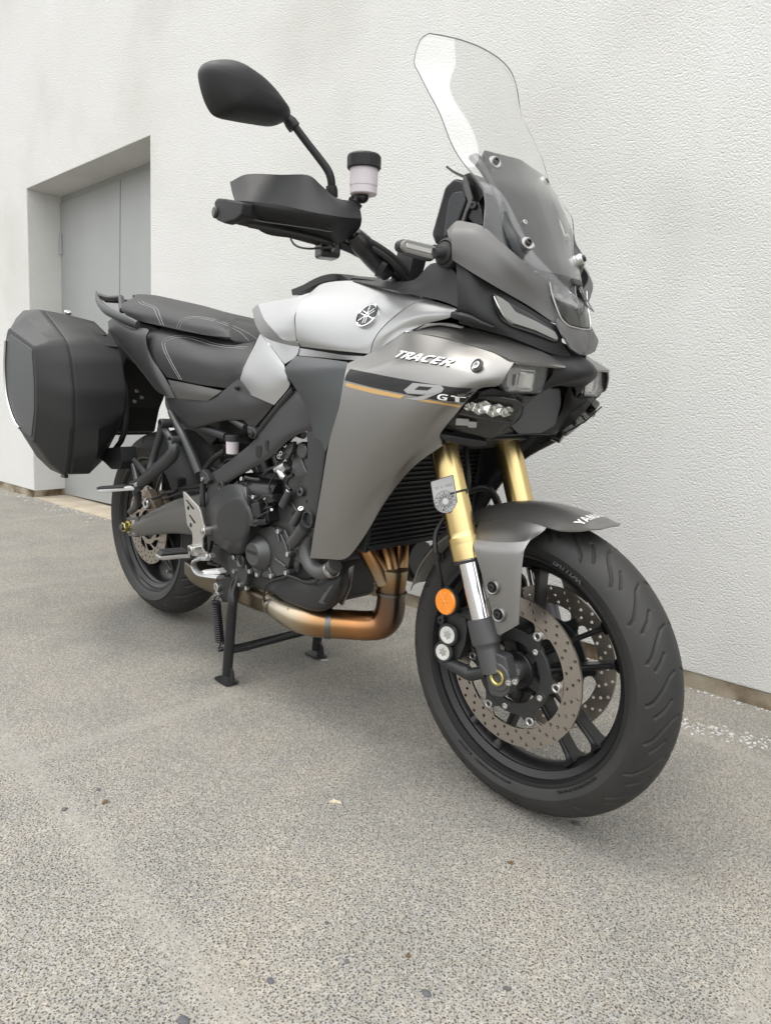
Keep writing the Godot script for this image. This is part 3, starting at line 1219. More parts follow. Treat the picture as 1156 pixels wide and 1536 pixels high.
func brake_disc(parent: Node3D, side: float, mat_ring: Material) -> void:
	var m := MB.new()
	perforated(m, 0.1125, 0.149, 3, 78, 0.0034, -0.0025, 0.0025, 3)
	var d := group("brake_disc", parent)
	d.position = Vector3(0, 0, 0.062 * side)
	made(m, "disc_ring", mat_ring, d, 20.0)
	m = MB.new()   # lugs of the ring that hold the bobbins
	var lug := PackedVector2Array()
	for q in [[0.1130, -11.5], [0.1075, -8.0], [0.1010, -6.3], [0.0955, -5.0], [0.0955, 5.0], [0.1010, 6.3], [0.1075, 8.0], [0.1130, 11.5]]:
		var v := polar(q[0], q[1])
		lug.append(Vector2(v.x, v.y))
	prism(m, lug, Transform3D(Basis(), Vector3(0, 0, -0.0022)), 0.0044, 0.0005)
	var lug_mesh := to_mesh(m, 20.0)
	for k in 6:
		put(lug_mesh, "disc_lug", mat_ring, d, Transform3D(Basis(Vector3(0, 0, 1), deg_to_rad(60.0 * k)), Vector3.ZERO))
	m = MB.new()
	lathe(m, p2([0.062, -0.002, 0.084, -0.002, 0.085, -0.001, 0.085, 0.004, 0.084, 0.005, 0.063, 0.005, 0.062, 0.004]), Transform3D.IDENTITY, 60, true)
	for k in 6:
		var o := PackedVector2Array()
		for q in [[0.083, -15.0], [0.090, -9.0], [0.0985, -5.8], [0.1035, -4.0], [0.1035, 4.0], [0.0985, 5.8], [0.090, 9.0], [0.083, 15.0]]:
			var v := polar(q[0], 60.0 * k + q[1])
			o.append(Vector2(v.x, v.y))
		prism(m, o, Transform3D(Basis(), Vector3(0, 0, -0.0035 if side < 0 else 0.0023)), 0.0040, 0.0006)
	for k in 5:
		lathe(m, p2([0, -0.006, 0.011, -0.006, 0.011, 0.0045, 0.010, 0.0055, 0, 0.0055]), Transform3D(Basis(), polar(0.074, 48.0 + 72.0 * k)), 18)
	for k in 5:   # arms from the hub to the carrier
		var o := PackedVector2Array()
		for q in [[0.030, -26.0], [0.048, -13.0], [0.066, -9.0], [0.066, 9.0], [0.048, 13.0], [0.030, 26.0]]:
			var v := polar(q[0], 48.0 + 72.0 * k + q[1])
			o.append(Vector2(v.x, v.y))
		prism(m, o, Transform3D(Basis(), Vector3(0, 0, -0.016 * side - 0.006)), 0.012, 0.002)
	made(m, "disc_carrier", M.engine_black, d)
	for k in 6:
		m = MB.new()
		lathe(m, p2([0.0045, -0.005, 0.0085, -0.005, 0.0095, -0.004, 0.0095, 0.0062, 0.0085, 0.0075, 0.0058, 0.0075, 0.0045, 0.006]), Transform3D(Basis(), polar(0.0985, 60.0 * k)), 20, true)
		lathe(m, p2([0, -0.004, 0.0047, -0.004, 0.0047, 0.003, 0, 0.003]), Transform3D(Basis(), polar(0.0985, 60.0 * k)), 12)
		made(m if side > 0 else m.moved(Transform3D(Basis.from_scale(Vector3(1, 1, -1)), Vector3.ZERO)), "bobbin", M.alloy if side > 0 else M.engine_black, d)
	for k in 5:
		bolt(d, polar(0.074, 48.0 + 72.0 * k, 0.0055 * side), Vector3(0, 0, side), 0.0062, M.alloy)


func make_front_wheel() -> void:
	var w := group("front_wheel", bike, Vector3(1.5, 0.3, 0))
	var t := tyre_mesh([0.2225, 0.0405, 0.2275, 0.0465, 0.2330, 0.0515, 0.2400, 0.0555, 0.2475, 0.0580, 0.2500, 0.0596], 0.240, 0.060, 1.0, 79.0, 12, 76, 76, 0.0035, 0.0021, [
		[0.06, 1.0, 0.24, 0.2, 0.42, -3.0, 0.62, -8.0, 0.74, -9.8],
		[0.30, 7.0, 0.46, 3.6, 0.64, 1.0],
		[0.16, 16.0, 0.32, 14.6, 0.50, 10.5, 0.70, 6.2, 0.82, 5.0],
		[0.34, 22.5, 0.48, 19.5, 0.60, 17.5],
		[-0.06, 16.0, -0.24, 15.2, -0.42, 12.0, -0.62, 7.0, -0.74, 5.2],
		[-0.30, 22.0, -0.46, 18.6, -0.64, 16.0],
		[-0.16, 1.0, -0.32, -0.4, -0.50, -4.5, -0.70, -8.8, -0.82, -10.0],
		[-0.34, 7.5, -0.48, 4.5, -0.60, 2.5],
	])
	var ty := put(t, "tyre", M.tyre_rubber, w)
	var m := MB.new()
	ring_text(m, "120/70ZR17M/C (58W)", 0.2385, 0.0553, -88.0, 0.0105, 0.55)
	ring_text(m, "BRIDGESTONE", 0.2385, 0.0553, -38.0, 0.0115, 0.55)
	ring_text(m, "BATTLAX", 0.2385, 0.0553, 74.0, 0.0115, 0.55)
	made(m, "sidewall_lettering", M.tyre_print, ty)
	m = rim_shape(0.0455)
	var rim := made(m, "rim", M.wheel_black, w, 30.0)
	for k in 5:
		for s in [-1.0, 1.0]:
			m = MB.new()
			spoke_shape(m, 28.0 + 72.0 * k, s, 0.045, 0.1955, 0.018, 0.0355)
			made(m, "spoke", M.wheel_black, w)
	m = MB.new()
	lathe(m, p2([0, -0.058, 0.036, -0.058, 0.038, -0.056, 0.038, -0.038, 0.050, -0.034, 0.056, -0.024, 0.056, 0.024, 0.050, 0.034, 0.038, 0.038, 0.038, 0.056, 0.036, 0.058, 0, 0.058]), Transform3D.IDENTITY, 48)
	made(m, "hub", M.wheel_black, w)
	m = MB.new()
	lathe(m, p2([0, 0.056, 0.0215, 0.056, 0.0215, 0.084, 0.020, 0.0855, 0, 0.0855]), Transform3D.IDENTITY, 32)
	made(m, "spacer", M.alloy, w)
	made(m.mirrored(), "spacer", M.alloy, w)
	m = MB.new()   # hollow axle end with its hexagon
	var hex := []
	lathe(m, p2([0.0105, 0.075, 0.0165, 0.075, 0.0165, 0.1165, 0.0155, 0.118, 0.0122, 0.118, 0.0105, 0.1165]), Transform3D.IDENTITY, 36, true)
	made(m, "axle", M.brass_nut, w)
	m = MB.new()
	lathe(m, p2([0, 0.07, 0.0112, 0.07, 0.0112, 0.104, 0, 0.104]), Transform3D.IDENTITY, 6)
	made(m, "axle_socket", M.dark_steel, w)
	brake_disc(w, 1.0, M.disc_steel)
	brake_disc(w, -1.0, M.disc_steel)
	m = MB.new()   # valve
	tube(m, PackedVector3Array([polar(0.196, -116, 0.004), polar(0.178, -116, 0.012), polar(0.172, -116, 0.03)]), 0.004, 10)
	made(m, "valve", M.alloy, w)
	w.rotation.y = 0.0


func make_fork() -> void:
	var f := group("front_fork", bike)
	var top := Vector3(1.232, 0.945, 0.105)
	var low := Vector3(1.486, 0.294, 0.105)
	var ax := (low - top).normalized()
	var at := func(y: float) -> Vector3: return top + ax * ((y - top.y) / ax.y)
	var m := MB.new()
	var o := frame(at.call(0.507), -ax)
	lathe(m, p2([0.0215, 0.0, 0.0290, 0.0, 0.0305, 0.0015, 0.0305, 0.030, 0.0300, 0.0315, 0.0305, 0.033, 0.0305, 0.044, 0.0300, 0.046, 0.0283, 0.049, 0.0280, 0.055, 0.0280, 0.475, 0.0215, 0.475]), o, 48, true)
	pair(m, "fork_tube", M.gold, f)
	m = MB.new()
	lathe(m, p2([0.0208, -0.0065, 0.0275, -0.0065, 0.0282, -0.005, 0.0282, -0.0005, 0.0208, -0.0005]), o, 40, true)
	pair(m, "dust_seal", M.rubber, f)
	m = MB.new()
	rod(m, at.call(0.52), at.call(0.385), 0.0205, 40)
	pair(m, "inner_tube", M.chrome, f)
	# cast lower leg: collar, neck, axle clamp
	m = MB.new()
	lathe(m, p2([0.0207, 0.0, 0.0262, 0.0, 0.0280, 0.0018, 0.0285, 0.046, 0.0270, 0.050, 0.0240, 0.053, 0.0228, 0.060, 0.0225, 0.105, 0.0, 0.112]), frame(at.call(0.400), ax), 40)
	pair(m, "fork_leg", M.fork_grey, f)
	m = MB.new()
	lathe(m, p2([0.0168, 0.086, 0.0255, 0.086, 0.0275, 0.088, 0.0275, 0.1135, 0.0255, 0.1155, 0.0168, 0.1155]), Transform3D(Basis(), Vector3(1.5, 0.3, 0)), 40, true)
	plate(m, pv([1.478, 0.318, 0.1125, 1.470, 0.345, 0.1125, 1.512, 0.345, 0.1125, 1.5275, 0.305, 0.1125, 1.5275, 0.277, 0.1125, 1.512, 0.262, 0.1125, 1.484, 0.258, 0.1125, 1.476, 0.280, 0.1125]), 0.026, 0.008, 0.003)
	pair(m, "axle_clamp", M.fork_grey, f)
	for q in [Vector3(1.528, .3002, .116), Vector3(1.5417, .307, .116)]:
		bolt(f, q, Vector3(0.3, -0.2, 1.0), 0.0062, M.alloy, "pinch_bolt")
	# triple clamps and steering stem
	for y in [[0.72, 0.034], [0.93, 0.030]]:
		m = MB.new()
		var c: Vector3 = at.call(y[0])
		var q := PackedVector2Array()
		for e in [[-0.145, -0.030], [-0.145, 0.030], [-0.06, 0.036], [0.0, 0.030], [0.06, 0.036], [0.145, 0.030], [0.145, -0.030], [0.05, -0.045], [-0.05, -0.045]]:
			q.append(Vector2(e[0], e[1]))
		prism(m, rounded(q, 0.012), Transform3D(Basis(Vector3(0, 0, 1), Vector3(-ax.y, ax.x, 0), Vector3(-ax.x, -ax.y, 0)), Vector3(c.x, c.y, 0)), y[1], 0.003)
		made(m, "triple_clamp", M.frame_black, f)
	# brake hose clamps and the registration tag strapped to the right tube are in the details
	make_calipers(f)


func make_calipers(f: Node3D) -> void:
	for side in [1.0, -1.0]:
		var c := group("brake_caliper", f)
		var z := Transform3D(Basis.from_scale(Vector3(1, 1, side)), Vector3.ZERO)
		var m := MB.new()
		# two halves either side of the disc, joined over its rim
		plate(m, pv([1.3652,.3927,.095, 1.3476,.3696,.095, 1.3425,.3439,.095, 1.3381,.3094,.095, 1.3402,.2854,.095, 1.3623,.2824,.095, 1.3897,.2942,.095, 1.4022,.3291,.095, 1.4044,.3618,.095, 1.3966,.3915,.095]), 0.028, 0.008, 0.004)
		plate(m, pv([1.3388,.3774,.052, 1.3207,.3534,.052, 1.3155,.3269,.052, 1.311,.2912,.052, 1.3131,.2664,.052, 1.3359,.2632,.052, 1.3642,.2754,.052, 1.377,.3115,.052, 1.3793,.3454,.052, 1.3712,.3761,.052]), 0.022, 0.008, 0.004)
		made(m.moved(z), "caliper_body", M.engine_black, c)
		m = MB.new()
		var p1 := Vector3(1.3651, .3426, .095)
		var p2_ := Vector3(1.356, .3034, .095)
		for q in [[p1, 0.0205], [p2_, 0.0195]]:
			lathe(m, p2([q[1] * 0.86, -0.012, q[1] + 0.003, -0.012, q[1] + 0.003, 0.012, q[1] + 0.001, 0.0145, q[1] * 0.86, 0.0145]), frame(q[0], Vector3(0.12, 0.05, 1)), 36, true)
		made(m.moved(z), "piston_bore", M.engine_black, c)
		for q in [[p1, 0.0182], [p2_, 0.0172]]:
			m = MB.new()
			lathe(m, p2([0, 0.008, q[1], 0.008, q[1], 0.0135, q[1] - 0.001, 0.0150, q[1] * 0.62, 0.0150, q[1] * 0.5, 0.0135, 0, 0.0130]), frame(q[0], Vector3(0.12, 0.05, 1)), 32)
			var star := MB.new()
			var o := PackedVector2Array()
			for k in 18:
				var a := TAU * k / 18
				var rr: float = q[1] * (0.52 if k % 3 != 0 else 0.34)
				o.append(Vector2(cos(a), sin(a)) * rr)
			var cap := made(m.moved(z), "piston_cap", M.milky_cap, c)
			prism(star, o, frame(q[0], Vector3(0.12, 0.05, 1)) * Transform3D(Basis(), Vector3(0, 0, 0.0130)), 0.0012, 0.0)
			made(star.moved(z), "cap_recess", M.alloy, cap)
		m = MB.new()   # mounting arms to the fork leg
		tube(m, pv([1.3923,.3945,.088, 1.4145,.3917,.092, 1.4298,.3872,.096, 1.4525,.389,.1]), [0.011, 0.0115, 0.0135, 0.0145], 16)
		tube(m, pv([1.3416,.2808,.092, 1.3706,.2796,.096, 1.3986,.2799,.1, 1.423,.2768,.1, 1.4425,.2848,.1, 1.4675,.2971,.104]), [0.010, 0.0125, 0.0135, 0.0135, 0.0125, 0.012], 16, false, 3)
		ellipsoid(m, Vector3(1.4108, .2797, .1), Vector3(0.019, 0.014, 0.013), 10)
		made(m.moved(z), "caliper_arm", M.engine_black, c)
		m = MB.new()
		plate(m, pv([1.3937,.3521,.064, 1.3994,.3467,.064, 1.3886,.3121,.064, 1.3801,.2892,.064, 1.3695,.2873,.064, 1.3746,.3107,.064, 1.3851,.3311,.064, 1.3887,.3493,.064]), 0.004, 0.002, 0.0008)
		made(m.moved(z), "pad_spring", M.copper, c)
		bolt(c, z * Vector3(1.3432, .3665, .1), Vector3(0, 0, side), 0.0088, M.bolt_black, "banjo_bolt")
		bolt(c, z * Vector3(1.337, .2895, .098), Vector3(-0.3, 0, side), 0.005, M.alloy, "bleed_nipple")
		# round amber reflector on its stay
		var rf := Vector3(1.3656, .4143, .117)
		m = MB.new()
		lathe(m, p2([0, -0.008, 0.0275, -0.008, 0.0288, -0.006, 0.0288, 0.0005, 0.0270, 0.0015, 0, 0.0015]), frame(rf, Vector3(-0.05, 0.05, 1)), 40)
		var rh := made(m.moved(z), "reflector", M.black_plastic, c)
		m = MB.new()
		lathe(m, p2([0, 0.001, 0.0262, 0.001, 0.0262, 0.004, 0.0245, 0.0062, 0, 0.0066]), frame(rf, Vector3(-0.05, 0.05, 1)), 40)
		made(m.moved(z), "reflector_lens", M.amber, rh)
		m = MB.new()
		var rx := frame(rf, Vector3(-0.05, 0.05, 1))
		for k in 6:
			var a := TAU * k / 6 + 0.2
			tube(m, PackedVector3Array([rx * Vector3(0, 0, 0.0066), rx * Vector3(cos(a) * 0.024, sin(a) * 0.024, 0.0060)]), 0.0009, 6)
		ellipsoid(m, rx * Vector3(0, 0, 0.0064), Vector3(0.004, 0.004, 0.0015), 6)
		made(m.moved(z), "reflector_ribs", M.amber, rh)

# ---------------------------------------------------------------- front end: mudguard, fairing, lamps, windscreen

func make_fender() -> void:
	var fg := group("front_mudguard", bike)
	var c := Vector3(1.5, 0.3, 0)
	var rows := []
	for s in [[66.0, 0.331, 0.030, 0.331], [66.5, 0.3315, 0.045, 0.330], [67.8, 0.332, 0.056, 0.326], [70.0, 0.334, 0.066, 0.317], [75.5, 0.330, 0.073, 0.303], [82, 0.3275, 0.076, 0.299], [90, 0.326, 0.077, 0.2965], [99, 0.3255, 0.077, 0.2955], [108, 0.3255, 0.076, 0.296], [118, 0.3265, 0.074, 0.297], [132, 0.328, 0.072, 0.298], [148, 0.328, 0.068, 0.300], [163, 0.327, 0.056, 0.305]]:
		var row := PackedVector3Array()
		for k in 9:
			var f := (k - 4) / 4.0
			row.append(c + polar(lerpf(s[1], s[3], pow(absf(f), 2.3)), s[0], s[2] * f))
		rows.append(row)
	var m := MB.new()
	var g := patch(m, rows, 4, 3, 0.0028, Vector3.UP)
	var top := made(m, "mudguard_top", M.grey_paint, fg)
	# lettering near the front tip, only partly in view
	var xf := Transform3D(Basis(Vector3(0, 0, -1), polar(1, 162.0), polar(1, 72.0)), c + polar(0.345, 72.0))
	var txt := drape(letters("YAMAHA", 0.0175, "Droid Sans", xf, 700, 1.0), m, -polar(1, 72.0), 0.0006)
	made(txt, "lettering", M.print_white, top)
	# side covers that run down to the fork legs
	m = MB.new()
	patch(m, [
		pv([1.3996,.5777,.076, 1.4333,.5869,.0765, 1.466,.5937,.077, 1.4917,.5971,.0772, 1.516,.5973,.077, 1.5339,.5963,.0766, 1.5521,.5943,.0758]),
		pv([1.4079,.5627,.095, 1.4419,.5704,.096, 1.4763,.5768,.097, 1.5042,.58,.0965, 1.5244,.5808,.092, 1.5373,.5832,.086, 1.5512,.5914,.0762]),
		pv([1.4173,.5491,.11, 1.4496,.5531,.112, 1.484,.558,.113, 1.5133,.5638,.113, 1.531,.5685,.108, 1.538,.573,.098, 1.5502,.5894,.0765]),
	], 5, 4, 0.0028, Vector3(0, 0.5, 1))
	pair(m, "mudguard_shoulder", M.grey_paint, fg)
	m = MB.new()
	patch(m, [
		pv([1.4166,.5496,.1096, 1.4493,.5536,.1116, 1.4836,.5585,.1126, 1.5129,.5643,.1126, 1.5307,.569,.1076, 1.5369,.5728,.0985]),
		pv([1.4228,.5393,.1165, 1.4523,.5409,.118, 1.4866,.5461,.119, 1.5159,.5514,.119, 1.5316,.5543,.117, 1.5363,.5579,.113]),
		pv([1.431,.5258,.1195, 1.4575,.5276,.121, 1.4871,.5328,.122, 1.5135,.5383,.122, 1.5296,.5416,.1205, 1.5361,.5425,.117]),
		pv([1.4496,.4939,.122, 1.4706,.4964,.124, 1.4925,.5003,.125, 1.5145,.5054,.125, 1.5296,.5087,.124, 1.5382,.5102,.121]),
		pv([1.4698,.455,.124, 1.4866,.4583,.126, 1.5023,.4612,.127, 1.5198,.4657,.127, 1.5334,.4702,.126, 1.5412,.4729,.123]),
		pv([1.489,.4123,.125, 1.5008,.4135,.127, 1.5134,.4172,.128, 1.5263,.4221,.128, 1.5369,.4274,.127, 1.5432,.431,.124]),
		pv([1.4989,.3886,.125, 1.5055,.3884,.127, 1.5169,.3964,.128, 1.528,.4054,.128, 1.5369,.4129,.127, 1.544,.4193,.124]),
	], 4, 4, 0.0028, Vector3(0, 0, 1))
	var sc := pair(m, "mudguard_side_cover", M.grey_paint, fg)
	for q in [[739.5,880.5], [748.5,921.5]]: pass
	for side in [1.0, -1.0]:
		for p in [Vector3(1.4834, .475, .127), Vector3(1.5032, .428, .129)]:
			var at := Vector3(p.x, p.y, p.z * side)
			m = MB.new()
			lathe(m, p2([0.0095, -0.003, 0.0150, -0.003, 0.0142, 0.0035, 0.0125, 0.0055, 0.0105, 0.0045, 0.0095, 0.001]), frame(at, Vector3(0, 0, side)), 28, true)
			made(m, "bolt_boss", M.grey_paint, fg)
			m = MB.new()
			lathe(m, p2([0, -0.003, 0.0098, -0.003, 0.0098, 0.0008, 0, 0.0008]), frame(at, Vector3(0, 0, side)), 24)
			made(m, "washer", M.rubber, fg)
			bolt(fg, at + Vector3(0, 0, 0.0028 * side), Vector3(0, 0, side), 0.0066, M.bolt_black)
	m = MB.new()   # bridge of the mudguard over the tyre and its hose loop
	tube(m, pv([1.36, 0.55, 0.075, 1.335, 0.575, 0.07, 1.325, 0.585, 0.05]), 0.006, 8, false, 3)
	pair(m, "hose_guide", M.alloy, fg)


func make_fairing() -> void:
	var fg := group("fairing", bike)
	var m := MB.new()
	# large painted side panel
	patch(m, [
		pv([1.1488,.8703,.213, 1.179,.8844,.2, 1.2255,.9065,.186, 1.2715,.9325,.176, 1.3483,.9245,.174, 1.4245,.9093,.17, 1.473,.8973,.165, 1.5132,.8831,.157]),
		pv([1.1656,.8529,.232, 1.213,.863,.228, 1.2594,.8765,.222, 1.2957,.8945,.212, 1.3735,.8917,.208, 1.4428,.8803,.2, 1.4846,.8716,.188, 1.5095,.8642,.17]),
		pv([1.1678,.8334,.238, 1.2255,.8453,.24, 1.276,.8565,.24, 1.3199,.866,.236, 1.3881,.8608,.23, 1.4487,.8527,.22, 1.4832,.8477,.205, 1.4996,.8414,.178]),
		pv([1.159,.7823,.24, 1.2221,.7898,.244, 1.2746,.7966,.245, 1.3247,.803,.243, 1.381,.8084,.24, 1.4247,.8131,.23, 1.4488,.8203,.215, 1.4681,.8318,.195]),
		pv([1.1274,.7079,.236, 1.1925,.7116,.241, 1.2426,.7165,.241, 1.2901,.7272,.238, 1.3345,.7422,.231, 1.3713,.7596,.222, 1.4013,.7761,.214, 1.4287,.7838,.207]),
		pv([1.1002,.6132,.229, 1.1603,.6191,.233, 1.206,.6321,.231, 1.2438,.65,.224, 1.2822,.6738,.216, 1.3196,.7007,.209, 1.3563,.7266,.203, 1.3957,.7519,.201]),
		pv([1.0725,.5248,.221, 1.1291,.5339,.224, 1.1681,.5489,.22, 1.1966,.571,.212, 1.2283,.6025,.203, 1.2722,.6456,.197, 1.3222,.6928,.193, 1.3906,.7381,.193]),
		pv([1.0499,.4497,.213, 1.1111,.4605,.213, 1.1554,.4693,.203, 1.1808,.5017,.192, 1.2127,.5506,.187, 1.2468,.6038,.184, 1.3111,.677,.182, 1.3919,.7291,.19]),
	], 4, 4, 0.003, Vector3(0, 0, 1))
	var side := pair(m, "side_fairing", M.grey_paint, fg)
	for k in 2:
		var s: Node3D = side[k]
		var sg := 1.0 - 2.0 * k
		side_prints(m, s, sg)
	# countersunk screw behind the lamp
	for sg in [1.0, -1.0]:
		var p := Vector3(1.4682, .8733, .2035)
		p.z *= sg
		var d := Vector3(-0.05, 0.45, 0.9 * sg)
		var b := MB.new()
		lathe(b, p2([0.0075, -0.004, 0.0120, -0.004, 0.0122, 0.0004, 0.0112, 0.0012, 0.0075, -0.0022]), frame(p, d), 28, true)
		made(b, "screw_seat", M.plain_grey, fg)
		bolt(fg, p - d.normalized() * 0.0030, d, 0.0074, M.alloy, "screw")
	# strip above it that ends as a brow over the lamp
	m = MB.new()
	patch(m, [
		pv([1.2785,.9386,.16, 1.3314,.9479,.148, 1.3734,.9436,.14, 1.4157,.9355,.13, 1.4535,.9249,.112, 1.4879,.9125,.09, 1.5133,.9014,.068, 1.5394,.8839,.046]),
		pv([1.2768,.9351,.169, 1.3408,.935,.163, 1.401,.9253,.158, 1.4459,.9153,.149, 1.4848,.9037,.136, 1.5106,.8944,.106, 1.5283,.8873,.076, 1.545,.8803,.05]),
		pv([1.2734,.9323,.178, 1.3505,.9243,.1765, 1.4266,.9091,.1725, 1.4746,.8972,.167, 1.5147,.8831,.159, 1.527,.8819,.122, 1.535,.8801,.085, 1.5459,.8773,.053]),
	], 4, 4, 0.003, Vector3(0, 1, 0.4))
	patch(m, [
		pv([1.5147,.8831,.159, 1.527,.8819,.122, 1.535,.8801,.085, 1.5459,.8773,.053]),
		pv([1.5151,.8782,.157, 1.5254,.8775,.121, 1.532,.8766,.084, 1.5394,.8748,.053]),
	], 2, 4, 0.003, Vector3(1, 0, 0.4))
	pair(m, "brow", M.grey_paint, fg)
	# black rear panel of the side fairing, with its bevelled upper edge
	m = MB.new()
	patch(m, [
		pv([.967,.8834,.205, 1.0176,.8816,.208, 1.0833,.8775,.209, 1.1463,.873,.211]),
		pv([.965,.8729,.214, 1.0268,.8679,.22, 1.0954,.8649,.222, 1.1529,.8636,.218]),
		pv([.9471,.8509,.218, 1.0239,.851,.226, 1.0916,.8513,.227, 1.1523,.8504,.222]),
		pv([.9796,.8191,.216, 1.0367,.8169,.224, 1.0926,.815,.228, 1.1527,.8084,.229]),
		pv([1.0077,.7892,.213, 1.0559,.7874,.222, 1.0963,.7814,.226, 1.1402,.7627,.23]),
		pv([1.0295,.7636,.211, 1.0636,.756,.218, 1.0944,.7486,.223, 1.1233,.7223,.228]),
		pv([1.0432,.7149,.209, 1.0596,.7122,.213, 1.0794,.7099,.218, 1.1044,.6889,.225]),
	], 4, 4, 0.003, Vector3(0, 0, 1))
	pair(m, "fairing_rear_panel", M.case_panel, fg)
	# black liner on the inside of the side panel
	m = MB.new()
	var liner := []
	for r in [
		pv([1.1274,.7079,.236, 1.1925,.7116,.241, 1.2426,.7165,.241, 1.2901,.7272,.238, 1.3345,.7422,.231, 1.3713,.7596,.222, 1.4013,.7761,.214, 1.4258,.7813,.207]),
		pv([1.1002,.6132,.229, 1.1603,.6191,.233, 1.206,.6321,.231, 1.2438,.65,.224, 1.2822,.6738,.216, 1.3196,.7007,.209, 1.3563,.7266,.203, 1.3934,.7511,.201]),
		pv([1.0725,.5248,.221, 1.1291,.5339,.224, 1.1681,.5489,.22, 1.1966,.571,.212, 1.2283,.6025,.203, 1.2722,.6456,.197, 1.3222,.6928,.193, 1.389,.7379,.193]),
		pv([1.0544,.4551,.213, 1.1109,.4641,.213, 1.1531,.4717,.203, 1.1787,.5027,.192, 1.2107,.5516,.187, 1.2449,.6049,.184, 1.3093,.678,.182, 1.3903,.7295,.19]),
	]:
		var row := PackedVector3Array()
		for p in r: row.append(p + Vector3(-0.002, 0, -0.006))
		liner.append(row)
	patch(m, liner, 3, 3, 0.010, Vector3(0, 0, 1))
	pair(m, "fairing_liner", M.black_plastic, fg)
	# black nose between and under the lamps
	m = MB.new()
	patch(m, [
		pv([1.385, 0.975, 0.0, 1.385, 0.970, 0.07, 1.375, 0.955, 0.14]),
		pv([1.470, 0.935, 0.0, 1.470, 0.928, 0.055, 1.455, 0.915, 0.115]),
		pv([1.545, 0.898, 0.0, 1.540, 0.894, 0.035, 1.520, 0.882, 0.070]),
		pv([1.572, 0.876, 0.0, 1.563, 0.873, 0.030, 1.528, 0.868, 0.062]),
		pv([1.558, 0.858, 0.0, 1.550, 0.856, 0.032, 1.516, 0.848, 0.066]),
		pv([1.520, 0.846, 0.0, 1.516, 0.845, 0.034, 1.500, 0.826, 0.069]),
	], 4, 4, 0.003, Vector3(1, 0.4, 0.2))
	var lf := m.mirrored()
	m.join(lf)
	made(m, "nose", M.black_plastic, fg)
	m = MB.new()
	prism(m, rounded(p2([-0.036, 0.047, 0.036, 0.047, 0.062, 0.017, 0.076, -0.030, 0.038, -0.048, -0.038, -0.048, -0.076, -0.030, -0.062, 0.017]), 0.006), frame(Vector3(1.4655, 0.798, 0), Vector3(0.92, -0.37, 0)) * Transform3D(Basis(), Vector3(0, 0, -0.006)), 0.007, 0.0015)
	made(m, "nose_panel", M.case_panel, fg)
	m = MB.new()   # chin either side of it
	patch(m, [
		pv([1.506, 0.845, 0.030, 1.500, 0.826, 0.068, 1.503, 0.826, 0.110, 1.500, 0.829, 0.152, 1.486, 0.836, 0.178]),
		pv([1.482, 0.829, 0.058, 1.490, 0.812, 0.075, 1.497, 0.812, 0.110, 1.493, 0.817, 0.140, 1.470, 0.826, 0.190]),
		pv([1.460, 0.788, 0.078, 1.470, 0.790, 0.086, 1.472, 0.792, 0.105, 1.468, 0.798, 0.125, 1.440, 0.800, 0.170]),
		pv([1.436, 0.752, 0.036, 1.440, 0.752, 0.070, 1.440, 0.748, 0.100, 1.420, 0.745, 0.130, 1.390, 0.740, 0.170]),
	], 4, 3, 0.003, Vector3(1, 0, 0))
	pair(m, "chin", M.black_plastic, fg)
	m = MB.new()   # tray below, behind the lamps
	patch(m, [
		pv([1.440, 0.750, 0.0, 1.438, 0.748, 0.08, 1.400, 0.742, 0.165]),
		pv([1.380, 0.765, 0.0, 1.375, 0.765, 0.08, 1.350, 0.765, 0.165]),
		pv([1.280, 0.800, 0.0, 1.280, 0.800, 0.08, 1.260, 0.800, 0.165]),
	], 3, 3, 0.003, Vector3(0, -1, 0))
	m.join(m.mirrored())
	made(m, "lamp_tray", M.black_plastic, fg)
	# windscreen cheeks
	m = MB.new()
	patch(m, [
		pv([1.3641,1.1264,.15, 1.4141,1.1123,.147, 1.4472,1.0855,.136, 1.4752,1.0597,.117, 1.4897,1.0388,.085, 1.5029,1.0239,.055, 1.5103,1.0186,.04]),
		pv([1.3662,1.1043,.172, 1.4095,1.0954,.165, 1.445,1.0722,.152, 1.475,1.0443,.132, 1.4919,1.0236,.098, 1.504,1.0049,.062, 1.512,.998,.05]),
		pv([1.3735,1.0791,.178, 1.4137,1.0631,.172, 1.4482,1.0416,.158, 1.4719,1.0187,.128, 1.4903,.9985,.094, 1.5071,.9767,.06, 1.5189,.9675,.045]),
		pv([1.3763,1.0547,.177, 1.4118,1.0346,.172, 1.4465,1.0142,.158, 1.4691,.9968,.127, 1.4895,.9796,.092, 1.514,.9573,.057, 1.53,.9501,.038]),
	], 4, 4, 0.003, Vector3(0.5, 0.2, 0.8))
	pair(m, "screen_cowl", M.cowl_grey, fg)
	m = MB.new()
	patch(m, [
		pv([1.5211,.9682,.0485, 1.5287,.9588,.044, 1.5339,.9525,.036, 1.5363,.9508,.022, 1.538,.9498,0]),
		pv([1.5242,.9568,.06, 1.5316,.9486,.049, 1.5371,.9415,.037, 1.5404,.9381,.022, 1.546,.938,0]),
		pv([1.5338,.943,.06, 1.5367,.9339,.046, 1.5407,.9292,.032, 1.5441,.9257,.017, 1.5503,.9234,0]),
		pv([1.5419,.9306,.058, 1.5421,.9226,.044, 1.5444,.9156,.029, 1.5454,.9096,.014, 1.5526,.9094,0]),
		pv([1.5461,.9118,.042, 1.5472,.908,.03, 1.5477,.9048,.017, 1.5479,.903,.008, 1.55,.9023,0]),
	], 4, 4, 0.003, Vector3(1, 0, 0.1))
	m.join(m.mirrored())
	made(m, "nose_cowl", M.cowl_grey, fg)
	m = MB.new()   # clear window set into it
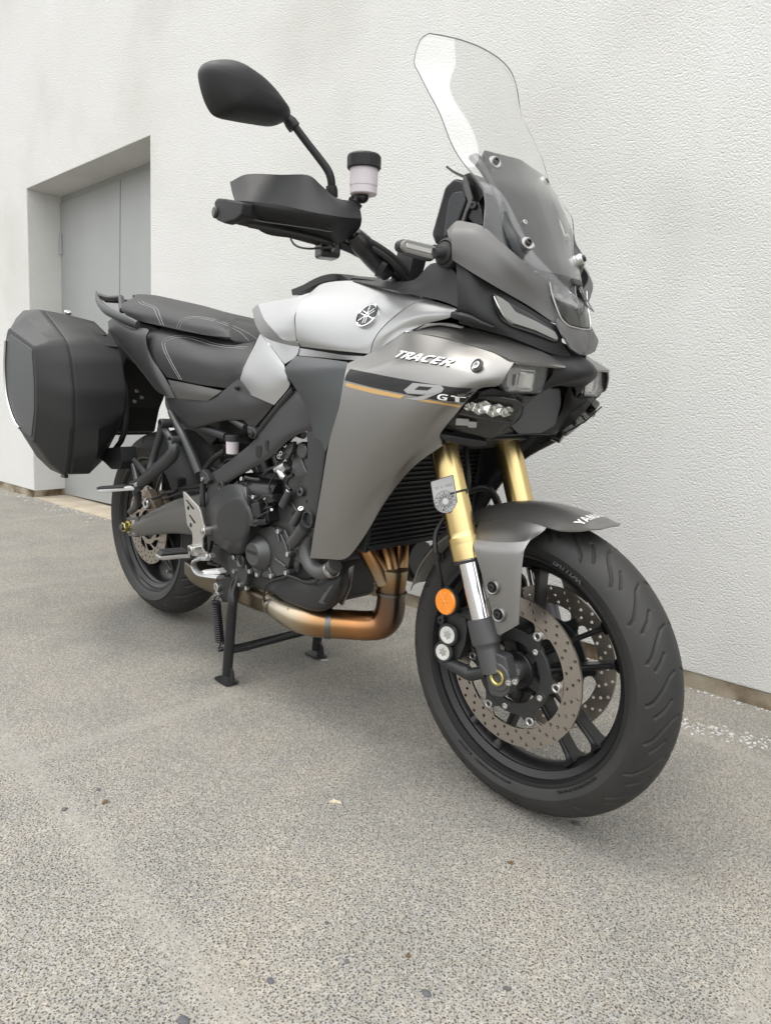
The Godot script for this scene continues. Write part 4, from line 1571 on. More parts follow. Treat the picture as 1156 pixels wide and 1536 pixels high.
	patch(m, [
		pv([1.4975, 1.013, 0.060, 1.503, 1.014, 0.030, 1.505, 1.014, 0.0]),
		pv([1.518, 0.984, 0.054, 1.524, 0.984, 0.028, 1.526, 0.984, 0.0]),
		pv([1.534, 0.955, 0.036, 1.538, 0.953, 0.018, 1.540, 0.952, 0.0]),
	], 4, 4, 0.004, Vector3(1, 0, 0))
	m.join(m.mirrored())
	made(m, "sensor_window", M.smoke_lamp_glass, fg)
	m = MB.new()
	tube(m, pv([1.5048,1.0235,.062, 1.5117,.9982,.058, 1.5249,.9667,.051, 1.5294,.9581,.045, 1.5346,.9518,.037, 1.5377,.9496,.022, 1.5395,.9486,0]), 0.0013, 6, false, 3)
	m.join(m.mirrored())
	made(m, "window_trim", M.alloy, fg)
	m = MB.new()
	patch(m, [pv([1.480, 1.005, 0.066, 1.484, 1.006, 0.0]), pv([1.505, 0.975, 0.058, 1.510, 0.975, 0.0]), pv([1.522, 0.950, 0.038, 1.526, 0.950, 0.0])], 3, 3, 0.003, Vector3(1, 0, 0))
	m.join(m.mirrored())
	made(m, "window_back", M.plain_grey, fg)
	# black lower cowl with the slim running lamp
	m = MB.new()
	patch(m, [
		pv([1.3782,1.0511,.168, 1.4109,1.0311,.165, 1.4371,1.0135,.142, 1.4656,.9944,.12, 1.49,.9744,.088, 1.5166,.9528,.056, 1.5298,.9377,.042]),
		pv([1.3898,1.0142,.176, 1.4181,.9965,.17, 1.4415,.9845,.148, 1.4671,.9658,.124, 1.4911,.9503,.09, 1.5157,.9342,.06, 1.5295,.9259,.046]),
		pv([1.3933,.9723,.174, 1.4239,.966,.17, 1.449,.9526,.15, 1.4712,.9386,.124, 1.4934,.9273,.092, 1.5174,.918,.06, 1.5322,.916,.04]),
		pv([1.3868,.9474,.16, 1.4209,.9402,.156, 1.449,.9321,.138, 1.4738,.9253,.12, 1.4962,.9137,.09, 1.5178,.902,.058, 1.5395,.8962,.022]),
	], 4, 4, 0.003, Vector3(0.4, 0.1, 0.9))
	pair(m, "lower_cowl", M.black_plastic, fg)
	m = MB.new()   # raised rib under the running lamp
	tube(m, pv([1.3852,.9609,.176, 1.4041,.9579,.178, 1.422,.9537,.17, 1.4384,.9463,.16, 1.4559,.9402,.148]), [0.006, 0.007, 0.006, 0.004, 0.002], 8, false, 3)
	pair(m, "cowl_rib", M.black_plastic, fg)
	for k in 2:
		var z := Transform3D(Basis.from_scale(Vector3(1, 1, 1.0 - 2.0 * k)), Vector3.ZERO)
		m = MB.new()
		plate(m, pv([1.4431,.9981,.146, 1.4549,.9918,.138, 1.471,.9844,.128, 1.4882,.9654,.088, 1.516,.9445,.06, 1.527,.9335,.052, 1.5276,.9221,.051, 1.5187,.9201,.056, 1.4986,.9321,.088, 1.4722,.9422,.122, 1.463,.9522,.138, 1.4558,.9707,.146]), 0.010, 0.006, 0.002, 0.004)
		var holder := made(m.moved(z), "running_lamp", M.smooth_black, fg)
		m = MB.new()
		plate(m, pv([1.4497,.9933,.1465, 1.4618,.988,.139, 1.4706,.9818,.131, 1.4732,.9675,.117, 1.4949,.954,.086, 1.52,.9388,.059, 1.5261,.9288,.054, 1.5232,.9236,.055, 1.4966,.938,.086, 1.4745,.9474,.12, 1.4668,.9568,.136, 1.4614,.9728,.146]), 0.004, 0.003, 0.001, 0.0075)
		made(m.moved(z), "running_lamp_lens", M.lamp_glass_grey, holder)
		m = MB.new()
		tube(m, pv([1.4524,.9919,.148, 1.4655,.9714,.1475, 1.4703,.9577,.137, 1.4773,.9483,.122]), 0.0016, 6, false, 3)
		tube(m, pv([1.4748,.9655,.119, 1.4965,.9521,.088, 1.5215,.9374,.061]), 0.0011, 6, false, 2)
		made(m.moved(z), "lens_edge", M.reflector_bowl, holder)
	# middle panel joining fairing, tank and cockpit
	m = MB.new()
	patch(m, [
		pv([1.018,1.0548,.095, 1.1537,1.0391,.12, 1.2339,1.0361,.125, 1.2851,1.0607,.135, 1.3416,1.0535,.155]),
		pv([1.0318,1.0498,.105, 1.1701,1.0259,.135, 1.2616,1.0158,.145, 1.3232,1.0208,.155, 1.3818,1.0262,.166]),
		pv([1.0374,1.0484,.108, 1.1978,1.0183,.143, 1.2799,1.0006,.152, 1.3429,.9882,.163, 1.3977,.9724,.172]),
	], 4, 4, 0.003, Vector3(0, 0.5, 1))
	pair(m, "cockpit_trim", M.plain_grey_dark, fg)
	make_lamps(fg)
	make_windscreen(fg)


func side_prints(panel: MB, parent: Node3D, sg: float) -> void:
	var flip := Transform3D(Basis.from_scale(Vector3(1, 1, sg)), Vector3.ZERO)
	var fin := func(m: MB, called: String, mt: Material) -> void: made(m if sg > 0 else m.moved(flip), called, mt, parent, 60.0)
	var d := Vector3(0, 0, -1)
	var m := MB.new()
	flat(m, pv([1.173,.8576,.23, 1.2536,.8523,.239, 1.3263,.8459,.241, 1.3874,.8405,.236, 1.4387,.8354,.224, 1.4661,.8322,.198, 1.4605,.8189,.204, 1.4514,.8081,.207, 1.4165,.8116,.231, 1.3772,.8157,.24, 1.3312,.8205,.244, 1.2596,.8266,.243, 1.1705,.8354,.237]), 4)
	fin.call(drape(m, panel, d, 0.0007), "print_band", M.print_black)
	m = MB.new()
	flat(m, pv([1.1668,.8334,.238, 1.2544,.8247,.238, 1.3425,.8149,.238, 1.3312,.8096,.238, 1.255,.816,.238, 1.1651,.8268,.238]), 3)
	fin.call(drape(m, panel, d, 0.0007), "print_stripe", M.print_gold)
	m = MB.new()
	flat(m, pv([1.3742,.8121,.24, 1.4159,.8079,.23, 1.4467,.8039,.209, 1.4426,.7996,.209, 1.4163,.8038,.23, 1.3697,.8084,.24]), 3)
	fin.call(drape(m, panel, d, 0.0007), "print_stripe", M.print_gold)
	# the figure 9: a slanted loop, its dark eye, and the tail that cuts through the stripe
	m = MB.new()
	flat(m, pv([1.3393,.8246,.238, 1.3581,.8384,.238, 1.4183,.8364,.238, 1.4248,.8316,.238, 1.4155,.8244,.238, 1.3973,.819,.238, 1.348,.8193,.238]), 3)
	flat(m, pv([1.4249,.831,.238, 1.4216,.8253,.238, 1.3838,.8091,.238, 1.3661,.8088,.238, 1.3395,.8107,.238, 1.3626,.8121,.238, 1.3925,.8194,.238]), 3)
	fin.call(drape(m, panel, d, 0.0016), "print_nine", M.print_grey)
	m = MB.new()
	flat(m, pv([1.3739,.8332,.238, 1.4024,.8325,.238, 1.3927,.8269,.238, 1.3647,.8269,.238]), 2)
	fin.call(drape(m, panel, d, 0.0022), "nine_eye", M.print_black)
	var a := Vector3(1.4082, .818, .231)
	var b := Vector3(1.4371, .8151, .22)
	var right := Vector3(b.x - a.x, b.y - a.y, 0).normalized()
	var lt := MB.new()
	for q in [["G", Vector3(1.4228, .8165, .229)], ["T", Vector3(1.4427, .8143, .216)]]:
		lt.join(letters(q[0], 0.0105, "Droid Sans", Transform3D(Basis(right, Vector3(-right.y, right.x, 0), Vector3(0, 0, 1)), q[1]), 700, 2.0, 0.2))
	fin.call(drape(lt, panel, d, 0.0022), "print_letters", M.print_white)
	a = Vector3(1.2873, .8913, .205)
	b = Vector3(1.4265, .8764, .205)
	right = Vector3(b.x - a.x, b.y - a.y, 0).normalized()
	var xf := Transform3D(Basis(right, Vector3(-right.y, right.x, 0), Vector3(0, 0, 1)), Vector3(1.3593, .8828, .2075))
	lt = letters("TRACER", 0.0125, "Droid Sans", xf, 600, 2.1, 0.30)
	fin.call(thicken(drape(lt, panel, d, 0.0034), Vector3(0, 0, -1), 0.0030), "badge_letters", M.print_white)


func make_lamps(fg: Node3D) -> void:
	for k in 2:
		var z := Transform3D(Basis.from_scale(Vector3(1, 1, 1.0 - 2.0 * k)), Vector3.ZERO)
		# upper lamp: bowl, projector lens, cover
		var up := group("headlight", fg)
		var m := MB.new()
		var o := rounded(p2([-0.060, 0.020, -0.040, 0.029, 0.047, 0.029, 0.047, 0.012, 0.038, -0.018, -0.043, -0.020, -0.060, -0.006]), 0.006)
		# local x towards the middle of the motorcycle, z forwards
		var xf := plane_xf(Vector3(1.507, 0.850, 0.112), Vector3(0.17, 0.0, -1.0), Vector3(0.12, 1, 0))
		if xf.basis.z.x < 0: xf.basis = Basis(xf.basis.x, -xf.basis.y, -xf.basis.z)
		prism(m, o, xf * Transform3D(Basis(), Vector3(0, 0, -0.050)), 0.038, 0.003)
		made(m.moved(z), "lamp_housing", M.smooth_black, up)
		m = MB.new()
		prism(m, rrect(0.046, 0.040, 0.006), xf * Transform3D(Basis(), Vector3(0.004, 0.002, -0.014)), 0.008, 0.002)
		made(m.moved(z), "lens_frame", M.alloy, up)
		m = MB.new()
		var lens_secs := []
		for s in [[1.0, 0.0], [1.0, 0.006], [0.92, 0.0085], [0.6, 0.0105], [0.2, 0.0112]]:
			var rg := PackedVector3Array()
			for q in rrect(0.038 * s[0], 0.032 * (0.6 + 0.4 * s[0]), 0.005): rg.append(xf * Vector3(0.004 + q.x, 0.002 + q.y, -0.010 + s[1]))
			lens_secs.append(rg)
		loft(m, lens_secs)
		made(m.moved(z), "projector_lens", M.lamp_lens, up, 50.0)
		m = MB.new()
		for s in [0.35, 0.7]:
			tube(m, PackedVector3Array([xf * Vector3(0.004 + 0.019 * s, 0.015, -0.001 - 0.004 * s), xf * Vector3(0.006 + 0.019 * s, 0.002, 0.0015 - 0.004 * s), xf * Vector3(0.004 + 0.019 * s, -0.012, -0.001 - 0.004 * s)]), 0.0012, 6, false, 3)
		made(m.moved(z), "lens_ring", M.reflector_bowl, up)
		m = MB.new()
		for q in [[-0.028, 0.017, 0.030, 0.012], [-0.024, -0.013, 0.022, 0.010], [-0.036, 0.002, 0.012, 0.026]]:
			slab(m, Vector3(q[2], q[3], 0.006), xf * Transform3D(Basis(Vector3(0, 0, 1), 0.12), Vector3(q[0], q[1], -0.006)), 0.002, 0.0015)
		made(m.moved(z), "reflector", M.lamp_glass_solid, up)
		m = MB.new()
		prism(m, o, xf * Transform3D(Basis(), Vector3(0, 0, 0.0)), 0.0025, 0.001)
		made(m.moved(z), "lamp_cover", M.lamp_glass, up)
		m = MB.new()
		var ring := PackedVector3Array()
		for e in o: ring.append(xf * Vector3(e.x * 1.02, e.y * 1.04, 0.001))
		tube(m, ring, 0.0016, 6, true)
		made(m.moved(z), "lamp_seal", M.smooth_black, up)
		# lower cornering lamp
		var low := group("cornering_lamp", fg)
		m = MB.new()
		plate(m, pv([1.4591,.8296,.178, 1.4929,.8225,.163, 1.513,.8183,.14, 1.5207,.8098,.128, 1.5083,.793,.116, 1.4898,.7776,.112, 1.4537,.7544,.112, 1.4437,.7475,.118, 1.432,.7482,.148, 1.4016,.7569,.18, 1.3909,.7597,.19, 1.42,.788,.19, 1.4398,.8113,.187]), 0.030, 0.006, 0.003, -0.012)
		made(m.moved(z), "lamp_housing", M.smooth_black, low)
		m = MB.new()
		plate(m, pv([1.4592,.8285,.178, 1.493,.8213,.163, 1.5125,.8171,.141, 1.5186,.8096,.129, 1.5061,.794,.117, 1.489,.7788,.113, 1.4527,.7567,.113, 1.4442,.75,.119, 1.4326,.7507,.149, 1.4031,.7582,.18, 1.394,.7612,.19, 1.4215,.7881,.19, 1.4406,.8102,.186]), 0.003, 0.006, 0.001, 0.004)
		made(m.moved(z), "lamp_cover", M.smoke_lamp_glass, low)
		m = MB.new()
		tube(m, pv([1.4367,.789,.199, 1.4601,.7837,.172, 1.4821,.7795,.143, 1.4935,.7773,.117]), 0.0016, 6, false, 2)
		tube(m, pv([1.5206,.8109,.132, 1.509,.793,.119, 1.4925,.7767,.1155, 1.4548,.7545,.1155, 1.446,.7478,.121]), 0.0015, 6, false, 3)
		made(m.moved(z), "lamp_rib", M.smooth_black, low)
		m = MB.new()
		for q in [[Vector3(1.4506, .8037, .192), 0.011, 0.013], [Vector3(1.466, .8025, .178), 0.017, 0.014], [Vector3(1.4815, .7991, .16), 0.016, 0.013], [Vector3(1.494, .7977, .146), 0.013, 0.012]]:
			var fr := frame(q[0], Vector3(0.75, -0.1, 0.6)) * Transform3D(Basis(Vector3(0, 0, 1), 0.35), Vector3.ZERO)
			lathe(m, p2([q[1] * 0.22, -0.008, q[1] * 0.75, -0.002, q[1] * 1.02, 0.004, q[1] * 0.95, 0.005, q[1] * 0.66, 0.0, q[1] * 0.2, -0.004]), fr * Transform3D(Basis.from_scale(Vector3(1.05, 0.72, 1)), Vector3.ZERO), 6, true)
			slab(m, Vector3(q[1] * 0.35, q[1] * 0.9, 0.004), fr * Transform3D(Basis(), Vector3(0, 0, -0.003)), 0.001, 0.001)
		made(m.moved(z), "reflector", M.reflector_bowl, low)
		m = MB.new()
		for q in [[Vector3(1.43, .7746, .184), 0.012, 0.008], [Vector3(1.4417, .7707, .17), 0.008, 0.007]]:
			var fr := frame(q[0], Vector3(0.75, -0.1, 0.6))
			prism(m, rrect(q[1] * 2, q[2] * 1.6, 0.003), fr * Transform3D(Basis(), Vector3(0, 0, -0.003)), 0.005, 0.0015)
		made(m.moved(z), "small_reflector", M.lamp_glass_solid, low)
		m = MB.new()
		plate(m, pv([1.399,.7522,.202, 1.4092,.7493,.188, 1.4343,.7412,.15, 1.443,.739,.12, 1.436,.7323,.122, 1.4274,.7282,.14, 1.4162,.7329,.178, 1.4014,.7416,.202]), 0.02, 0.004, 0.002)
		made(m.moved(z), "lamp_lip", M.smooth_black, low)


func make_windscreen(fg: Node3D) -> void:
	# right half as rows from the rim inwards to the middle; the left half is its mirror image
	var edge := pv([1.246, 1.468, 0.132, 1.242, 1.452, 0.150, 1.2445, 1.411, 0.165, 1.262, 1.383, 0.1655, 1.2805, 1.356, 0.165, 1.311, 1.310, 0.160, 1.337, 1.259, 0.155, 1.364, 1.222, 0.150, 1.402, 1.185, 0.146, 1.413, 1.156, 0.142, 1.4175, 1.122, 0.147, 1.4205, 1.098, 0.146, 1.436, 1.075, 0.132, 1.459, 1.049, 0.111, 1.484, 1.021, 0.082, 1.511, 0.999, 0.052, 1.530, 0.989, 0.038, 1.546, 0.981, 0.024])
	var mid := pv([1.279, 1.472, 0, 1.281, 1.462, 0, 1.292, 1.425, 0, 1.305, 1.395, 0, 1.321, 1.366, 0, 1.350, 1.320, 0, 1.376, 1.272, 0, 1.401, 1.232, 0, 1.432, 1.194, 0, 1.447, 1.166, 0, 1.460, 1.136, 0, 1.470, 1.112, 0, 1.482, 1.088, 0, 1.498, 1.064, 0, 1.511, 1.044, 0, 1.518, 1.034, 0, 1.520, 1.031, 0, 1.521, 1.029, 0])
	var rows := []
	for i in edge.size():
		var row := PackedVector3Array()
		for k in 13:
			var f := (k - 6) / 6.0
			var a := absf(f)
			var e := edge[i]
			var p := mid[i].lerp(e, pow(a, 2.2))
			p.z = e.z * f
			p.y = lerpf(mid[i].y, e.y, pow(a, 1.8))
			row.append(p)
		rows.append(row)
	var m := MB.new()
	var g := patch(m, rows, 3, 3, 0.0032, Vector3(1, 0.3, 0))
	var ws := made(m, "windscreen", M.clear_screen, fg, 50.0)
	# dark polished rim all round
	var rim := PackedVector3Array()
	for i in g.size(): rim.append(g[i][0])
	for j in range(1, g[0].size()): rim.append(g[g.size() - 1][j])
	for i in range(g.size() - 2, -1, -1): rim.append(g[i][g[0].size() - 1])
	for j in range(g[0].size() - 2, 0, -1): rim.append(g[0][j])
	m = MB.new()
	tube(m, rim, 0.0011, 5, true)
	made(m, "screen_edge", M.screen_edge, ws)
	# smoked carrier plate behind the screen, with its arms
	m = MB.new()
	patch(m, [
		pv([1.362, 1.258, 0.091, 1.374, 1.262, 0.0]),
		pv([1.374, 1.235, 0.110, 1.390, 1.238, 0.0]),
		pv([1.386, 1.208, 0.108, 1.408, 1.208, 0.0]),
		pv([1.410, 1.160, 0.098, 1.432, 1.160, 0.0]),
		pv([1.432, 1.120, 0.096, 1.452, 1.120, 0.0]),
		pv([1.454, 1.075, 0.094, 1.472, 1.075, 0.0]),
		pv([1.474, 1.048, 0.060, 1.488, 1.046, 0.0]),
	], 3, 4, 0.006, Vector3(1, 0.3, 0))
	m.join(m.mirrored())
	made(m, "screen_carrier", M.carrier_grey, fg)
	m = MB.new()
	loft(m, [
		ring4(Vector3(1.345, 1.248, 0.100), 0.016, 0.010), ring4(Vector3(1.372, 1.225, 0.106), 0.015, 0.010), ring4(Vector3(1.402, 1.185, 0.105), 0.011, 0.010), ring4(Vector3(1.424, 1.150, 0.104), 0.010, 0.011),
		ring4(Vector3(1.436, 1.118, 0.106), 0.014, 0.012), ring4(Vector3(1.450, 1.092, 0.104), 0.022, 0.014), ring4(Vector3(1.458, 1.072, 0.098), 0.018, 0.014), ring4(Vector3(1.464, 1.058, 0.092), 0.008, 0.010)], 4, 1)
	pair(m, "carrier_arm", M.carrier_grey, fg)
	for q in [[Vector3(1.378, 1.237, 0.080), 0.013], [Vector3(1.4705, 1.087, 0.090), 0.0125]]:
		for sg in [1.0, -1.0]:
			var at: Vector3 = q[0] * Vector3(1, 1, sg)
			var d := Vector3(0.86, 0.42, 0.28 * sg)
			m = MB.new()
			lathe(m, p2([0.006, -0.020, q[1], -0.020, q[1], 0.001, q[1] * 0.9, 0.003, 0.006, 0.003]), frame(at, d), 28, true)
			made(m, "mount_washer", M.alloy, fg)
			bolt(fg, at + d.normalized() * 0.003, d, 0.0066, M.bolt_black, "screen_bolt")
	for q in [Vector3(1.4464, 1.128, .07), Vector3(1.4662, 1.0866, .07)]:
		for sg in [1.0, -1.0]:
			bolt(fg, (q + Vector3(0.0, 0, 0)) * Vector3(1, 1, sg), Vector3(0.86, 0.42, 0.2 * sg), 0.005, M.alloy, "carrier_bolt")
	# small stay in the notch of the screen
	m = MB.new()
	slab(m, Vector3(0.03, 0.014, 0.02), frame(Vector3(1.514, 1.026, 0.0), Vector3(0.8, 0.5, 0)), 0.004, 0.002)
	made(m, "screen_stay", M.smooth_black, fg)


func ring4(c: Vector3, h: float, w: float) -> PackedVector3Array:   # a small rounded section across an arm that runs down the screen
	var r := PackedVector3Array()
	for k in 10:
		var a := TAU * k / 10
		r.append(c + Vector3(-0.42, 0.86, 0).normalized().cross(Vector3(0, 0, 1)) * (sin(a) * h * 0.6) + Vector3(0, 0, 1) * cos(a) * w)
	return r

# ---------------------------------------------------------------- tank, seats, tail, panniers

func across(row: PackedVector3Array, up: float, back := 0.0) -> Array:   # rows from an edge of the right half over the top to the middle
	var out := []
	for s in [[1.0, 0.0], [0.66, 0.6], [0.33, 0.9], [0.0, 1.0]]:
		var r := PackedVector3Array()
		for p in row:
			r.append(Vector3(p.x + back * s[1], p.y + up * s[1], p.z * s[0]))
		out.append(r)
	return out


func make_tank() -> void:
	var t := group("fuel_tank", bike)
	var m := MB.new()
	var top_edge := pv([.9119,1.0293,.125, .9325,1.0501,.105, 1.0265,1.0494,.105, 1.1226,1.0293,.118, 1.2019,1.0122,.128, 1.2846,.9969,.14])
	patch(m, [
		top_edge,
		pv([.9109,1.0067,.15, .9672,1.0137,.142, 1.058,1.0094,.143, 1.1477,.9981,.149, 1.2126,.9912,.152, 1.2648,.9911,.15]),
		pv([.9135,.9788,.166, .99,.9749,.168, 1.0745,.9708,.17, 1.1549,.9656,.172, 1.2103,.9667,.17, 1.246,.9741,.166]),
		pv([.9216,.9491,.172, .9971,.9444,.178, 1.0754,.94,.182, 1.1502,.9361,.184, 1.192,.9368,.183, 1.2164,.9467,.18]),
		pv([.9248,.9221,.17, 1.0011,.9162,.18, 1.0776,.91,.186, 1.1456,.9064,.189, 1.1771,.9096,.189, 1.1965,.9198,.188]),
		pv([.9339,.9065,.165, 1.0037,.9017,.176, 1.0759,.8971,.184, 1.1372,.8935,.188, 1.1665,.8917,.189, 1.1869,.8909,.189]),
	], 4, 4, 0.003, Vector3(0, 0.3, 1))
	var pn := pair(m, "tank_side", M.silver_paint, t)
	for k in 2: emblem(m, pn[k], 1.0 - 2.0 * k)
	m = MB.new()
	patch(m, [
		pv([.6809,1.0137,.11, .7689,1.0175,.12, .854,1.0194,.13, .909,1.0287,.125]),
		pv([.7518,.9739,.14, .8177,.9773,.15, .8806,.9804,.16, .9107,.9789,.1657]),
		pv([.8141,.9462,.158, .8541,.9465,.164, .8915,.9477,.169, .9185,.9492,.1717]),
		pv([.8642,.9224,.165, .8875,.9199,.167, .9103,.9181,.169, .9223,.9188,.1695]),
	], 4, 4, 0.003, Vector3(0, 0.3, 1))
	var rear := pair(m, "tank_rear", M.silver_paint, t)
	m = MB.new()
	patch(m, [
		pv([.6809,1.0137,.11, .7518,.9739,.14, .8141,.9462,.158, .8642,.9224,.165, .9291,.915,.17]),
		pv([.617,1.0061,.085, .6766,.9621,.112, .7445,.9319,.134, .8334,.9153,.15, .9238,.9068,.162]),
	], 2, 4, 0.003, Vector3(-0.3, 0, 1))
	pair(m, "tank_rear_bevel", M.silver_paint, t)
	m = MB.new()
	patch(m, [
		pv([.7184,.9399,.127, .7911,.923,.143, .8586,.9123,.153, .9219,.9062,.1605]),
		pv([.7446,.9303,.134, .8053,.9102,.147, .8555,.8945,.154, .9138,.8854,.163]),
		pv([.7804,.9136,.143, .8197,.8929,.151, .8444,.8775,.155, .8654,.867,.1585]),
	], 4, 4, 0.003, Vector3(0, 0, 1))
	patch(m, [
		pv([.9161,.9086,.158, 1.0053,.9015,.168, 1.086,.8944,.176, 1.1587,.8893,.18]),
		pv([.9147,.887,.16, 1.0038,.8832,.166, 1.0845,.8795,.174, 1.1617,.8774,.182]),
	], 2, 4, 0.003, Vector3(0, 0, 1))
	pair(m, "tank_underside", M.silver_paint, t)
	m = MB.new()
	patch(m, [
		pv([.7155,.9392,.126, .7734,.9161,.142, .8205,.8906,.1515, .8621,.8654,.158]),
		pv([.6931,.9083,.128, .7661,.8912,.148, .8223,.8709,.158, .8747,.8518,.163]),
		pv([.6644,.8648,.134, .7476,.8573,.152, .8208,.8443,.162, .8874,.8308,.166]),
		pv([.65,.8308,.14, .7256,.8211,.154, .8057,.8094,.162, .8878,.8143,.162]),
		pv([.6727,.7963,.143, .731,.7871,.153, .7815,.7783,.156, .8204,.7701,.154]),
	], 4, 4, 0.003, Vector3(0, 0, 1))
	pair(m, "knee_panel", M.silver_paint, t)
	# dark slots and seams behind the panels
	m = MB.new()
	patch(m, [
		pv([.9239,.9096,.164, 1.0101,.9041,.172, 1.0969,.8962,.18, 1.165,.8904,.184]),
		pv([.9239,.9033,.16, 1.0056,.8959,.168, 1.0927,.8883,.176, 1.1631,.8866,.182]),
	], 1, 4, 0.003, Vector3(0, 0, 1))
	pair(m, "tank_slot", M.dark_void, t)
	# front cover that joins the fairing
	m = MB.new()
	patch(m, [
		pv([1.2876,.9962,.1395, 1.3333,.9853,.15, 1.3618,.9786,.158, 1.3867,.972,.168]),
		pv([1.2615,.9882,.15, 1.3042,.9808,.158, 1.3451,.9727,.164, 1.3785,.9627,.172]),
		pv([1.2438,.9697,.167, 1.279,.9647,.17, 1.3166,.9636,.17, 1.3676,.9564,.168]),
		pv([1.2176,.9441,.181, 1.2423,.9427,.178, 1.2718,.9463,.172, 1.3123,.9486,.164]),
		pv([1.1996,.9184,.189, 1.2177,.9224,.185, 1.2395,.9303,.178, 1.2811,.9378,.17]),
		pv([1.1903,.8909,.19, 1.2011,.8931,.187, 1.2231,.9087,.182, 1.2661,.9338,.176]),
	], 4, 4, 0.003, Vector3(0, 0.3, 1))
	pair(m, "tank_cover", M.silver_paint, t)
	m = MB.new()
	patch(m, [
		pv([1.3123,.9486,.164, 1.3485,.9482,.16, 1.3727,.9455,.158, 1.3951,.9399,.158]),
		pv([1.2822,.9349,.1655, 1.3092,.9424,.16, 1.3378,.9453,.155, 1.3895,.939,.155]),
	], 2, 4, 0.003, Vector3(0, 0.5, 1))
	pair(m, "tank_cover_tip", M.silver_paint, t)
	# top of the tank and its black console
	m = MB.new()
	patch(m, across(top_edge, 0.010), 2, 4, 0.003, Vector3.UP)
	patch(m, across(pv([.6809,1.0137,.11, .7689,1.0175,.12, .854,1.0194,.13, .909,1.0287,.125]), 0.008), 2, 4, 0.003, Vector3.UP)
	m.join(m.mirrored())
	made(m, "tank_top", M.silver_paint, t)
	m = MB.new()
	patch(m, across(pv([.7445,1.0523,.055, .8018,1.0601,.062, .8413,1.0688,.066, .8776,1.0756,.066, .9103,1.0781,.064, .9236,1.077,.06, .9285,1.0758,.05, .9483,1.0633,.04]), 0.004), 2, 3, 0.014, Vector3.UP)
	m.join(m.mirrored())
	made(m, "filler_console", M.plain_grey_dark, t)
	m = MB.new()
	patch(m, [
		pv([1.0172,1.0513,.1, 1.0278,1.0565,.098, 1.1051,1.0451,.112, 1.2008,1.0276,.128, 1.2855,1.0066,.14, 1.3913,.973,.168]),
		pv([1.0193,1.0529,.098, 1.0265,1.0591,.095, 1.0973,1.0498,.105, 1.1904,1.0346,.118, 1.2775,1.0153,.132, 1.382,.9855,.162]),
		pv([1.0166,1.0569,.09, 1.0216,1.0628,.085, 1.0809,1.0556,.09, 1.1719,1.0432,.1, 1.2582,1.0263,.112, 1.3522,1.0033,.14]),
	], 2, 4, 0.004, Vector3(0, 1, 0.3))
	pair(m, "tank_trim", M.plain_grey_dark, t)


func emblem(panel: MB, parent: Node3D, sg: float) -> void:
	var c := Vector3(1.1591, .964, .174)
	var nrm := Vector3(-0.04, 0.10, 1.0).normalized()
	var hit := drop(panel, c + nrm * 0.02, -nrm)
	var ha := drop(panel, c + Vector3(0.014, -0.006, 0), Vector3(0, 0, -1))
	var hb := drop(panel, c + Vector3(-0.014, -0.006, 0), Vector3(0, 0, -1))
	var hc := drop(panel, c + Vector3(0, 0.014, 0), Vector3(0, 0, -1))
	if ha != Vector3.INF and hb != Vector3.INF and hc != Vector3.INF:
		nrm = (hc - ha).cross(hb - ha).normalized()
		if nrm.z < 0: nrm = -nrm
		c = (ha + hb + hc) / 3.0 + nrm * 0.002
	var flip := Transform3D(Basis.from_scale(Vector3(1, 1, sg)), Vector3.ZERO)
	var xf := frame(c, nrm) * Transform3D(Basis(Vector3(0, 0, 1), 0.12), Vector3.ZERO)
	var r := 0.0275
	var m := MB.new()
	lathe(m, p2([0, -0.012, r, -0.012, r, 0.0022, 0, 0.0022]), xf, 48)
	var e := made(m.moved(flip), "emblem", M.smooth_black, parent)
	m = MB.new()
	lathe(m, p2([r * 0.86, -0.010, r, -0.010, r * 1.02, 0.001, r * 1.0, 0.0034, r * 0.93, 0.0042, r * 0.86, 0.003]), xf, 56, true)
	made(m.moved(flip), "emblem_ring", M.chrome, e)
	m = MB.new()
	for k in 3:
		var q := xf * Transform3D(Basis(Vector3(0, 0, 1), TAU * k / 3.0), Vector3(0, 0, 0.002))
		for bar in [[0.0, 0.155, 0.42, 0.80, 0.075], [0.115, 0.0, -0.72, 0.16, 0.075], [-0.115, 0.0, -0.72, 0.16, 0.075], [0.0, 0.0, 0.14, 0.26, 0.30], [0.0, 0.0, 0.50, 0.60, 0.15], [0.0, 0.0, 0.70, 0.82, 0.12]]:
			var w: float = bar[4] * r
			var y0: float = bar[2] * r
			var y1: float = bar[3] * r
			if bar[1] > 0.1: y0 = 0.2 * r
			prism(m, rrect(w, y1 - y0, w * 0.3, 2), q * Transform3D(Basis(), Vector3(bar[0] * r, (y0 + y1) / 2, 0)), 0.0014, 0.0003)
	made(m.moved(flip), "tuning_forks", M.chrome_print, e)


func seam(panel: MB, line: PackedVector3Array, dir: Vector3, r: float, lift: float, sub := 3) -> MB:
	var pts := PackedVector3Array()
	for p in smooth(line, sub):
		var q := drop(panel, p, dir)
		if q != Vector3.INF: pts.append(q - dir * lift)
	var m := MB.new()
	if pts.size() > 2: tube(m, pts, r, 5)
	return m


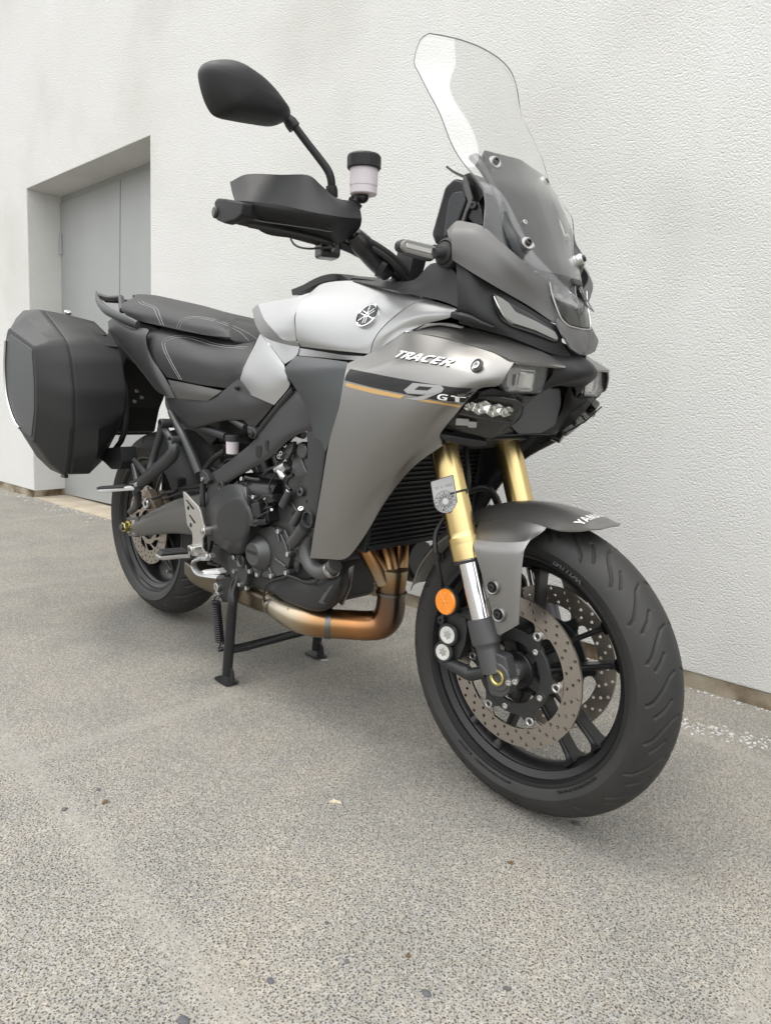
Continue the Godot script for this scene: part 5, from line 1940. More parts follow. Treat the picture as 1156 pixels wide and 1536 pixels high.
func make_seats() -> void:
	var m := MB.new()
	var rows := [
		pv([.1068,.9551,.115, .1521,.9651,.105, .2461,.9572,.1, .3533,.9393,.095, .4623,.931,.085, .5127,.938,.07, .5829,.9259,.05]),
		pv([.1397,.9368,.14, .2108,.9423,.135, .3229,.93,.135, .4258,.9134,.13, .5216,.9049,.125, .5841,.9074,.115, .6305,.9075,.09]),
		pv([.1639,.9065,.15, .2698,.8987,.155, .3806,.8861,.158, .482,.8745,.158, .5634,.869,.152, .6227,.872,.143, .655,.8788,.12]),
		pv([.214,.86,.152, .3111,.8556,.158, .4065,.8463,.16, .4961,.8395,.16, .5705,.8363,.156, .6251,.8381,.15, .6588,.8478,.138]),
		pv([.2797,.8193,.148, .3425,.8154,.152, .4196,.8096,.155, .4947,.8051,.155, .5577,.8032,.152, .6051,.8035,.147, .6502,.824,.142]),
	]
	var top := across(rows[0], 0.012)
	top.reverse()
	top.pop_back()
	patch(m, top + rows, 4, 4, 0.012, Vector3(0, 0.4, 1))
	var side := MB.new()
	patch(side, rows, 4, 4, 0.004, Vector3(0, 0, 1))
	var sd := MB.new()
	sd.join(m)
	sd.join(m.mirrored())
	var s := made(sd, "rider_seat", M.seat_cover, bike, 50.0)
	var d := Vector3(0, -0.15, -1).normalized()
	for line in [
		pv([.363,.8174,.165, .3361,.8446,.165, .2971,.8794,.165, .2612,.9093,.165, .2512,.9263,.165, .2778,.9402,.165, .333,.9469,.165, .4046,.9378,.165, .4729,.9266,.165, .5613,.9193,.165, .641,.9205,.165]),
		pv([.3763,.8169,.165, .3497,.8449,.165, .3109,.8795,.165, .2774,.9084,.165, .2695,.9243,.165, .2937,.9344,.165, .3407,.9404,.165, .4046,.9316,.165, .4729,.9205,.165, .5614,.9133,.165, .6411,.9148,.165]),
	]:
		var th := seam(side, line, d, 0.0008, 0.0003)
		if th.v.size(): pair(th, "stitching", M.thread, s)
	# passenger seat
	m = MB.new()
	rows = [
		pv([-.246,1.0665,.05, -.2369,1.084,.03, -.2234,1.0946,0, -.076,1.0842,0, .0598,1.0612,0, .1857,1.0398,0, .3139,1.0196,0, .4012,.9999,0]),
		pv([-.1352,1.0478,.1, -.0754,1.0538,.1, -.0002,1.0553,.095, .1237,1.0445,.09, .236,1.0248,.088, .3428,1.0082,.085, .4356,.9949,.08, .4792,.9813,.06]),
		pv([-.0778,1.0261,.125, .023,1.0176,.135, .1135,1.0106,.135, .22,.9998,.133, .3216,.9841,.13, .4219,.9693,.128, .4922,.9615,.12, .5366,.9572,.1]),
		pv([-.0257,1.0055,.128, .0591,.9883,.135, .1495,.976,.138, .2376,.9656,.138, .3344,.9537,.137, .429,.9427,.134, .4991,.9363,.128, .5658,.933,.118]),
	]
	rows[0][0].z = 0.0
	rows[0][1].z = 0.0
	patch(m, rows, 5, 4, 0.012, Vector3(0, 0.4, 1))
	var nose := []
	var ends := [rows[0][7], rows[1][7], rows[2][7], rows[3][7]]
	for k in 4:
		var p: Vector3 = ends[k]
		var q: Vector3 = rows[k][6]
		var out := 0.030 - 0.004 * k
		nose.append(PackedVector3Array([p, Vector3(p.x + out * 0.5, p.y - 0.006, p.z * 0.86), Vector3(p.x + out * 0.9, p.y - 0.010, p.z * 0.5), Vector3(p.x + out, p.y - 0.011, 0.0)]))
	nose.append(PackedVector3Array([ends[3] + Vector3(0, -0.012, -0.01), ends[3] + Vector3(0.008, -0.020, -0.025), ends[3] + Vector3(0.012, -0.022, -0.06), ends[3] * Vector3(1, 1, 0) + Vector3(0.012, -0.022, 0)]))
	patch(m, nose, 3, 4, 0.008, Vector3(1, 0, 0))
	var ps := MB.new()
	ps.join(m)
	ps.join(m.mirrored())
	s = made(ps, "passenger_seat", M.seat_cover, bike, 50.0)
	for line in [
		pv([.2251,.9704,.14, .2047,.9919,.14, .1798,1.0099,.14, .1502,1.0264,.14, .1024,1.038,.14, .053,1.047,.14, .0164,1.0596,.14]),
		pv([.2415,.9691,.14, .2213,.9914,.14, .1966,1.0103,.14, .1631,1.0288,.14, .1113,1.0425,.14, .0623,1.0525,.14, .0305,1.0629,.14]),
		pv([.3169,.9593,.14, .3324,.9866,.14, .3514,.9979,.14, .3887,1.003,.14, .4914,.9927,.14, .555,.979,.14, .5909,.958,.14]),
		pv([.3323,.9581,.14, .3476,.9844,.14, .3646,.993,.14, .396,.9965,.14, .4881,.9868,.14, .5486,.9724,.14, .5782,.9531,.14]),
	]:
		var th := seam(m, line, Vector3(0, -0.35, -1).normalized(), 0.0008, 0.0003)
		if th.v.size(): pair(th, "stitching", M.thread, s)
	var inset_side := MB.new()
	flat(inset_side, pv([.3471,.9589,.15, .3623,.9867,.15, .3791,.9934,.15, .4139,.9968,.15, .5051,.9871,.15, .578,.9707,.15, .6198,.9392,.15, .6137,.9334,.15, .5359,.9376,.15, .457,.9446,.15, .3957,.9517,.15]), 3)
	var dr := drape(inset_side, m, Vector3(0, -0.3, -1).normalized(), 0.0005)
	var is_ := pair(dr, "seat_side_panel", M.seat_side, s, 60.0)
	# seat pan closing the gap below
	m = MB.new()
	slab(m, Vector3(0.60, 0.05, 0.24), Transform3D(Basis(Vector3(0, 0, 1), -0.22), Vector3(0.24, 0.92, 0)), 0.02, 0.01)
	made(m, "seat_pan", M.dark_void, bike)


func make_tail() -> void:
	var t := group("tail", bike)
	var m := MB.new()
	patch(m, [
		pv([-.1504,.9892,.135, -.0763,.9949,.145, .0612,.9677,.152, .1649,.9582,.15, .1602,.9397,.15]),
		pv([-.1114,.9679,.15, -.0186,.9676,.158, .101,.945,.166, .1757,.9345,.166, .1761,.9042,.156]),
		pv([-.0974,.9507,.152, .022,.9158,.162, .1306,.8875,.168, .2,.8764,.168, .2302,.8543,.156]),
		pv([-.0289,.9106,.15, .1083,.8539,.16, .1928,.8258,.165, .2516,.8159,.165, .2793,.8134,.152]),
		pv([.1183,.8355,.15, .2125,.7838,.154, .2701,.7687,.158, .3062,.7646,.16, .3401,.7616,.155]),
	], 4, 4, 0.004, Vector3(0, 0, 1))
	pair(m, "tail_cowl", M.plain_grey_dark, t)
	m = MB.new()
	patch(m, [
		pv([.2913,.8128,.152, .3898,.8076,.157, .4825,.8019,.158, .5859,.7939,.153]),
		pv([.3207,.7901,.155, .4065,.786,.16, .4878,.7824,.161, .5564,.7786,.157]),
		pv([.3576,.7625,.154, .4196,.7629,.157, .4721,.7628,.158, .5125,.7623,.155]),
	], 3, 4, 0.004, Vector3(0, 0, 1))
	pair(m, "side_insert", M.plain_grey, t)
	m = MB.new()
	patch(m, [
		pv([.2748,.7594,.15, .3653,.7601,.154, .4669,.7608,.155, .5176,.7644,.154, .5843,.7913,.152, .6225,.8109,.15, .6487,.8237,.147, .6657,.821,.146]),
		pv([.287,.7407,.148, .3767,.742,.154, .4705,.7438,.157, .5331,.7501,.157, .6008,.7739,.156, .6481,.7898,.154, .6786,.7947,.15, .7354,.7857,.152]),
		pv([.3111,.7113,.146, .3882,.7184,.152, .4724,.7239,.156, .5436,.7322,.157, .6094,.7468,.157, .6643,.7586,.156, .7184,.7667,.154, .798,.7777,.15]),
		pv([.3486,.6928,.143, .4074,.686,.146, .4799,.6972,.15, .549,.7113,.152, .6147,.7222,.152, .6681,.7268,.15, .7366,.7415,.148, .8011,.7651,.146]),
		pv([.3929,.6753,.14, .4263,.6818,.142, .4803,.6917,.144, .5458,.7066,.146, .6051,.718,.146, .6666,.7242,.145, .6958,.7136,.144, .7199,.7071,.142]),
	], 4, 4, 0.004, Vector3(0, 0, 1))
	var sc := pair(m, "side_cover", M.plain_grey_dark, t)
	for sg in [1.0, -1.0]:
		bolt(t, Vector3(.6586, .8037, .155) * Vector3(1, 1, sg), Vector3(0, 0, sg), 0.0055, M.bolt_black)
	# grab rails
	m = MB.new()
	loft(m, [flat_ring(Vector3(-.272, 1.0841, .12), 0.004, 0.010), flat_ring(Vector3(-.188, 1.0552, .15), 0.008, 0.013), flat_ring(Vector3(-.0925, 1.0222, .168), 0.0095, 0.015), flat_ring(Vector3(-.0004, .9995, .172), 0.0095, 0.015), flat_ring(Vector3(.07, .982, .168), 0.0095, 0.015), flat_ring(Vector3(.1098, .9704, .155), 0.008, 0.012)], 4, 1)
	tube(m, pv([-.2851,1.0815,.11, -.2546,1.0724,.1, -.2076,1.0697,.095, -.1576,1.0708,.085]), [0.009, 0.010, 0.009, 0.009], 10, false, 3)
	tube(m, pv([-.1576,1.0697,.085, -.1093,1.042,.105, -.0718,1.0223,.12]), 0.010, 8, false, 2)
	var gr := pair(m, "grab_rail", M.frame_black, t)
	m = MB.new()
	patch(m, [
		pv([-.2714,1.0821,.118, -.258,1.0758,.11, -.2377,1.0667,.105]),
		pv([-0.235, 1.075, 0.05, -0.215, 1.072, 0.05, -0.195, 1.068, 0.05]),
		pv([-0.245, 1.076, 0.0, -0.225, 1.073, 0.0, -0.205, 1.069, 0.0]),
	], 3, 2, 0.012, Vector3.UP)
	m.join(m.mirrored())
	made(m, "rail_bridge", M.frame_black, t)
	# underside of the tail, tail lamp, number plate carrier
	m = MB.new()
	loft(m, [sec(-0.30, 0.985, 0.07, 0.045), sec(-0.20, 0.965, 0.115, 0.075), sec(-0.05, 0.925, 0.125, 0.11), sec(0.15, 0.875, 0.125, 0.12), sec(0.35, 0.825, 0.115, 0.12), sec(0.50, 0.790, 0.09, 0.10)], 3, 1)
	made(m, "tail_underside", M.dark_void, t)
	m = MB.new()
	slab(m, Vector3(0.11, 0.030, 0.02), frame(Vector3(-0.32, 0.975, 0), Vector3(-1, -0.2, 0)), 0.01, 0.004)
	made(m, "tail_lamp", M.tail_red, t)
	m = MB.new()
	plate(m, pv([-0.20, 0.905, 0.10, -0.06, 0.905, 0.10, -0.10, 0.86, 0.10, -0.235, 0.70, 0.10, -0.275, 0.61, 0.10, -0.295, 0.61, 0.10, -0.255, 0.76, 0.10, -0.23, 0.83, 0.10]), 0.19, 0.01, 0.004)
	var pc := made(m, "plate_carrier", M.black_plastic, t)
	m = MB.new()
	slab(m, Vector3(0.20, 0.20, 0.006), frame(Vector3(-0.295, 0.695, 0.0), Vector3(-1, 0.25, 0)), 0.006, 0.002)
	made(m, "plate_back", M.black_plastic, pc)
	for p in [Vector3(-.0178, .7684, .098), Vector3(-.0332, .7342, .098), Vector3(.0174, .7497, .098)]:
		bolt(pc, Vector3(p.x, p.y, 0.101), Vector3(0, 0, 1), 0.0055, M.alloy)
	for sg in [1.0, -1.0]:
		m = MB.new()
		var b := Vector3(-0.24, 0.875, 0.095 * sg)
		tube(m, PackedVector3Array([b, b + Vector3(0, 0, 0.06 * sg)]), 0.007, 8)
		var st := made(m, "rear_indicator", M.rubber, t)
		m = MB.new()
		slab(m, Vector3(0.075, 0.022, 0.022), frame(b + Vector3(0, 0, 0.085 * sg), Vector3(-1, 0, 0)), 0.010, 0.004)
		made(m, "indicator_lens", M.lamp_glass_grey, st)
	# panniers and their carriers
	for sg in [1.0, -1.0]:
		make_pannier(sg)


func flat_ring(c: Vector3, w: float, h: float) -> PackedVector3Array:
	var r := PackedVector3Array()
	for k in 12:
		var a := TAU * k / 12
		r.append(c + Vector3(0, sin(a) * h, cos(a) * w))
	return r


func sec(x: float, y: float, w: float, h: float) -> PackedVector3Array:
	var r := PackedVector3Array()
	for q in rounded(p2([-w, -h / 2, w, -h / 2, w * 0.85, h / 2, -w * 0.85, h / 2]), 0.02, 3):
		r.append(Vector3(x, y + q.y, q.x))
	return r


func round_ring(o: Array, z: float, r: float, shrink := 0.0) -> PackedVector3Array:   # every corner rounded with the same number of points
	var out := PackedVector3Array()
	var c := Vector2.ZERO
	var k := o.size() / 2
	for i in k: c += Vector2(o[2 * i], o[2 * i + 1]) / k
	for i in k:
		var p := Vector2(o[2 * i], o[2 * i + 1])
		var a := Vector2(o[2 * ((i - 1 + k) % k)], o[2 * ((i - 1 + k) % k) + 1]) - p
		var b := Vector2(o[2 * ((i + 1) % k)], o[2 * ((i + 1) % k) + 1]) - p
		var d := minf(r, 0.45 * minf(a.length(), b.length()))
		for j in 4:
			var f := j / 3.0
			var s := p + a.normalized() * d
			var e := p + b.normalized() * d
			var q := s.lerp(p, f).lerp(p.lerp(e, f), f)
			if shrink > 0.0: q = c + (q - c) * (1.0 - shrink / (q - c).length())
			out.append(Vector3(q.x, q.y, z))
	return out


func make_pannier(sg: float) -> void:
	var g := group("pannier", bike)
	var flip := Transform3D(Basis.from_scale(Vector3(1, 1, sg)), Vector3.ZERO)
	var seam_o := [-0.135, 1.005, -0.022, 0.946, 0.050, 0.908, 0.078, 0.857, 0.099, 0.763, 0.0925, 0.672, 0.067, 0.578, 0.036, 0.510, -0.09, 0.515, -0.27, 0.600, -0.385, 0.720, -0.40, 0.850, -0.36, 0.950, -0.28, 1.005]
	var out_o := [-0.165, 0.947, -0.055, 0.920, 0.046, 0.893, 0.055, 0.840, 0.059, 0.780, 0.051, 0.706, 0.030, 0.645, 0.012, 0.604, -0.065, 0.615, -0.16, 0.655, -0.215, 0.73, -0.225, 0.82, -0.205, 0.91, -0.185, 0.938]
	var mid_o := [-0.15, 0.982, -0.035, 0.938, 0.052, 0.905, 0.070, 0.852, 0.084, 0.770, 0.077, 0.685, 0.052, 0.602, 0.028, 0.545, -0.08, 0.553, -0.215, 0.618, -0.29, 0.725, -0.305, 0.838, -0.275, 0.935, -0.225, 0.98]
	var in1_o := [-0.130, 0.998, -0.005, 0.955, 0.055, 0.918, 0.083, 0.862, 0.100, 0.765, 0.098, 0.672, 0.085, 0.585, 0.020, 0.507, -0.10, 0.508, -0.27, 0.590, -0.385, 0.715, -0.40, 0.850, -0.36, 0.950, -0.28, 1.0]
	var in2_o := [-0.128, 0.985, -0.012, 0.936, 0.050, 0.900, 0.074, 0.866, 0.0990, 0.774, 0.080, 0.700, 0.020, 0.630, -0.095, 0.527, -0.17, 0.515, -0.27, 0.570, -0.385, 0.705, -0.40, 0.850, -0.36, 0.945, -0.27, 0.985]
	var m := MB.new()
	loft(m, [round_ring(in2_o, 0.186, 0.012, 0.006), round_ring(in2_o, 0.191, 0.014), round_ring(in1_o, 0.275, 0.018), round_ring(seam_o, 0.337, 0.018), round_ring(seam_o, 0.341, 0.018, 0.002)], 1, 1)
	var shell_part := made(m.moved(flip), "case_shell", M.case_plastic, g, 30.0)
	m = MB.new()
	loft(m, [round_ring(seam_o, 0.338, 0.018, 0.004), round_ring(seam_o, 0.349, 0.018, 0.004)], 1, 1)
	made(m.moved(flip), "case_seal", M.rubber, g)
	m = MB.new()
	loft(m, [round_ring(seam_o, 0.346, 0.018, 0.003), round_ring(seam_o, 0.3485, 0.018), round_ring(seam_o, 0.358, 0.018), round_ring(mid_o, 0.395, 0.018), round_ring(out_o, 0.428, 0.016), round_ring(out_o, 0.4345, 0.014, 0.005), round_ring(out_o, 0.436, 0.012, 0.010)], 1, 1)
	var lid := made(m.moved(flip), "case_lid", M.case_plastic, g, 26.0)
	# lighter inset panel of the lid with its bright rear line
	m = MB.new()
	var o := PackedVector2Array()
	for q in [[-0.150, 0.925], [0.035, 0.880], [0.043, 0.780], [0.036, 0.708], [0.004, 0.625], [-0.060, 0.632], [-0.145, 0.668], [-0.197, 0.735], [-0.206, 0.82], [-0.185, 0.905]]:
		o.append(Vector2(q[0], q[1]))
	prism(m, rounded(o, 0.010), Transform3D(Basis(), Vector3(0, 0, 0.432)), 0.0065, 0.0015)
	made(m.moved(flip), "lid_panel", M.case_panel, lid)
	m = MB.new()
	tube(m, pv([-0.183, 0.905, 0.4415, -0.204, 0.82, 0.4415, -0.195, 0.735, 0.4415, -0.143, 0.670, 0.4415, -0.09, 0.645, 0.4415]), 0.0035, 6, false, 4)
	made(m.moved(flip), "lid_trim", M.alloy, lid)
	# lock, handle and relief on top of the shell, hinge foot below
	m = MB.new()
	lathe(m, p2([0, -0.004, 0.011, -0.004, 0.011, 0.003, 0.009, 0.0045, 0, 0.004]), frame(Vector3(-.1459, .9923, .268) + Vector3(0.008, 0.012, 0), Vector3(0.45, 0.9, 0)), 24)
	made(m.moved(flip), "lock", M.alloy, shell_part)
	m = MB.new()
	slab(m, Vector3(0.085, 0.090, 0.020), frame(Vector3(-0.045, 0.948, 0.245), Vector3(0.42, 0.9, 0.0)), 0.008, 0.003)
	made(m.moved(flip), "handle", M.case_plastic, shell_part)
	m = MB.new()
	for q in [pv([-.1223,.9549,.28, -.0278,.9413,.28, .0807,.9264,.28]), pv([-.0774,.9731,.27, -.0419,.9583,.27, -.0024,.9379,.27])]:
		pass
	slab(m, Vector3(0.07, 0.05, 0.030), frame(Vector3(0.028, 0.905, 0.225), Vector3(0.55, 0.8, 0.0)), 0.008, 0.003)
	made(m.moved(flip), "latch", M.black_plastic, shell_part)
	m = MB.new()
	rod(m, Vector3(0.03, 0.508, 0.35), Vector3(0.0, 0.506, 0.35), 0.007, 10)
	made(m.moved(flip), "hinge_foot", M.smooth_black, lid)
	m = MB.new()
	plate(m, pv([-.0166,.5849,.205, .0868,.5994,.205, .0994,.5551,.205, .0794,.5276,.205, .0156,.5199,.205, -.0342,.5356,.205, -.0597,.5414,.205]), 0.05, 0.004, 0.002)
	tube(m, pv([-0.05, 0.86, 0.165, 0.06, 0.78, 0.175, 0.05, 0.64, 0.175, -0.05, 0.56, 0.175]), 0.009, 8, false, 3)
	made(m.moved(flip), "case_mount", M.black_plastic, g)

# ---------------------------------------------------------------- rear wheel, frame, engine, exhaust, stand

func make_rear_wheel() -> void:
	var w := group("rear_wheel", bike, Vector3(0, 0.3236, 0))
	var t := tyre_mesh([0.2225, 0.066, 0.2280, 0.0735, 0.2360, 0.0800, 0.2450, 0.0845, 0.2550, 0.0875, 0.2580, 0.0892], 0.2225, 0.0925, 1.0, 68.0, 10, 84, 76, 0.004, 0.0024, [
		[0.05, 2.0, 0.25, 1.0, 0.45, -3.0, 0.66, -9.0, 0.80, -12.0], [0.32, 9.0, 0.50, 5.0, 0.68, 1.5], [0.14, 20.0, 0.34, 18.0, 0.55, 13.0, 0.74, 8.0, 0.85, 6.0], [0.40, 27.0, 0.55, 23.5],
		[-0.05, 20.0, -0.25, 19.0, -0.45, 15.0, -0.66, 9.0, -0.80, 6.0], [-0.32, 27.0, -0.50, 23.0, -0.68, 19.5], [-0.14, 2.0, -0.34, 0.0, -0.55, -5.0, -0.74, -10.0, -0.85, -12.0], [-0.40, 9.0, -0.55, 5.5],
	])
	put(t, "tyre", M.tyre_rubber, w)
	var m := rim_shape(0.0705)
	made(m, "rim", M.wheel_black, w, 30.0)
	for k in 5:
		for s in [-1.0, 1.0]:
			m = MB.new()
			spoke_shape(m, 12.0 + 72.0 * k, s, 0.045, 0.1955, 0.018, 0.034)
			made(m, "spoke", M.wheel_black, w)
	m = MB.new()
	lathe(m, p2([0, -0.09, 0.045, -0.09, 0.065, -0.07, 0.065, -0.05, 0.052, -0.03, 0.052, 0.03, 0.062, 0.045, 0.060, 0.068, 0.034, 0.070, 0.034, 0.092, 0, 0.092]), Transform3D.IDENTITY, 48)
	made(m, "hub", M.wheel_black, w)
	m = MB.new()
	perforated(m, 0.088, 0.1335, 3, 72, 0.0034, 0.0720, 0.0768, 3)
	var d := made(m, "brake_disc", M.disc_steel, w, 20.0)
	m = MB.new()
	lathe(m, p2([0.050, 0.0722, 0.066, 0.0722, 0.066, 0.0766, 0.050, 0.0766]), Transform3D.IDENTITY, 60, true)
	for k in 10:
		var o := PackedVector2Array()
		for q in [[0.064, -9.0], [0.077, 4.0], [0.0895, 10.0], [0.0895, 21.0], [0.078, 13.0], [0.064, 3.0]]:
			var v := polar(q[0], 36.0 * k + q[1])
			o.append(Vector2(v.x, v.y))
		prism(m, o, Transform3D(Basis(), Vector3(0, 0, 0.0724)), 0.0040, 0.0005)
	made(m, "disc_web", M.disc_steel, d)
	m = MB.new()   # sensor ring and chain sprocket side
	lathe(m, p2([0.06, -0.082, 0.095, -0.082, 0.105, -0.080, 0.105, -0.075, 0.06, -0.075]), Transform3D.IDENTITY, 60, true)
	made(m, "sprocket", M.dark_steel, w)
	m = MB.new()
	tube(m, PackedVector3Array([polar(0.196, -62, 0.006), polar(0.180, -62, 0.016), polar(0.168, -62, 0.048)]), 0.0042, 10)
	made(m, "valve", M.alloy, w)
	# caliper over the disc
	m = MB.new()
	slab(m, Vector3(0.085, 0.055, 0.030), Transform3D(Basis(Vector3(0, 0, 1), -0.75), polar(0.118, 48, 0.095)), 0.012, 0.005)
	slab(m, Vector3(0.075, 0.050, 0.022), Transform3D(Basis(Vector3(0, 0, 1), -0.75), polar(0.118, 48, 0.058)), 0.012, 0.005)
	var c := made(m, "rear_caliper", M.caliper_bronze, w)
	m = MB.new()
	lathe(m, p2([0.008, 0, 0.018, 0, 0.018, 0.012, 0.015, 0.015, 0.008, 0.014]), Transform3D(Basis(), polar(0.118, 48, 0.108)), 24, true)
	made(m, "piston_bore", M.alloy, c)
	for q in [[0.145, 66], [0.142, 30]]:
		bolt(w, polar(q[0], q[1], 0.105), Vector3(0, 0, 1), 0.0065, M.alloy)


func make_swingarm() -> void:
	var s := group("swingarm", bike)
	var m := MB.new()
	loft(m, [
		arm_ring(Vector3(-.0132, .3173, .128), 0.023, 0.014), arm_ring(Vector3(.0425, .3288, .131), 0.030, 0.020), arm_ring(Vector3(.0857, .3399, .131), 0.0345, 0.022), arm_ring(Vector3(.1711, .368, .13), 0.043, 0.023),
		arm_ring(Vector3(.2542, .3948, .128), 0.051, 0.024), arm_ring(Vector3(.3326, .4152, .126), 0.057, 0.026), arm_ring(Vector3(.4223, .4328, .122), 0.062, 0.030), arm_ring(Vector3(.5141, .4606, .112), 0.062, 0.034), arm_ring(Vector3(.5628, .481, .104), 0.055, 0.036)], 4, 1)
	pair(m, "swingarm_beam", M.swingarm_grey, s)
	m = MB.new()
	slab(m, Vector3(0.10, 0.10, 0.24), Transform3D(Basis(), Vector3(0.50, 0.47, 0)), 0.03, 0.01)
	made(m, "pivot_block", M.frame_black, s)
	m = MB.new()
	plate(m, pv([.0007,.3547,.15, .0789,.3725,.15, .0858,.3638,.15, .0775,.3161,.15, .0578,.2991,.15, .0087,.2954,.15, .009,.3022,.15, .0533,.3094,.15, .0594,.357,.15, .0005,.3468,.15]), 0.018, 0.002, 0.002)
	pair(m, "axle_slot", M.swingarm_grey, s)
	m = MB.new()
	plate(m, pv([.0379,.3532,.149, .0741,.3584,.149, .0703,.3058,.149, .0388,.3021,.149]), 0.010, 0.002, 0.001)
	pair(m, "adjuster_plate", M.alloy, s)
	for sg in [1.0, -1.0]:
		var c := Vector3(0.0, 0.3236, 0.0)
		m = MB.new()
		lathe(m, p2([0, 0.140, 0.0195, 0.140, 0.0205, 0.1415, 0.0205, 0.1455, 0, 0.1455]), Transform3D(Basis.from_scale(Vector3(1, 1, sg)), c), 32)
		made(m, "washer", M.brass_nut, s)
		m = MB.new()
		lathe(m, p2([0, 0.145, 0.0165, 0.145, 0.0172, 0.147, 0.0172, 0.160, 0.0150, 0.163, 0, 0.163]), Transform3D(Basis.from_scale(Vector3(1, 1, sg)), c), 6)
		made(m, "axle_nut", M.brass_nut, s)
		m = MB.new()
		rod(m, c + Vector3(0, 0, 0.14 * sg), c + Vector3(0, 0, 0.171 * sg), 0.0105, 20)
		made(m, "axle_end", M.dark_steel, s)
	# hugger over the rear tyre
	m = MB.new()
	var rows := []
	for a in [22.0, 32.0, 44.0, 56.0, 66.0, 74.0]:
		var row := PackedVector3Array()
		for k in 9:
			var f := (k - 4) / 4.0
			row.append(Vector3(0, 0.3236, 0) + polar(0.342 - 0.075 * pow(absf(f), 3.0), a, 0.104 * f))
		rows.append(row)
	patch(m, rows, 3, 2, 0.003, Vector3(1, 1, 0))
	made(m, "hugger", M.black_plastic, s)
	m = MB.new()
	tube(m, pv([.4208,.5181,.115, .3522,.5027,.115, .2842,.4933,.115, .2594,.4775,.115, .2086,.466,.115, .1648,.449,.115, .1152,.433,.115]), 0.0055, 8, false, 3)
	tube(m, pv([.4183,.5045,.12, .3494,.4907,.12, .2688,.4668,.12, .2008,.4442,.12]), 0.004, 8, false, 3)
	tube(m, pv([.5259,.5441,.12, .4768,.5262,.12, .4295,.508,.12, .4033,.4965,.12]), 0.004, 8, false, 3)
	made(m, "brake_line", M.cable_black, s)
	m = MB.new()
	slab(m, Vector3(0.035, 0.028, 0.03), Transform3D(Basis(), Vector3(.2976, .5117, .12)), 0.006, 0.003)
	made(m, "hose_clip", M.black_plastic, s)


func arm_ring(c: Vector3, h: float, w: float) -> PackedVector3Array:
	var r := PackedVector3Array()
	for q in rounded(p2([-w, -h * 0.80, w * 0.55, -h, w, -h * 0.45, w, h * 0.35, w * 0.35, h, -w, h * 0.85]), 0.012, 3):
		r.append(c + Vector3(0, q.y, q.x))
	return r


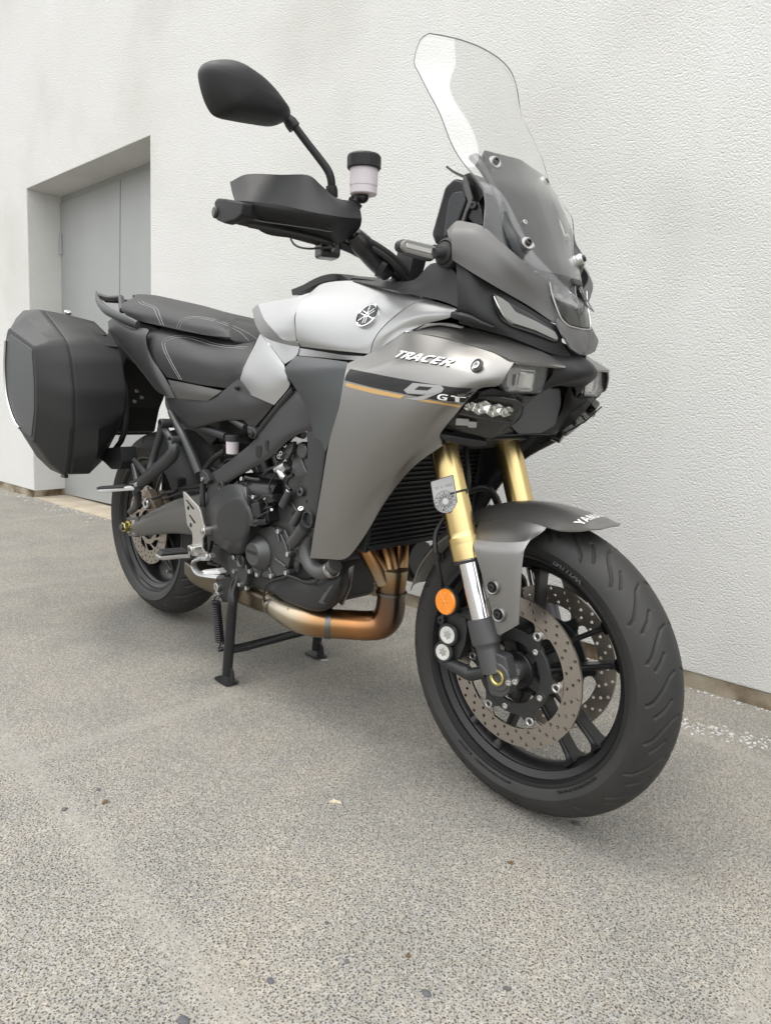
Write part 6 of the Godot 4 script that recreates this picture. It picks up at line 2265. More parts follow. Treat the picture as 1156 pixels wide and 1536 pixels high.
func make_frame() -> void:
	var f := group("frame", bike)
	var m := MB.new()
	patch(m, [
		pv([.9108,.8077,.16, .8345,.7559,.154, .7584,.697,.15, .7004,.6582,.148, .5678,.5876,.146, .5151,.5663,.143]),
		pv([.9841,.79,.18, .9168,.7473,.172, .8223,.6931,.165, .7455,.6496,.16, .6237,.5877,.156, .551,.5585,.152]),
		pv([1.0351,.7569,.186, .9772,.7338,.18, .8829,.6986,.172, .8003,.649,.166, .6883,.5958,.161, .5849,.5469,.156]),
		pv([1.045,.729,.178, .968,.7182,.176, .8985,.6922,.168, .8144,.6406,.162, .7006,.592,.157, .6227,.5554,.153]),
	], 4, 4, 0.035, Vector3(0, 0, 1))
	pair(m, "frame_spar", M.frame_black, f)
	m = MB.new()
	plate(m, pv([.5777,.5889,.15, .5338,.569,.15, .5029,.513,.15, .507,.4497,.15, .5769,.4281,.15, .6265,.4552,.15, .618,.5546,.15]), 0.05, 0.01, 0.005)
	plate(m, pv([.9913,.7319,.176, .9704,.7184,.176, .9773,.7011,.176, .9849,.5445,.176, .9746,.5273,.176, .9828,.5101,.176, 1.0025,.5075,.176, 1.0185,.5241,.176, 1.0313,.5955,.176, 1.052,.7223,.176, 1.0374,.7413,.176]), 0.030, 0.008, 0.006)
	pair(m, "frame_plate", M.frame_black, f)
	m = MB.new()
	lathe(m, p2([0.010, -0.03, 0.0195, -0.03, 0.0205, 0.002, 0.019, 0.005, 0.016, 0.005, 0.014, -0.006, 0.010, -0.006]), frame(Vector3(.9995, .5242, .18), Vector3(0, 0, 1)), 28, true)
	lathe(m, p2([0.006, -0.01, 0.012, -0.01, 0.012, -0.003, 0.006, -0.003]), frame(Vector3(.9995, .5242, .18), Vector3(0, 0, 1)), 6, true)
	pair(m, "engine_mount", M.frame_black, f)
	m = MB.new()
	tube(m, pv([.978,.5026,.172, .9566,.4798,.172, .9296,.4539,.172]), [0.0165, 0.0155, 0.015], 16)
	pair(m, "mount_strut", M.engine_grey, f)
	for q in [[pv([.7662,.6676,.1665, .7834,.6693,.1665, .7894,.6577,.1665, .7871,.6427,.1665, .7729,.6379,.1665, .7655,.6453,.1665, .7636,.6583,.1665]), 0.1695], [pv([.8096,.6872,.1685, .8207,.685,.1685, .8184,.6735,.1685, .8229,.6627,.1685, .8203,.6577,.1685, .8105,.6607,.1685, .8045,.6722,.1685]), 0.172]]:
		m = MB.new()
		plate(m, q[0], 0.02, 0.003, 0.0006)
		pair(m, "lightening_hole", M.dark_void, f)
	m = MB.new()
	lathe(m, p2([0, -0.012, 0.014, -0.012, 0.014, 0.006, 0.0125, 0.0075, 0.008, 0.003, 0, 0.003]), frame(Vector3(.5999, .5419, .157), Vector3(0, 0, 1)), 24)
	pair(m, "pivot_bolt", M.bolt_black, f)
	# rear subframe: rail under the side cover and the strut down to the pivot
	m = MB.new()
	tube(m, pv([.2889,.706,.13, .4345,.688,.13, .5738,.6722,.13]), 0.012, 10)
	tube(m, pv([.3027,.7204,.15, .3454,.6945,.158, .3967,.6646,.165, .4305,.6321,.165, .4601,.5979,.163, .4875,.5638,.162]), [0.0085, 0.0105, 0.0115, 0.0120, 0.0125, 0.0125], 16, false, 3)
	pair(m, "subframe_strut", M.frame_black, f)
	m = MB.new()
	plate(m, pv([.4855,.5693,.165, .5104,.5779,.165, .535,.5663,.165, .5455,.5513,.165, .5318,.5384,.165, .5142,.5397,.165, .4964,.5522,.165]), 0.018, 0.004, 0.003)
	tube(m, pv([.497,.5386,.155, .4937,.5082,.155, .494,.4706,.155]), 0.008, 10)
	pair(m, "strut_lug", M.frame_black, f)
	for sg in [1.0, -1.0]:
		bolt(f, Vector3(.5123, .5506, .166) * Vector3(1, 1, sg), Vector3(0, 0, sg), 0.006, M.bolt_steel)
		bolt(f, Vector3(.7324, .6924, .157) * Vector3(1, 1, sg), Vector3(0, 0, sg), 0.008, M.bolt_black)
	m = MB.new()
	tube(m, pv([.5971,.7236,.135, .6404,.7145,.14, .6855,.7044,.145]), 0.0095, 12)
	plate(m, pv([.7065,.7128,.155, .7363,.7085,.155, .7512,.6965,.155, .7429,.6825,.155, .7253,.6809,.155, .71,.693,.155]), 0.022, 0.005, 0.003)
	pair(m, "subframe_arm", M.frame_black, f)
	m = MB.new()
	tube(m, pv([.9055,.8106,.158, .8392,.7689,.15, .7746,.7213,.146, .7352,.69,.144]), 0.009, 10)
	pair(m, "frame_rail", M.smooth_black, f)
	# dark fill of the space between the spars
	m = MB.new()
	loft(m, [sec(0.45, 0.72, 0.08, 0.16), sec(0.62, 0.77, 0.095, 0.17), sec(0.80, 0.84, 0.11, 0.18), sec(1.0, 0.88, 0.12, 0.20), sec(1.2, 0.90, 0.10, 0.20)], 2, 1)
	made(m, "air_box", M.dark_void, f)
	m = MB.new()
	rod(m, Vector3(0.44, 0.76, -0.02), Vector3(0.60, 0.50, -0.02), 0.030, 20)
	made(m, "shock_absorber", M.smooth_black, f)
	# rear brake reservoir with its hose
	var rs := group("brake_reservoir", bike)
	m = MB.new()
	lathe(m, p2([0, -0.024, 0.0150, -0.024, 0.0160, -0.0225, 0.0168, 0.010, 0, 0.010]), Transform3D(Basis(Vector3.RIGHT, -PI / 2), Vector3(.6216, .6556, .142)), 28)
	made(m, "reservoir_cup", M.milky_plastic, rs)
	m = MB.new()
	lathe(m, p2([0, 0.009, 0.0180, 0.009, 0.0190, 0.0105, 0.0190, 0.022, 0.0175, 0.0245, 0, 0.0245]), Transform3D(Basis(Vector3.RIGHT, -PI / 2), Vector3(.6216, .6556, .142)), 18)
	made(m, "reservoir_cap", M.rubber, rs)
	m = MB.new()
	tube(m, pv([.5759,.6349,.135, .5274,.6151,.13, .4844,.5935,.125, .4474,.57,.12]), 0.008, 10, false, 3)
	made(m, "reservoir_hose", M.hose_rubber, rs)


func make_engine() -> void:
	var e := group("engine", bike)
	var m := MB.new()
	plate(m, pv([.4336,.4871,.118, .5223,.5622,.118, .8013,.6075,.118, .936,.57,.118, .9807,.4332,.118, .9661,.3778,.118, .869,.3159,.118, .7554,.2787,.118, .5617,.2845,.118, .4613,.3053,.118]), 0.236, 0.02, 0.006)
	made(m, "crankcase", M.engine_black, e)
	m = MB.new()
	plate(m, pv([.8783,.6785,.135, .9062,.6906,.135, .9315,.6899,.135, .9679,.6535,.135, .9857,.5001,.135, .9858,.4044,.135, .9278,.3948,.135, .8636,.3976,.135, .7794,.4595,.135, .8067,.4985,.135, .838,.5536,.135, .8678,.6165,.135]), 0.27, 0.01, 0.004)
	made(m, "cylinder_block", M.engine_grey, e)
	# raised outline and plugs of the chain cover
	m = MB.new()
	tube(m, pv([.8829,.6774,.1365, .9045,.6575,.1365, .9211,.6326,.1365, .9343,.62,.1365, .9566,.6228,.1365]), 0.0035, 8, false, 3)
	tube(m, pv([.873,.5425,.1365, .8922,.5292,.1365, .9113,.5113,.1365]), 0.003, 8, false, 3)
	made(m, "cover_rib", M.engine_grey, e)
	m = MB.new()
	lathe(m, p2([0, -0.004, 0.019, -0.004, 0.019, 0.006, 0.0165, 0.008, 0, 0.008]), frame(Vector3(.9186, .67, .136), Vector3(0, 0, 1)), 28)
	made(m, "cam_plug", M.engine_grey, e)
	m = MB.new()
	lathe(m, p2([0.0045, -0.002, 0.0115, -0.002, 0.0115, 0.006, 0.0095, 0.008, 0.0045, 0.0075]), frame(Vector3(.9169, .5725, .137), Vector3(0, 0, 1)), 24, true)
	made(m, "drain_boss", M.engine_grey, e)
	for q in [[pv([.886,.5682,.15, .8722,.55,.15, .8594,.5317,.15])], [pv([.9422,.5328,.158, .929,.5147,.158, .9155,.498,.158])]]:
		m = MB.new()
		tube(m, q[0], [0.0095, 0.0105, 0.0115], 14)
		made(m, "stud_boss", M.engine_grey, e)
	bolt(e, Vector3(.8859, .5706, .15), Vector3(0.3, 0.8, 0.5), 0.0080, M.bolt_steel)
	bolt(e, Vector3(.9434, .5354, .158), Vector3(0.3, 0.8, 0.5), 0.0080, M.bolt_steel)
	# silver coolant fitting and bracket beside the cam cover
	m = MB.new()
	tube(m, pv([.8246,.615,.145, .849,.6212,.145, .8647,.6295,.145]), [0.010, 0.013, 0.011], 12, false, 2)
	tube(m, pv([.8426,.6142,.15, .8566,.6029,.15, .8674,.5995,.15]), [0.008, 0.0095, 0.006], 12, false, 2)
	made(m, "coolant_fitting", M.alloy, e)
	m = MB.new()
	plate(m, pv([.8587,.6834,.152, .8978,.6902,.152, .8936,.6679,.152, .8762,.6455,.152, .8576,.645,.152, .8358,.6507,.152, .8272,.6595,.152]), 0.012, 0.003, 0.002)
	var br := made(m, "hose_bracket", M.engine_grey, e)
	for q in [Vector3(.8776, .679, .156), Vector3(.8369, .6598, .156), Vector3(.8535, .6495, .156), Vector3(.8625, .6585, .156)]:
		m = MB.new()
		lathe(m, p2([0.003, -0.006, 0.0062, -0.006, 0.0062, 0.004, 0.0052, 0.006, 0.003, 0.006]), frame(q, Vector3(0.1, 0.1, 1)), 18, true)
		made(m, "bracket_eye", M.bolt_steel, br)
	# clutch cover: base flange, domed body, raised face
	m = MB.new()
	var cl := pv([.5275,.4596,.16, .5343,.4812,.16, .5514,.5042,.16, .5717,.5236,.16, .5949,.5378,.16, .6211,.5485,.16, .6468,.5547,.16, .6752,.5595,.16, .7,.5594,.16, .7214,.5538,.16, .7399,.5359,.16, .7525,.5123,.16, .7592,.486,.16, .7572,.4564,.16, .7491,.4272,.16, .7316,.4028,.16, .7075,.3855,.16, .6763,.3736,.16, .6441,.3706,.16, .6076,.376,.16, .5737,.3821,.16, .5493,.3924,.16, .5351,.4085,.16, .5278,.4335,.16])
	var cf := pv([.6156,.4712,.186, .6253,.4853,.186, .6382,.4971,.186, .6542,.5076,.186, .6731,.5175,.186, .6918,.5255,.186, .7103,.53,.186, .7286,.5294,.186, .7408,.5228,.186, .7501,.5124,.186, .7564,.4999,.186, .7597,.4852,.186, .7601,.47,.186, .7575,.4559,.186, .749,.4406,.186, .7341,.4274,.186, .7128,.4181,.186, .691,.4138,.186, .6688,.413,.186, .6493,.4164,.186, .6328,.424,.186, .6227,.4347,.186, .6159,.4461,.186, .6141,.4584,.186])
	loft(m, [cover_ring(cl, 1.02, -0.045), cover_ring(cl, 1.02, -0.010), cover_ring(cl, 0.985, 0.003), cover_ring(cf, 1.10, -0.006), cover_ring(cf, 1.03, -0.001), cover_ring(cf, 0.9, 0.0)], 1, 2)
	made(m, "clutch_cover", M.engine_black, e, 50.0)
	m = MB.new()   # scoop in the cover
	loft(m, [cover_ring(pv([.6644,.4716,.178, .705,.4854,.178, .735,.5059,.178, .7526,.5189,.178, .7709,.4999,.178, .7806,.4677,.178, .742,.4677,.178, .6869,.4579,.178]), 1.0, 0.0), cover_ring(pv([.6644,.4716,.178, .705,.4854,.178, .735,.5059,.178, .7526,.5189,.178, .7709,.4999,.178, .7806,.4677,.178, .742,.4677,.178, .6869,.4579,.178]), 0.9, 0.006)], 1, 2)
	made(m, "cover_recess", M.engine_black, e)
	# starter / actuator housing above it
	m = MB.new()
	rod(m, Vector3(.6423, .538, .118), Vector3(.8149, .5473, .118), 0.038, 28, 0.006)
	for u in [0.12, 0.22, 0.60]:
		pass
	lathe(m, p2([0.0375, 0, 0.0405, 0, 0.0405, 0.012, 0.0375, 0.012]), frame(Vector3(.655, .5387, .118), Vector3(.8149, .5473, .118) - Vector3(.6423, .538, .118)), 28, true)
	lathe(m, p2([0.0375, 0, 0.0400, 0, 0.0400, 0.008, 0.0375, 0.008]), frame(Vector3(.6984, .541, .118), Vector3(.8149, .5473, .118) - Vector3(.6423, .538, .118)), 28, true)
	made(m, "starter_motor", M.smooth_black, e)
	m = MB.new()
	plate(m, pv([.707,.523,.168, .7309,.5403,.168, .7665,.5405,.168, .7845,.5231,.168, .813,.5259,.168, .825,.5046,.168, .8284,.4869,.168, .7776,.4661,.168, .7539,.4687,.168, .7383,.4901,.168, .7138,.4998,.168]), 0.045, 0.003, 0.003)
	var sn := made(m, "sensor_block", M.smooth_black, e)
	m = MB.new()
	slab(m, Vector3(0.035, 0.035, 0.03), Transform3D(Basis(Vector3(0, 0, 1), 0.3), Vector3(.7935, .5128, .168)), 0.004, 0.003)
	slab(m, Vector3(0.030, 0.020, 0.03), Transform3D(Basis(Vector3(0, 0, 1), 0.3), Vector3(.833, .5445, .155)), 0.003, 0.003)
	rod(m, Vector3(.7627, .4741, .172), Vector3(.8212, .4887, .165), 0.010, 14)
	made(m, "connector", M.smooth_black, sn)
	m = MB.new()
	tube(m, pv([.7876,.4865,.185, .8102,.4987,.185, .8352,.5112,.185, .8543,.5192,.185]), 0.0022, 6, false, 3)
	made(m, "wiring", M.cable_black, sn)
	m = MB.new()
	tube(m, pv([.7419,.5866,.18, .7655,.5863,.18, .7858,.5873,.18, .8057,.5883,.18]), 0.004, 8, false, 3)
	made(m, "wiring", M.cable_black, sn)
	m = MB.new()
	tube(m, pv([.8096,.5419,.168, .8213,.5289,.168, .8276,.5084,.168]), 0.003, 6, false, 3)
	made(m, "wiring", M.cable_black, sn)
	for q in [Vector3(.739, .5195, .17), Vector3(.6965, .5753, .16), Vector3(.7803, .4738, .172), Vector3(.7651, .5387, .17), Vector3(.8124, .544, .168)]:
		bolt(e, q, Vector3(0, 0.2, 1), 0.0055, M.alloy)
	bolt(e, Vector3(.8426, .5201, .17), Vector3(0.8, 0.2, 0.5), 0.004, M.alloy)
	# alternator cover with its ribs and DOHC lettering
	var ol := pv([.7233,.4413,.142, .7367,.4499,.142, .769,.4593,.142, .8062,.4711,.142, .8343,.4727,.142, .8619,.4702,.142, .8761,.4546,.142, .8851,.4331,.142, .8876,.407,.142, .8792,.3817,.142, .8692,.3592,.142, .8391,.3488,.142, .8111,.3371,.142, .7792,.3322,.142, .7465,.3273,.142, .731,.3363,.142, .7228,.3541,.142, .719,.3784,.142, .7212,.4091,.142])
	m = MB.new()
	loft(m, [cover_ring(ol, 1.0, -0.020), cover_ring(ol, 1.0, 0.001), cover_ring(ol, 0.98, 0.003)], 1, 1)
	var al := made(m, "alternator_cover", M.engine_grey, e, 28.0)
	m = MB.new()
	var dc := Vector3(.7644, .393, .128)
	lathe(m, p2([0, 0.0, 0.0475, 0.0, 0.0475, 0.018, 0.0455, 0.023, 0.0305, 0.042, 0.0285, 0.0435, 0, 0.0435]), frame(dc, Vector3(0, 0, 1)), 48)
	made(m, "cover_dome", M.engine_grey, al, 22.0)
	m = MB.new()
	var q0 := Vector3(.8034, .4094, .1715)
	var xf := Transform3D(Basis(Vector3(1, 0, 0), Vector3(0, 1, 0), Vector3(0, 0, 1)), Vector3(dc.x + 0.0, dc.y + 0.004, 0.1718))
	m = thicken(letters("DOHC", 0.0085, "Droid Sans", xf, 700, 1.5), Vector3(0, 0, 1), 0.0008)
	made(m, "raised_letters", M.engine_black, al)
	for a in [[pv([.8303,.3921,.147, .8529,.3868,.147, .8751,.3815,.147])], [pv([.7912,.3629,.147, .7712,.3462,.147, .7596,.3347,.147])], [pv([.819,.468,.147, .8391,.4549,.147, .8453,.4392,.147])], [pv([.8471,.4631,.147, .8701,.4374,.147, .8818,.4165,.147])], [pv([.8057,.3627,.147, .8147,.3543,.147, .8179,.3446,.147])]]:
		m = MB.new()
		tube(m, a[0], 0.0032, 8)
		made(m, "cover_rib", M.engine_grey, al)
	for q in [Vector3(.75, .4489, .15), Vector3(.8484, .4653, .15), Vector3(.8885, .4158, .15), Vector3(.8838, .368, .15), Vector3(.8221, .3461, .15), Vector3(.761, .3355, .15), Vector3(.7326, .3752, .15), Vector3(.7246, .3357, .148)]:
		m = MB.new()
		lathe(m, p2([0, -0.022, 0.0080, -0.022, 0.0085, -0.002, 0.0075, 0.0, 0, 0.0]), frame(q, Vector3(0, 0, 1)), 18)
		made(m, "bolt_boss", M.engine_grey, al)
		bolt(e, q + Vector3(0, 0, 0.002), Vector3(0, 0, 1), 0.0062, M.alloy)
	# oil pump cover
	var op := pv([.5979,.346,.118, .6209,.3565,.118, .6533,.3651,.118, .6725,.3618,.118, .6857,.3426,.118, .6926,.3221,.118, .6871,.295,.118, .6718,.2746,.118, .6526,.2661,.118, .6296,.27,.118, .6159,.2895,.118, .6052,.3174,.118])
	m = MB.new()
	loft(m, [cover_ring(op, 1.0, 0.0), cover_ring(op, 1.0, 0.018), cover_ring(op, 0.95, 0.021)], 1, 2)
	var opc := made(m, "pump_cover", M.engine_grey, e, 28.0)
	m = MB.new()
	lathe(m, p2([0.012, -0.004, 0.0185, -0.004, 0.0185, 0.005, 0.0165, 0.0065, 0.012, 0.002]), frame(Vector3(.6682, .3509, .139), Vector3(0, 0, 1)), 28, true)
	made(m, "pump_ring", M.engine_grey, opc)
	m = MB.new()
	lathe(m, p2([0, -0.004, 0.0125, -0.004, 0.0125, 0.001, 0, 0.001]), frame(Vector3(.6682, .3509, .139), Vector3(0, 0, 1)), 24)
	made(m, "pump_opening", M.dark_void, opc)
	for q in [Vector3(.8973, .6616, .139), Vector3(.959, .6372, .139), Vector3(.8908, .5162, .139), Vector3(.9433, .5535, .139), Vector3(.9106, .428, .139)]:
		bolt(e, q, Vector3(0, 0, 1), 0.0050, M.bolt_black)
	for q in [Vector3(.6372, .3539, .142), Vector3(.638, .3152, .142), Vector3(.6984, .2824, .142), Vector3(.6648, .2843, .142), Vector3(.7185, .3882, .15)]:
		bolt(e, q, Vector3(0, 0, 1), 0.0062, M.alloy)
	# lower crankcase details, water pipe, hoses
	m = MB.new()
	plate(m, pv([.5027,.3645,.13, .559,.3623,.13, .61,.3539,.13, .6243,.3083,.13, .5811,.2832,.13, .5461,.3021,.13, .5176,.323,.13]), 0.05, 0.008, 0.004)
	made(m, "lower_case", M.engine_black, e)
	m = MB.new()
	tube(m, pv([.9608,.4811,.148, .9522,.4506,.148, .9613,.4202,.148, .9823,.4023,.148, 1.0119,.3994,.148, 1.0401,.4105,.148, 1.0603,.4275,.148]), [0.017, 0.0175, 0.018, 0.018, 0.018, 0.0175, 0.0175], 18, false, 4)
	made(m, "coolant_hose", M.braid, e)
	m = MB.new()
	tube(m, pv([.8838,.4099,.12, .8874,.3888,.12, .8856,.3697,.12]), [0.011, 0.0125, 0.010], 14, false, 3)
	tube(m, pv([.8921,.4345,.115, .901,.4162,.115, .894,.3946,.115]), [0.009, 0.010, 0.010], 14, false, 3)
	made(m, "oil_filter_pipe", M.engine_grey, e)
	m = MB.new()
	lathe(m, p2([0.0175, 0, 0.0205, 0.001, 0.0205, 0.010, 0.0175, 0.011]), frame(Vector3(1.0425, .411, .148), Vector3(0.8, 0.5, 0)), 24, true)
	made(m, "hose_clamp", M.bolt_steel, e)
	m = MB.new()
	tube(m, pv([.7787,.2616,.14, .7891,.2928,.15, .8113,.3237,.156, .8434,.3419,.157, .8775,.3565,.156, .8975,.3644,.155, .9292,.3652,.155, .9603,.3643,.155, .989,.3691,.152, .9996,.3769,.145]), 0.0028, 8, false, 4)
	tube(m, pv([.831,.3344,.15, .8696,.3487,.15, .8937,.3577,.15, .9308,.3598,.15, .9618,.359,.15, .9965,.3673,.15]), 0.0024, 8, false, 4)
	made(m, "sensor_cable", M.cable_black, e)
	for q in [pv([.4833,.58,.12, .5115,.5721,.12, .5355,.5862,.12, .5622,.6076,.12, .5985,.6152,.12]), pv([.8416,.6399,.15, .8286,.6222,.15, .8011,.6124,.15, .7789,.5964,.15]), pv([.8964,.5749,.155, .8802,.5838,.155, .8848,.6004,.155, .9052,.6126,.155]), pv([.7821,.5889,.128, .8041,.605,.128, .8147,.6196,.128, .8362,.6319,.128]), pv([.5383,.5869,.128, .5885,.5982,.128, .6431,.6116,.128, .6985,.6265,.128, .7456,.6419,.128])]:
		m = MB.new()
		tube(m, q, 0.0045, 8, false, 4)
		made(m, "hose", M.hose_rubber, e)
	for q in [pv([.7887,.5327,.175, .8055,.5452,.175, .8305,.5522,.175, .8526,.5522,.175]), pv([.7438,.5085,.172, .7677,.5022,.172, .7966,.5069,.172, .819,.5189,.172, .8465,.5282,.172]), pv([.9174,.4872,.16, .9331,.4821,.16, .949,.4707,.16, .9599,.4536,.16]), pv([.8405,.6047,.16, .8219,.586,.16, .8171,.5623,.16, .8289,.5442,.16])]:
		m = MB.new()
		tube(m, q, 0.0024, 6, false, 4)
		made(m, "lead", M.cable_black, e)
	# belly pan
	m = MB.new()
	patch(m, [
		pv([.7662,.3073,.122, .8202,.3353,.128, .8862,.3497,.132, .9514,.3634,.132, 1.0003,.3876,.13, 1.0329,.4095,.12, 1.0306,.4206,.09]),
		pv([.798,.3031,.136, .8487,.3225,.136, .9122,.3335,.139, .9737,.347,.139, 1.0232,.3682,.136, 1.0518,.3892,.125, 1.0417,.3941,.09]),
		pv([.8271,.2949,.138, .8745,.3001,.138, .9332,.3071,.14, .9863,.3221,.138, 1.0271,.3412,.132, 1.0445,.3555,.115, 1.0302,.3574,.08]),
		pv([.8506,.2834,.128, .9051,.2868,.134, .9549,.2916,.134, .9926,.2997,.128, 1.0098,.3087,.112, 1.0126,.3185,.09, .986,.3162,.05]),
		pv([.8359,.2674,.1, .875,.2654,.1, .9182,.2666,.1, .9593,.2778,.1, .9678,.2847,.08, .9574,.2883,.05, .9174,.281,0]),
	], 4, 4, 0.003, Vector3(0, 0, 1))
	var bp := made(m, "belly_pan", M.pan_black, e)
	var strip := MB.new()
	flat(strip, pv([1.0296,.3674,.16, 1.0401,.3732,.16, 1.0062,.3248,.16, 1.0116,.3166,.16, .9916,.3194,.16]), 1)
	var fs := drape(strip, m, Vector3(0, 0, -1), 0.0006)
	made(fs, "pan_mark", M.plain_grey, bp, 60.0)
	m = MB.new()
	slab(m, Vector3(0.28, 0.15, 0.14), Transform3D(Basis(), Vector3(0.84, 0.37, 0.01)), 0.03, 0.01)
	made(m, "sump", M.engine_black, e)
	m = MB.new()
	rod(m, Vector3(1.06, 0.40, -0.10), Vector3(1.10, 0.41, -0.10), 0.052, 28, 0.006)
	made(m, "oil_filter", M.smooth_black, e)
	m = MB.new()
	plate(m, pv([1.02, 0.40, 0.07, 1.035, 0.41, 0.07, 1.025, 0.35, 0.07, 1.0, 0.30, 0.07, 0.985, 0.305, 0.07]), 0.004, 0.003, 0.001)
	made(m, "pan_bracket", M.alloy, e)
	make_radiator()
	make_exhaust()


func cover_ring(ring: PackedVector3Array, shrink: float, dz: float) -> PackedVector3Array:
	var c := Vector3.ZERO
	for p in ring: c += p / ring.size()
	var out := PackedVector3Array()
	for p in ring:
		var q := c + (p - c) * shrink
		out.append(Vector3(q.x, q.y, p.z + dz))
	return out


func make_radiator() -> void:
	var r := group("radiator", bike)
	var lean := Vector3(0.12, 1, 0).normalized()
	var o := Vector3(1.175, 0.488, 0)
	var xf := Transform3D(Basis(Vector3(0, 0, -1), lean, Vector3(0, 0, -1).cross(lean)), o)
	if xf.basis.z.x < 0: xf.basis.z = -xf.basis.z
	var m := MB.new()
	slab(m, Vector3(0.33, 0.30, 0.03), xf * Transform3D(Basis(), Vector3(0, 0.15, -0.02)), 0.006, 0.002)
	made(m, "radiator_core", M.dark_void, r)
	for k in 27:
		m = MB.new()
		slab(m, Vector3(0.325, 0.0042, 0.026), xf * Transform3D(Basis(), Vector3(0, 0.014 + 0.0106 * k, -0.008)), 0.0015, 0.0008)
		made(m, "radiator_tube", M.radiator_black, r)
	m = MB.new()
	for s in [-1.0, 1.0]:
		slab(m, Vector3(0.012, 0.31, 0.044), xf * Transform3D(Basis(), Vector3(0.168 * s, 0.15, -0.015)), 0.003, 0.002)
	slab(m, Vector3(0.345, 0.012, 0.044), xf * Transform3D(Basis(), Vector3(0, 0.003, -0.015)), 0.003, 0.002)
	slab(m, Vector3(0.345, 0.012, 0.044), xf * Transform3D(Basis(), Vector3(0, 0.305, -0.015)), 0.003, 0.002)
	made(m, "radiator_frame", M.black_plastic, r)
	m = MB.new()
	tube(m, pv([1.225, 0.60, -0.08, 1.265, 0.615, -0.11, 1.285, 0.58, -0.135, 1.275, 0.52, -0.15, 1.235, 0.48, -0.15]), 0.009, 10, false, 4)
	made(m, "radiator_hose", M.hose_rubber, r)
	m = MB.new()
	plate(m, pv([1.13, 0.47, -0.06, 1.17, 0.49, -0.06, 1.17, 0.52, -0.06, 1.13, 0.52, -0.06]), 0.08, 0.004, 0.002)
	made(m, "radiator_stay", M.black_plastic, r)


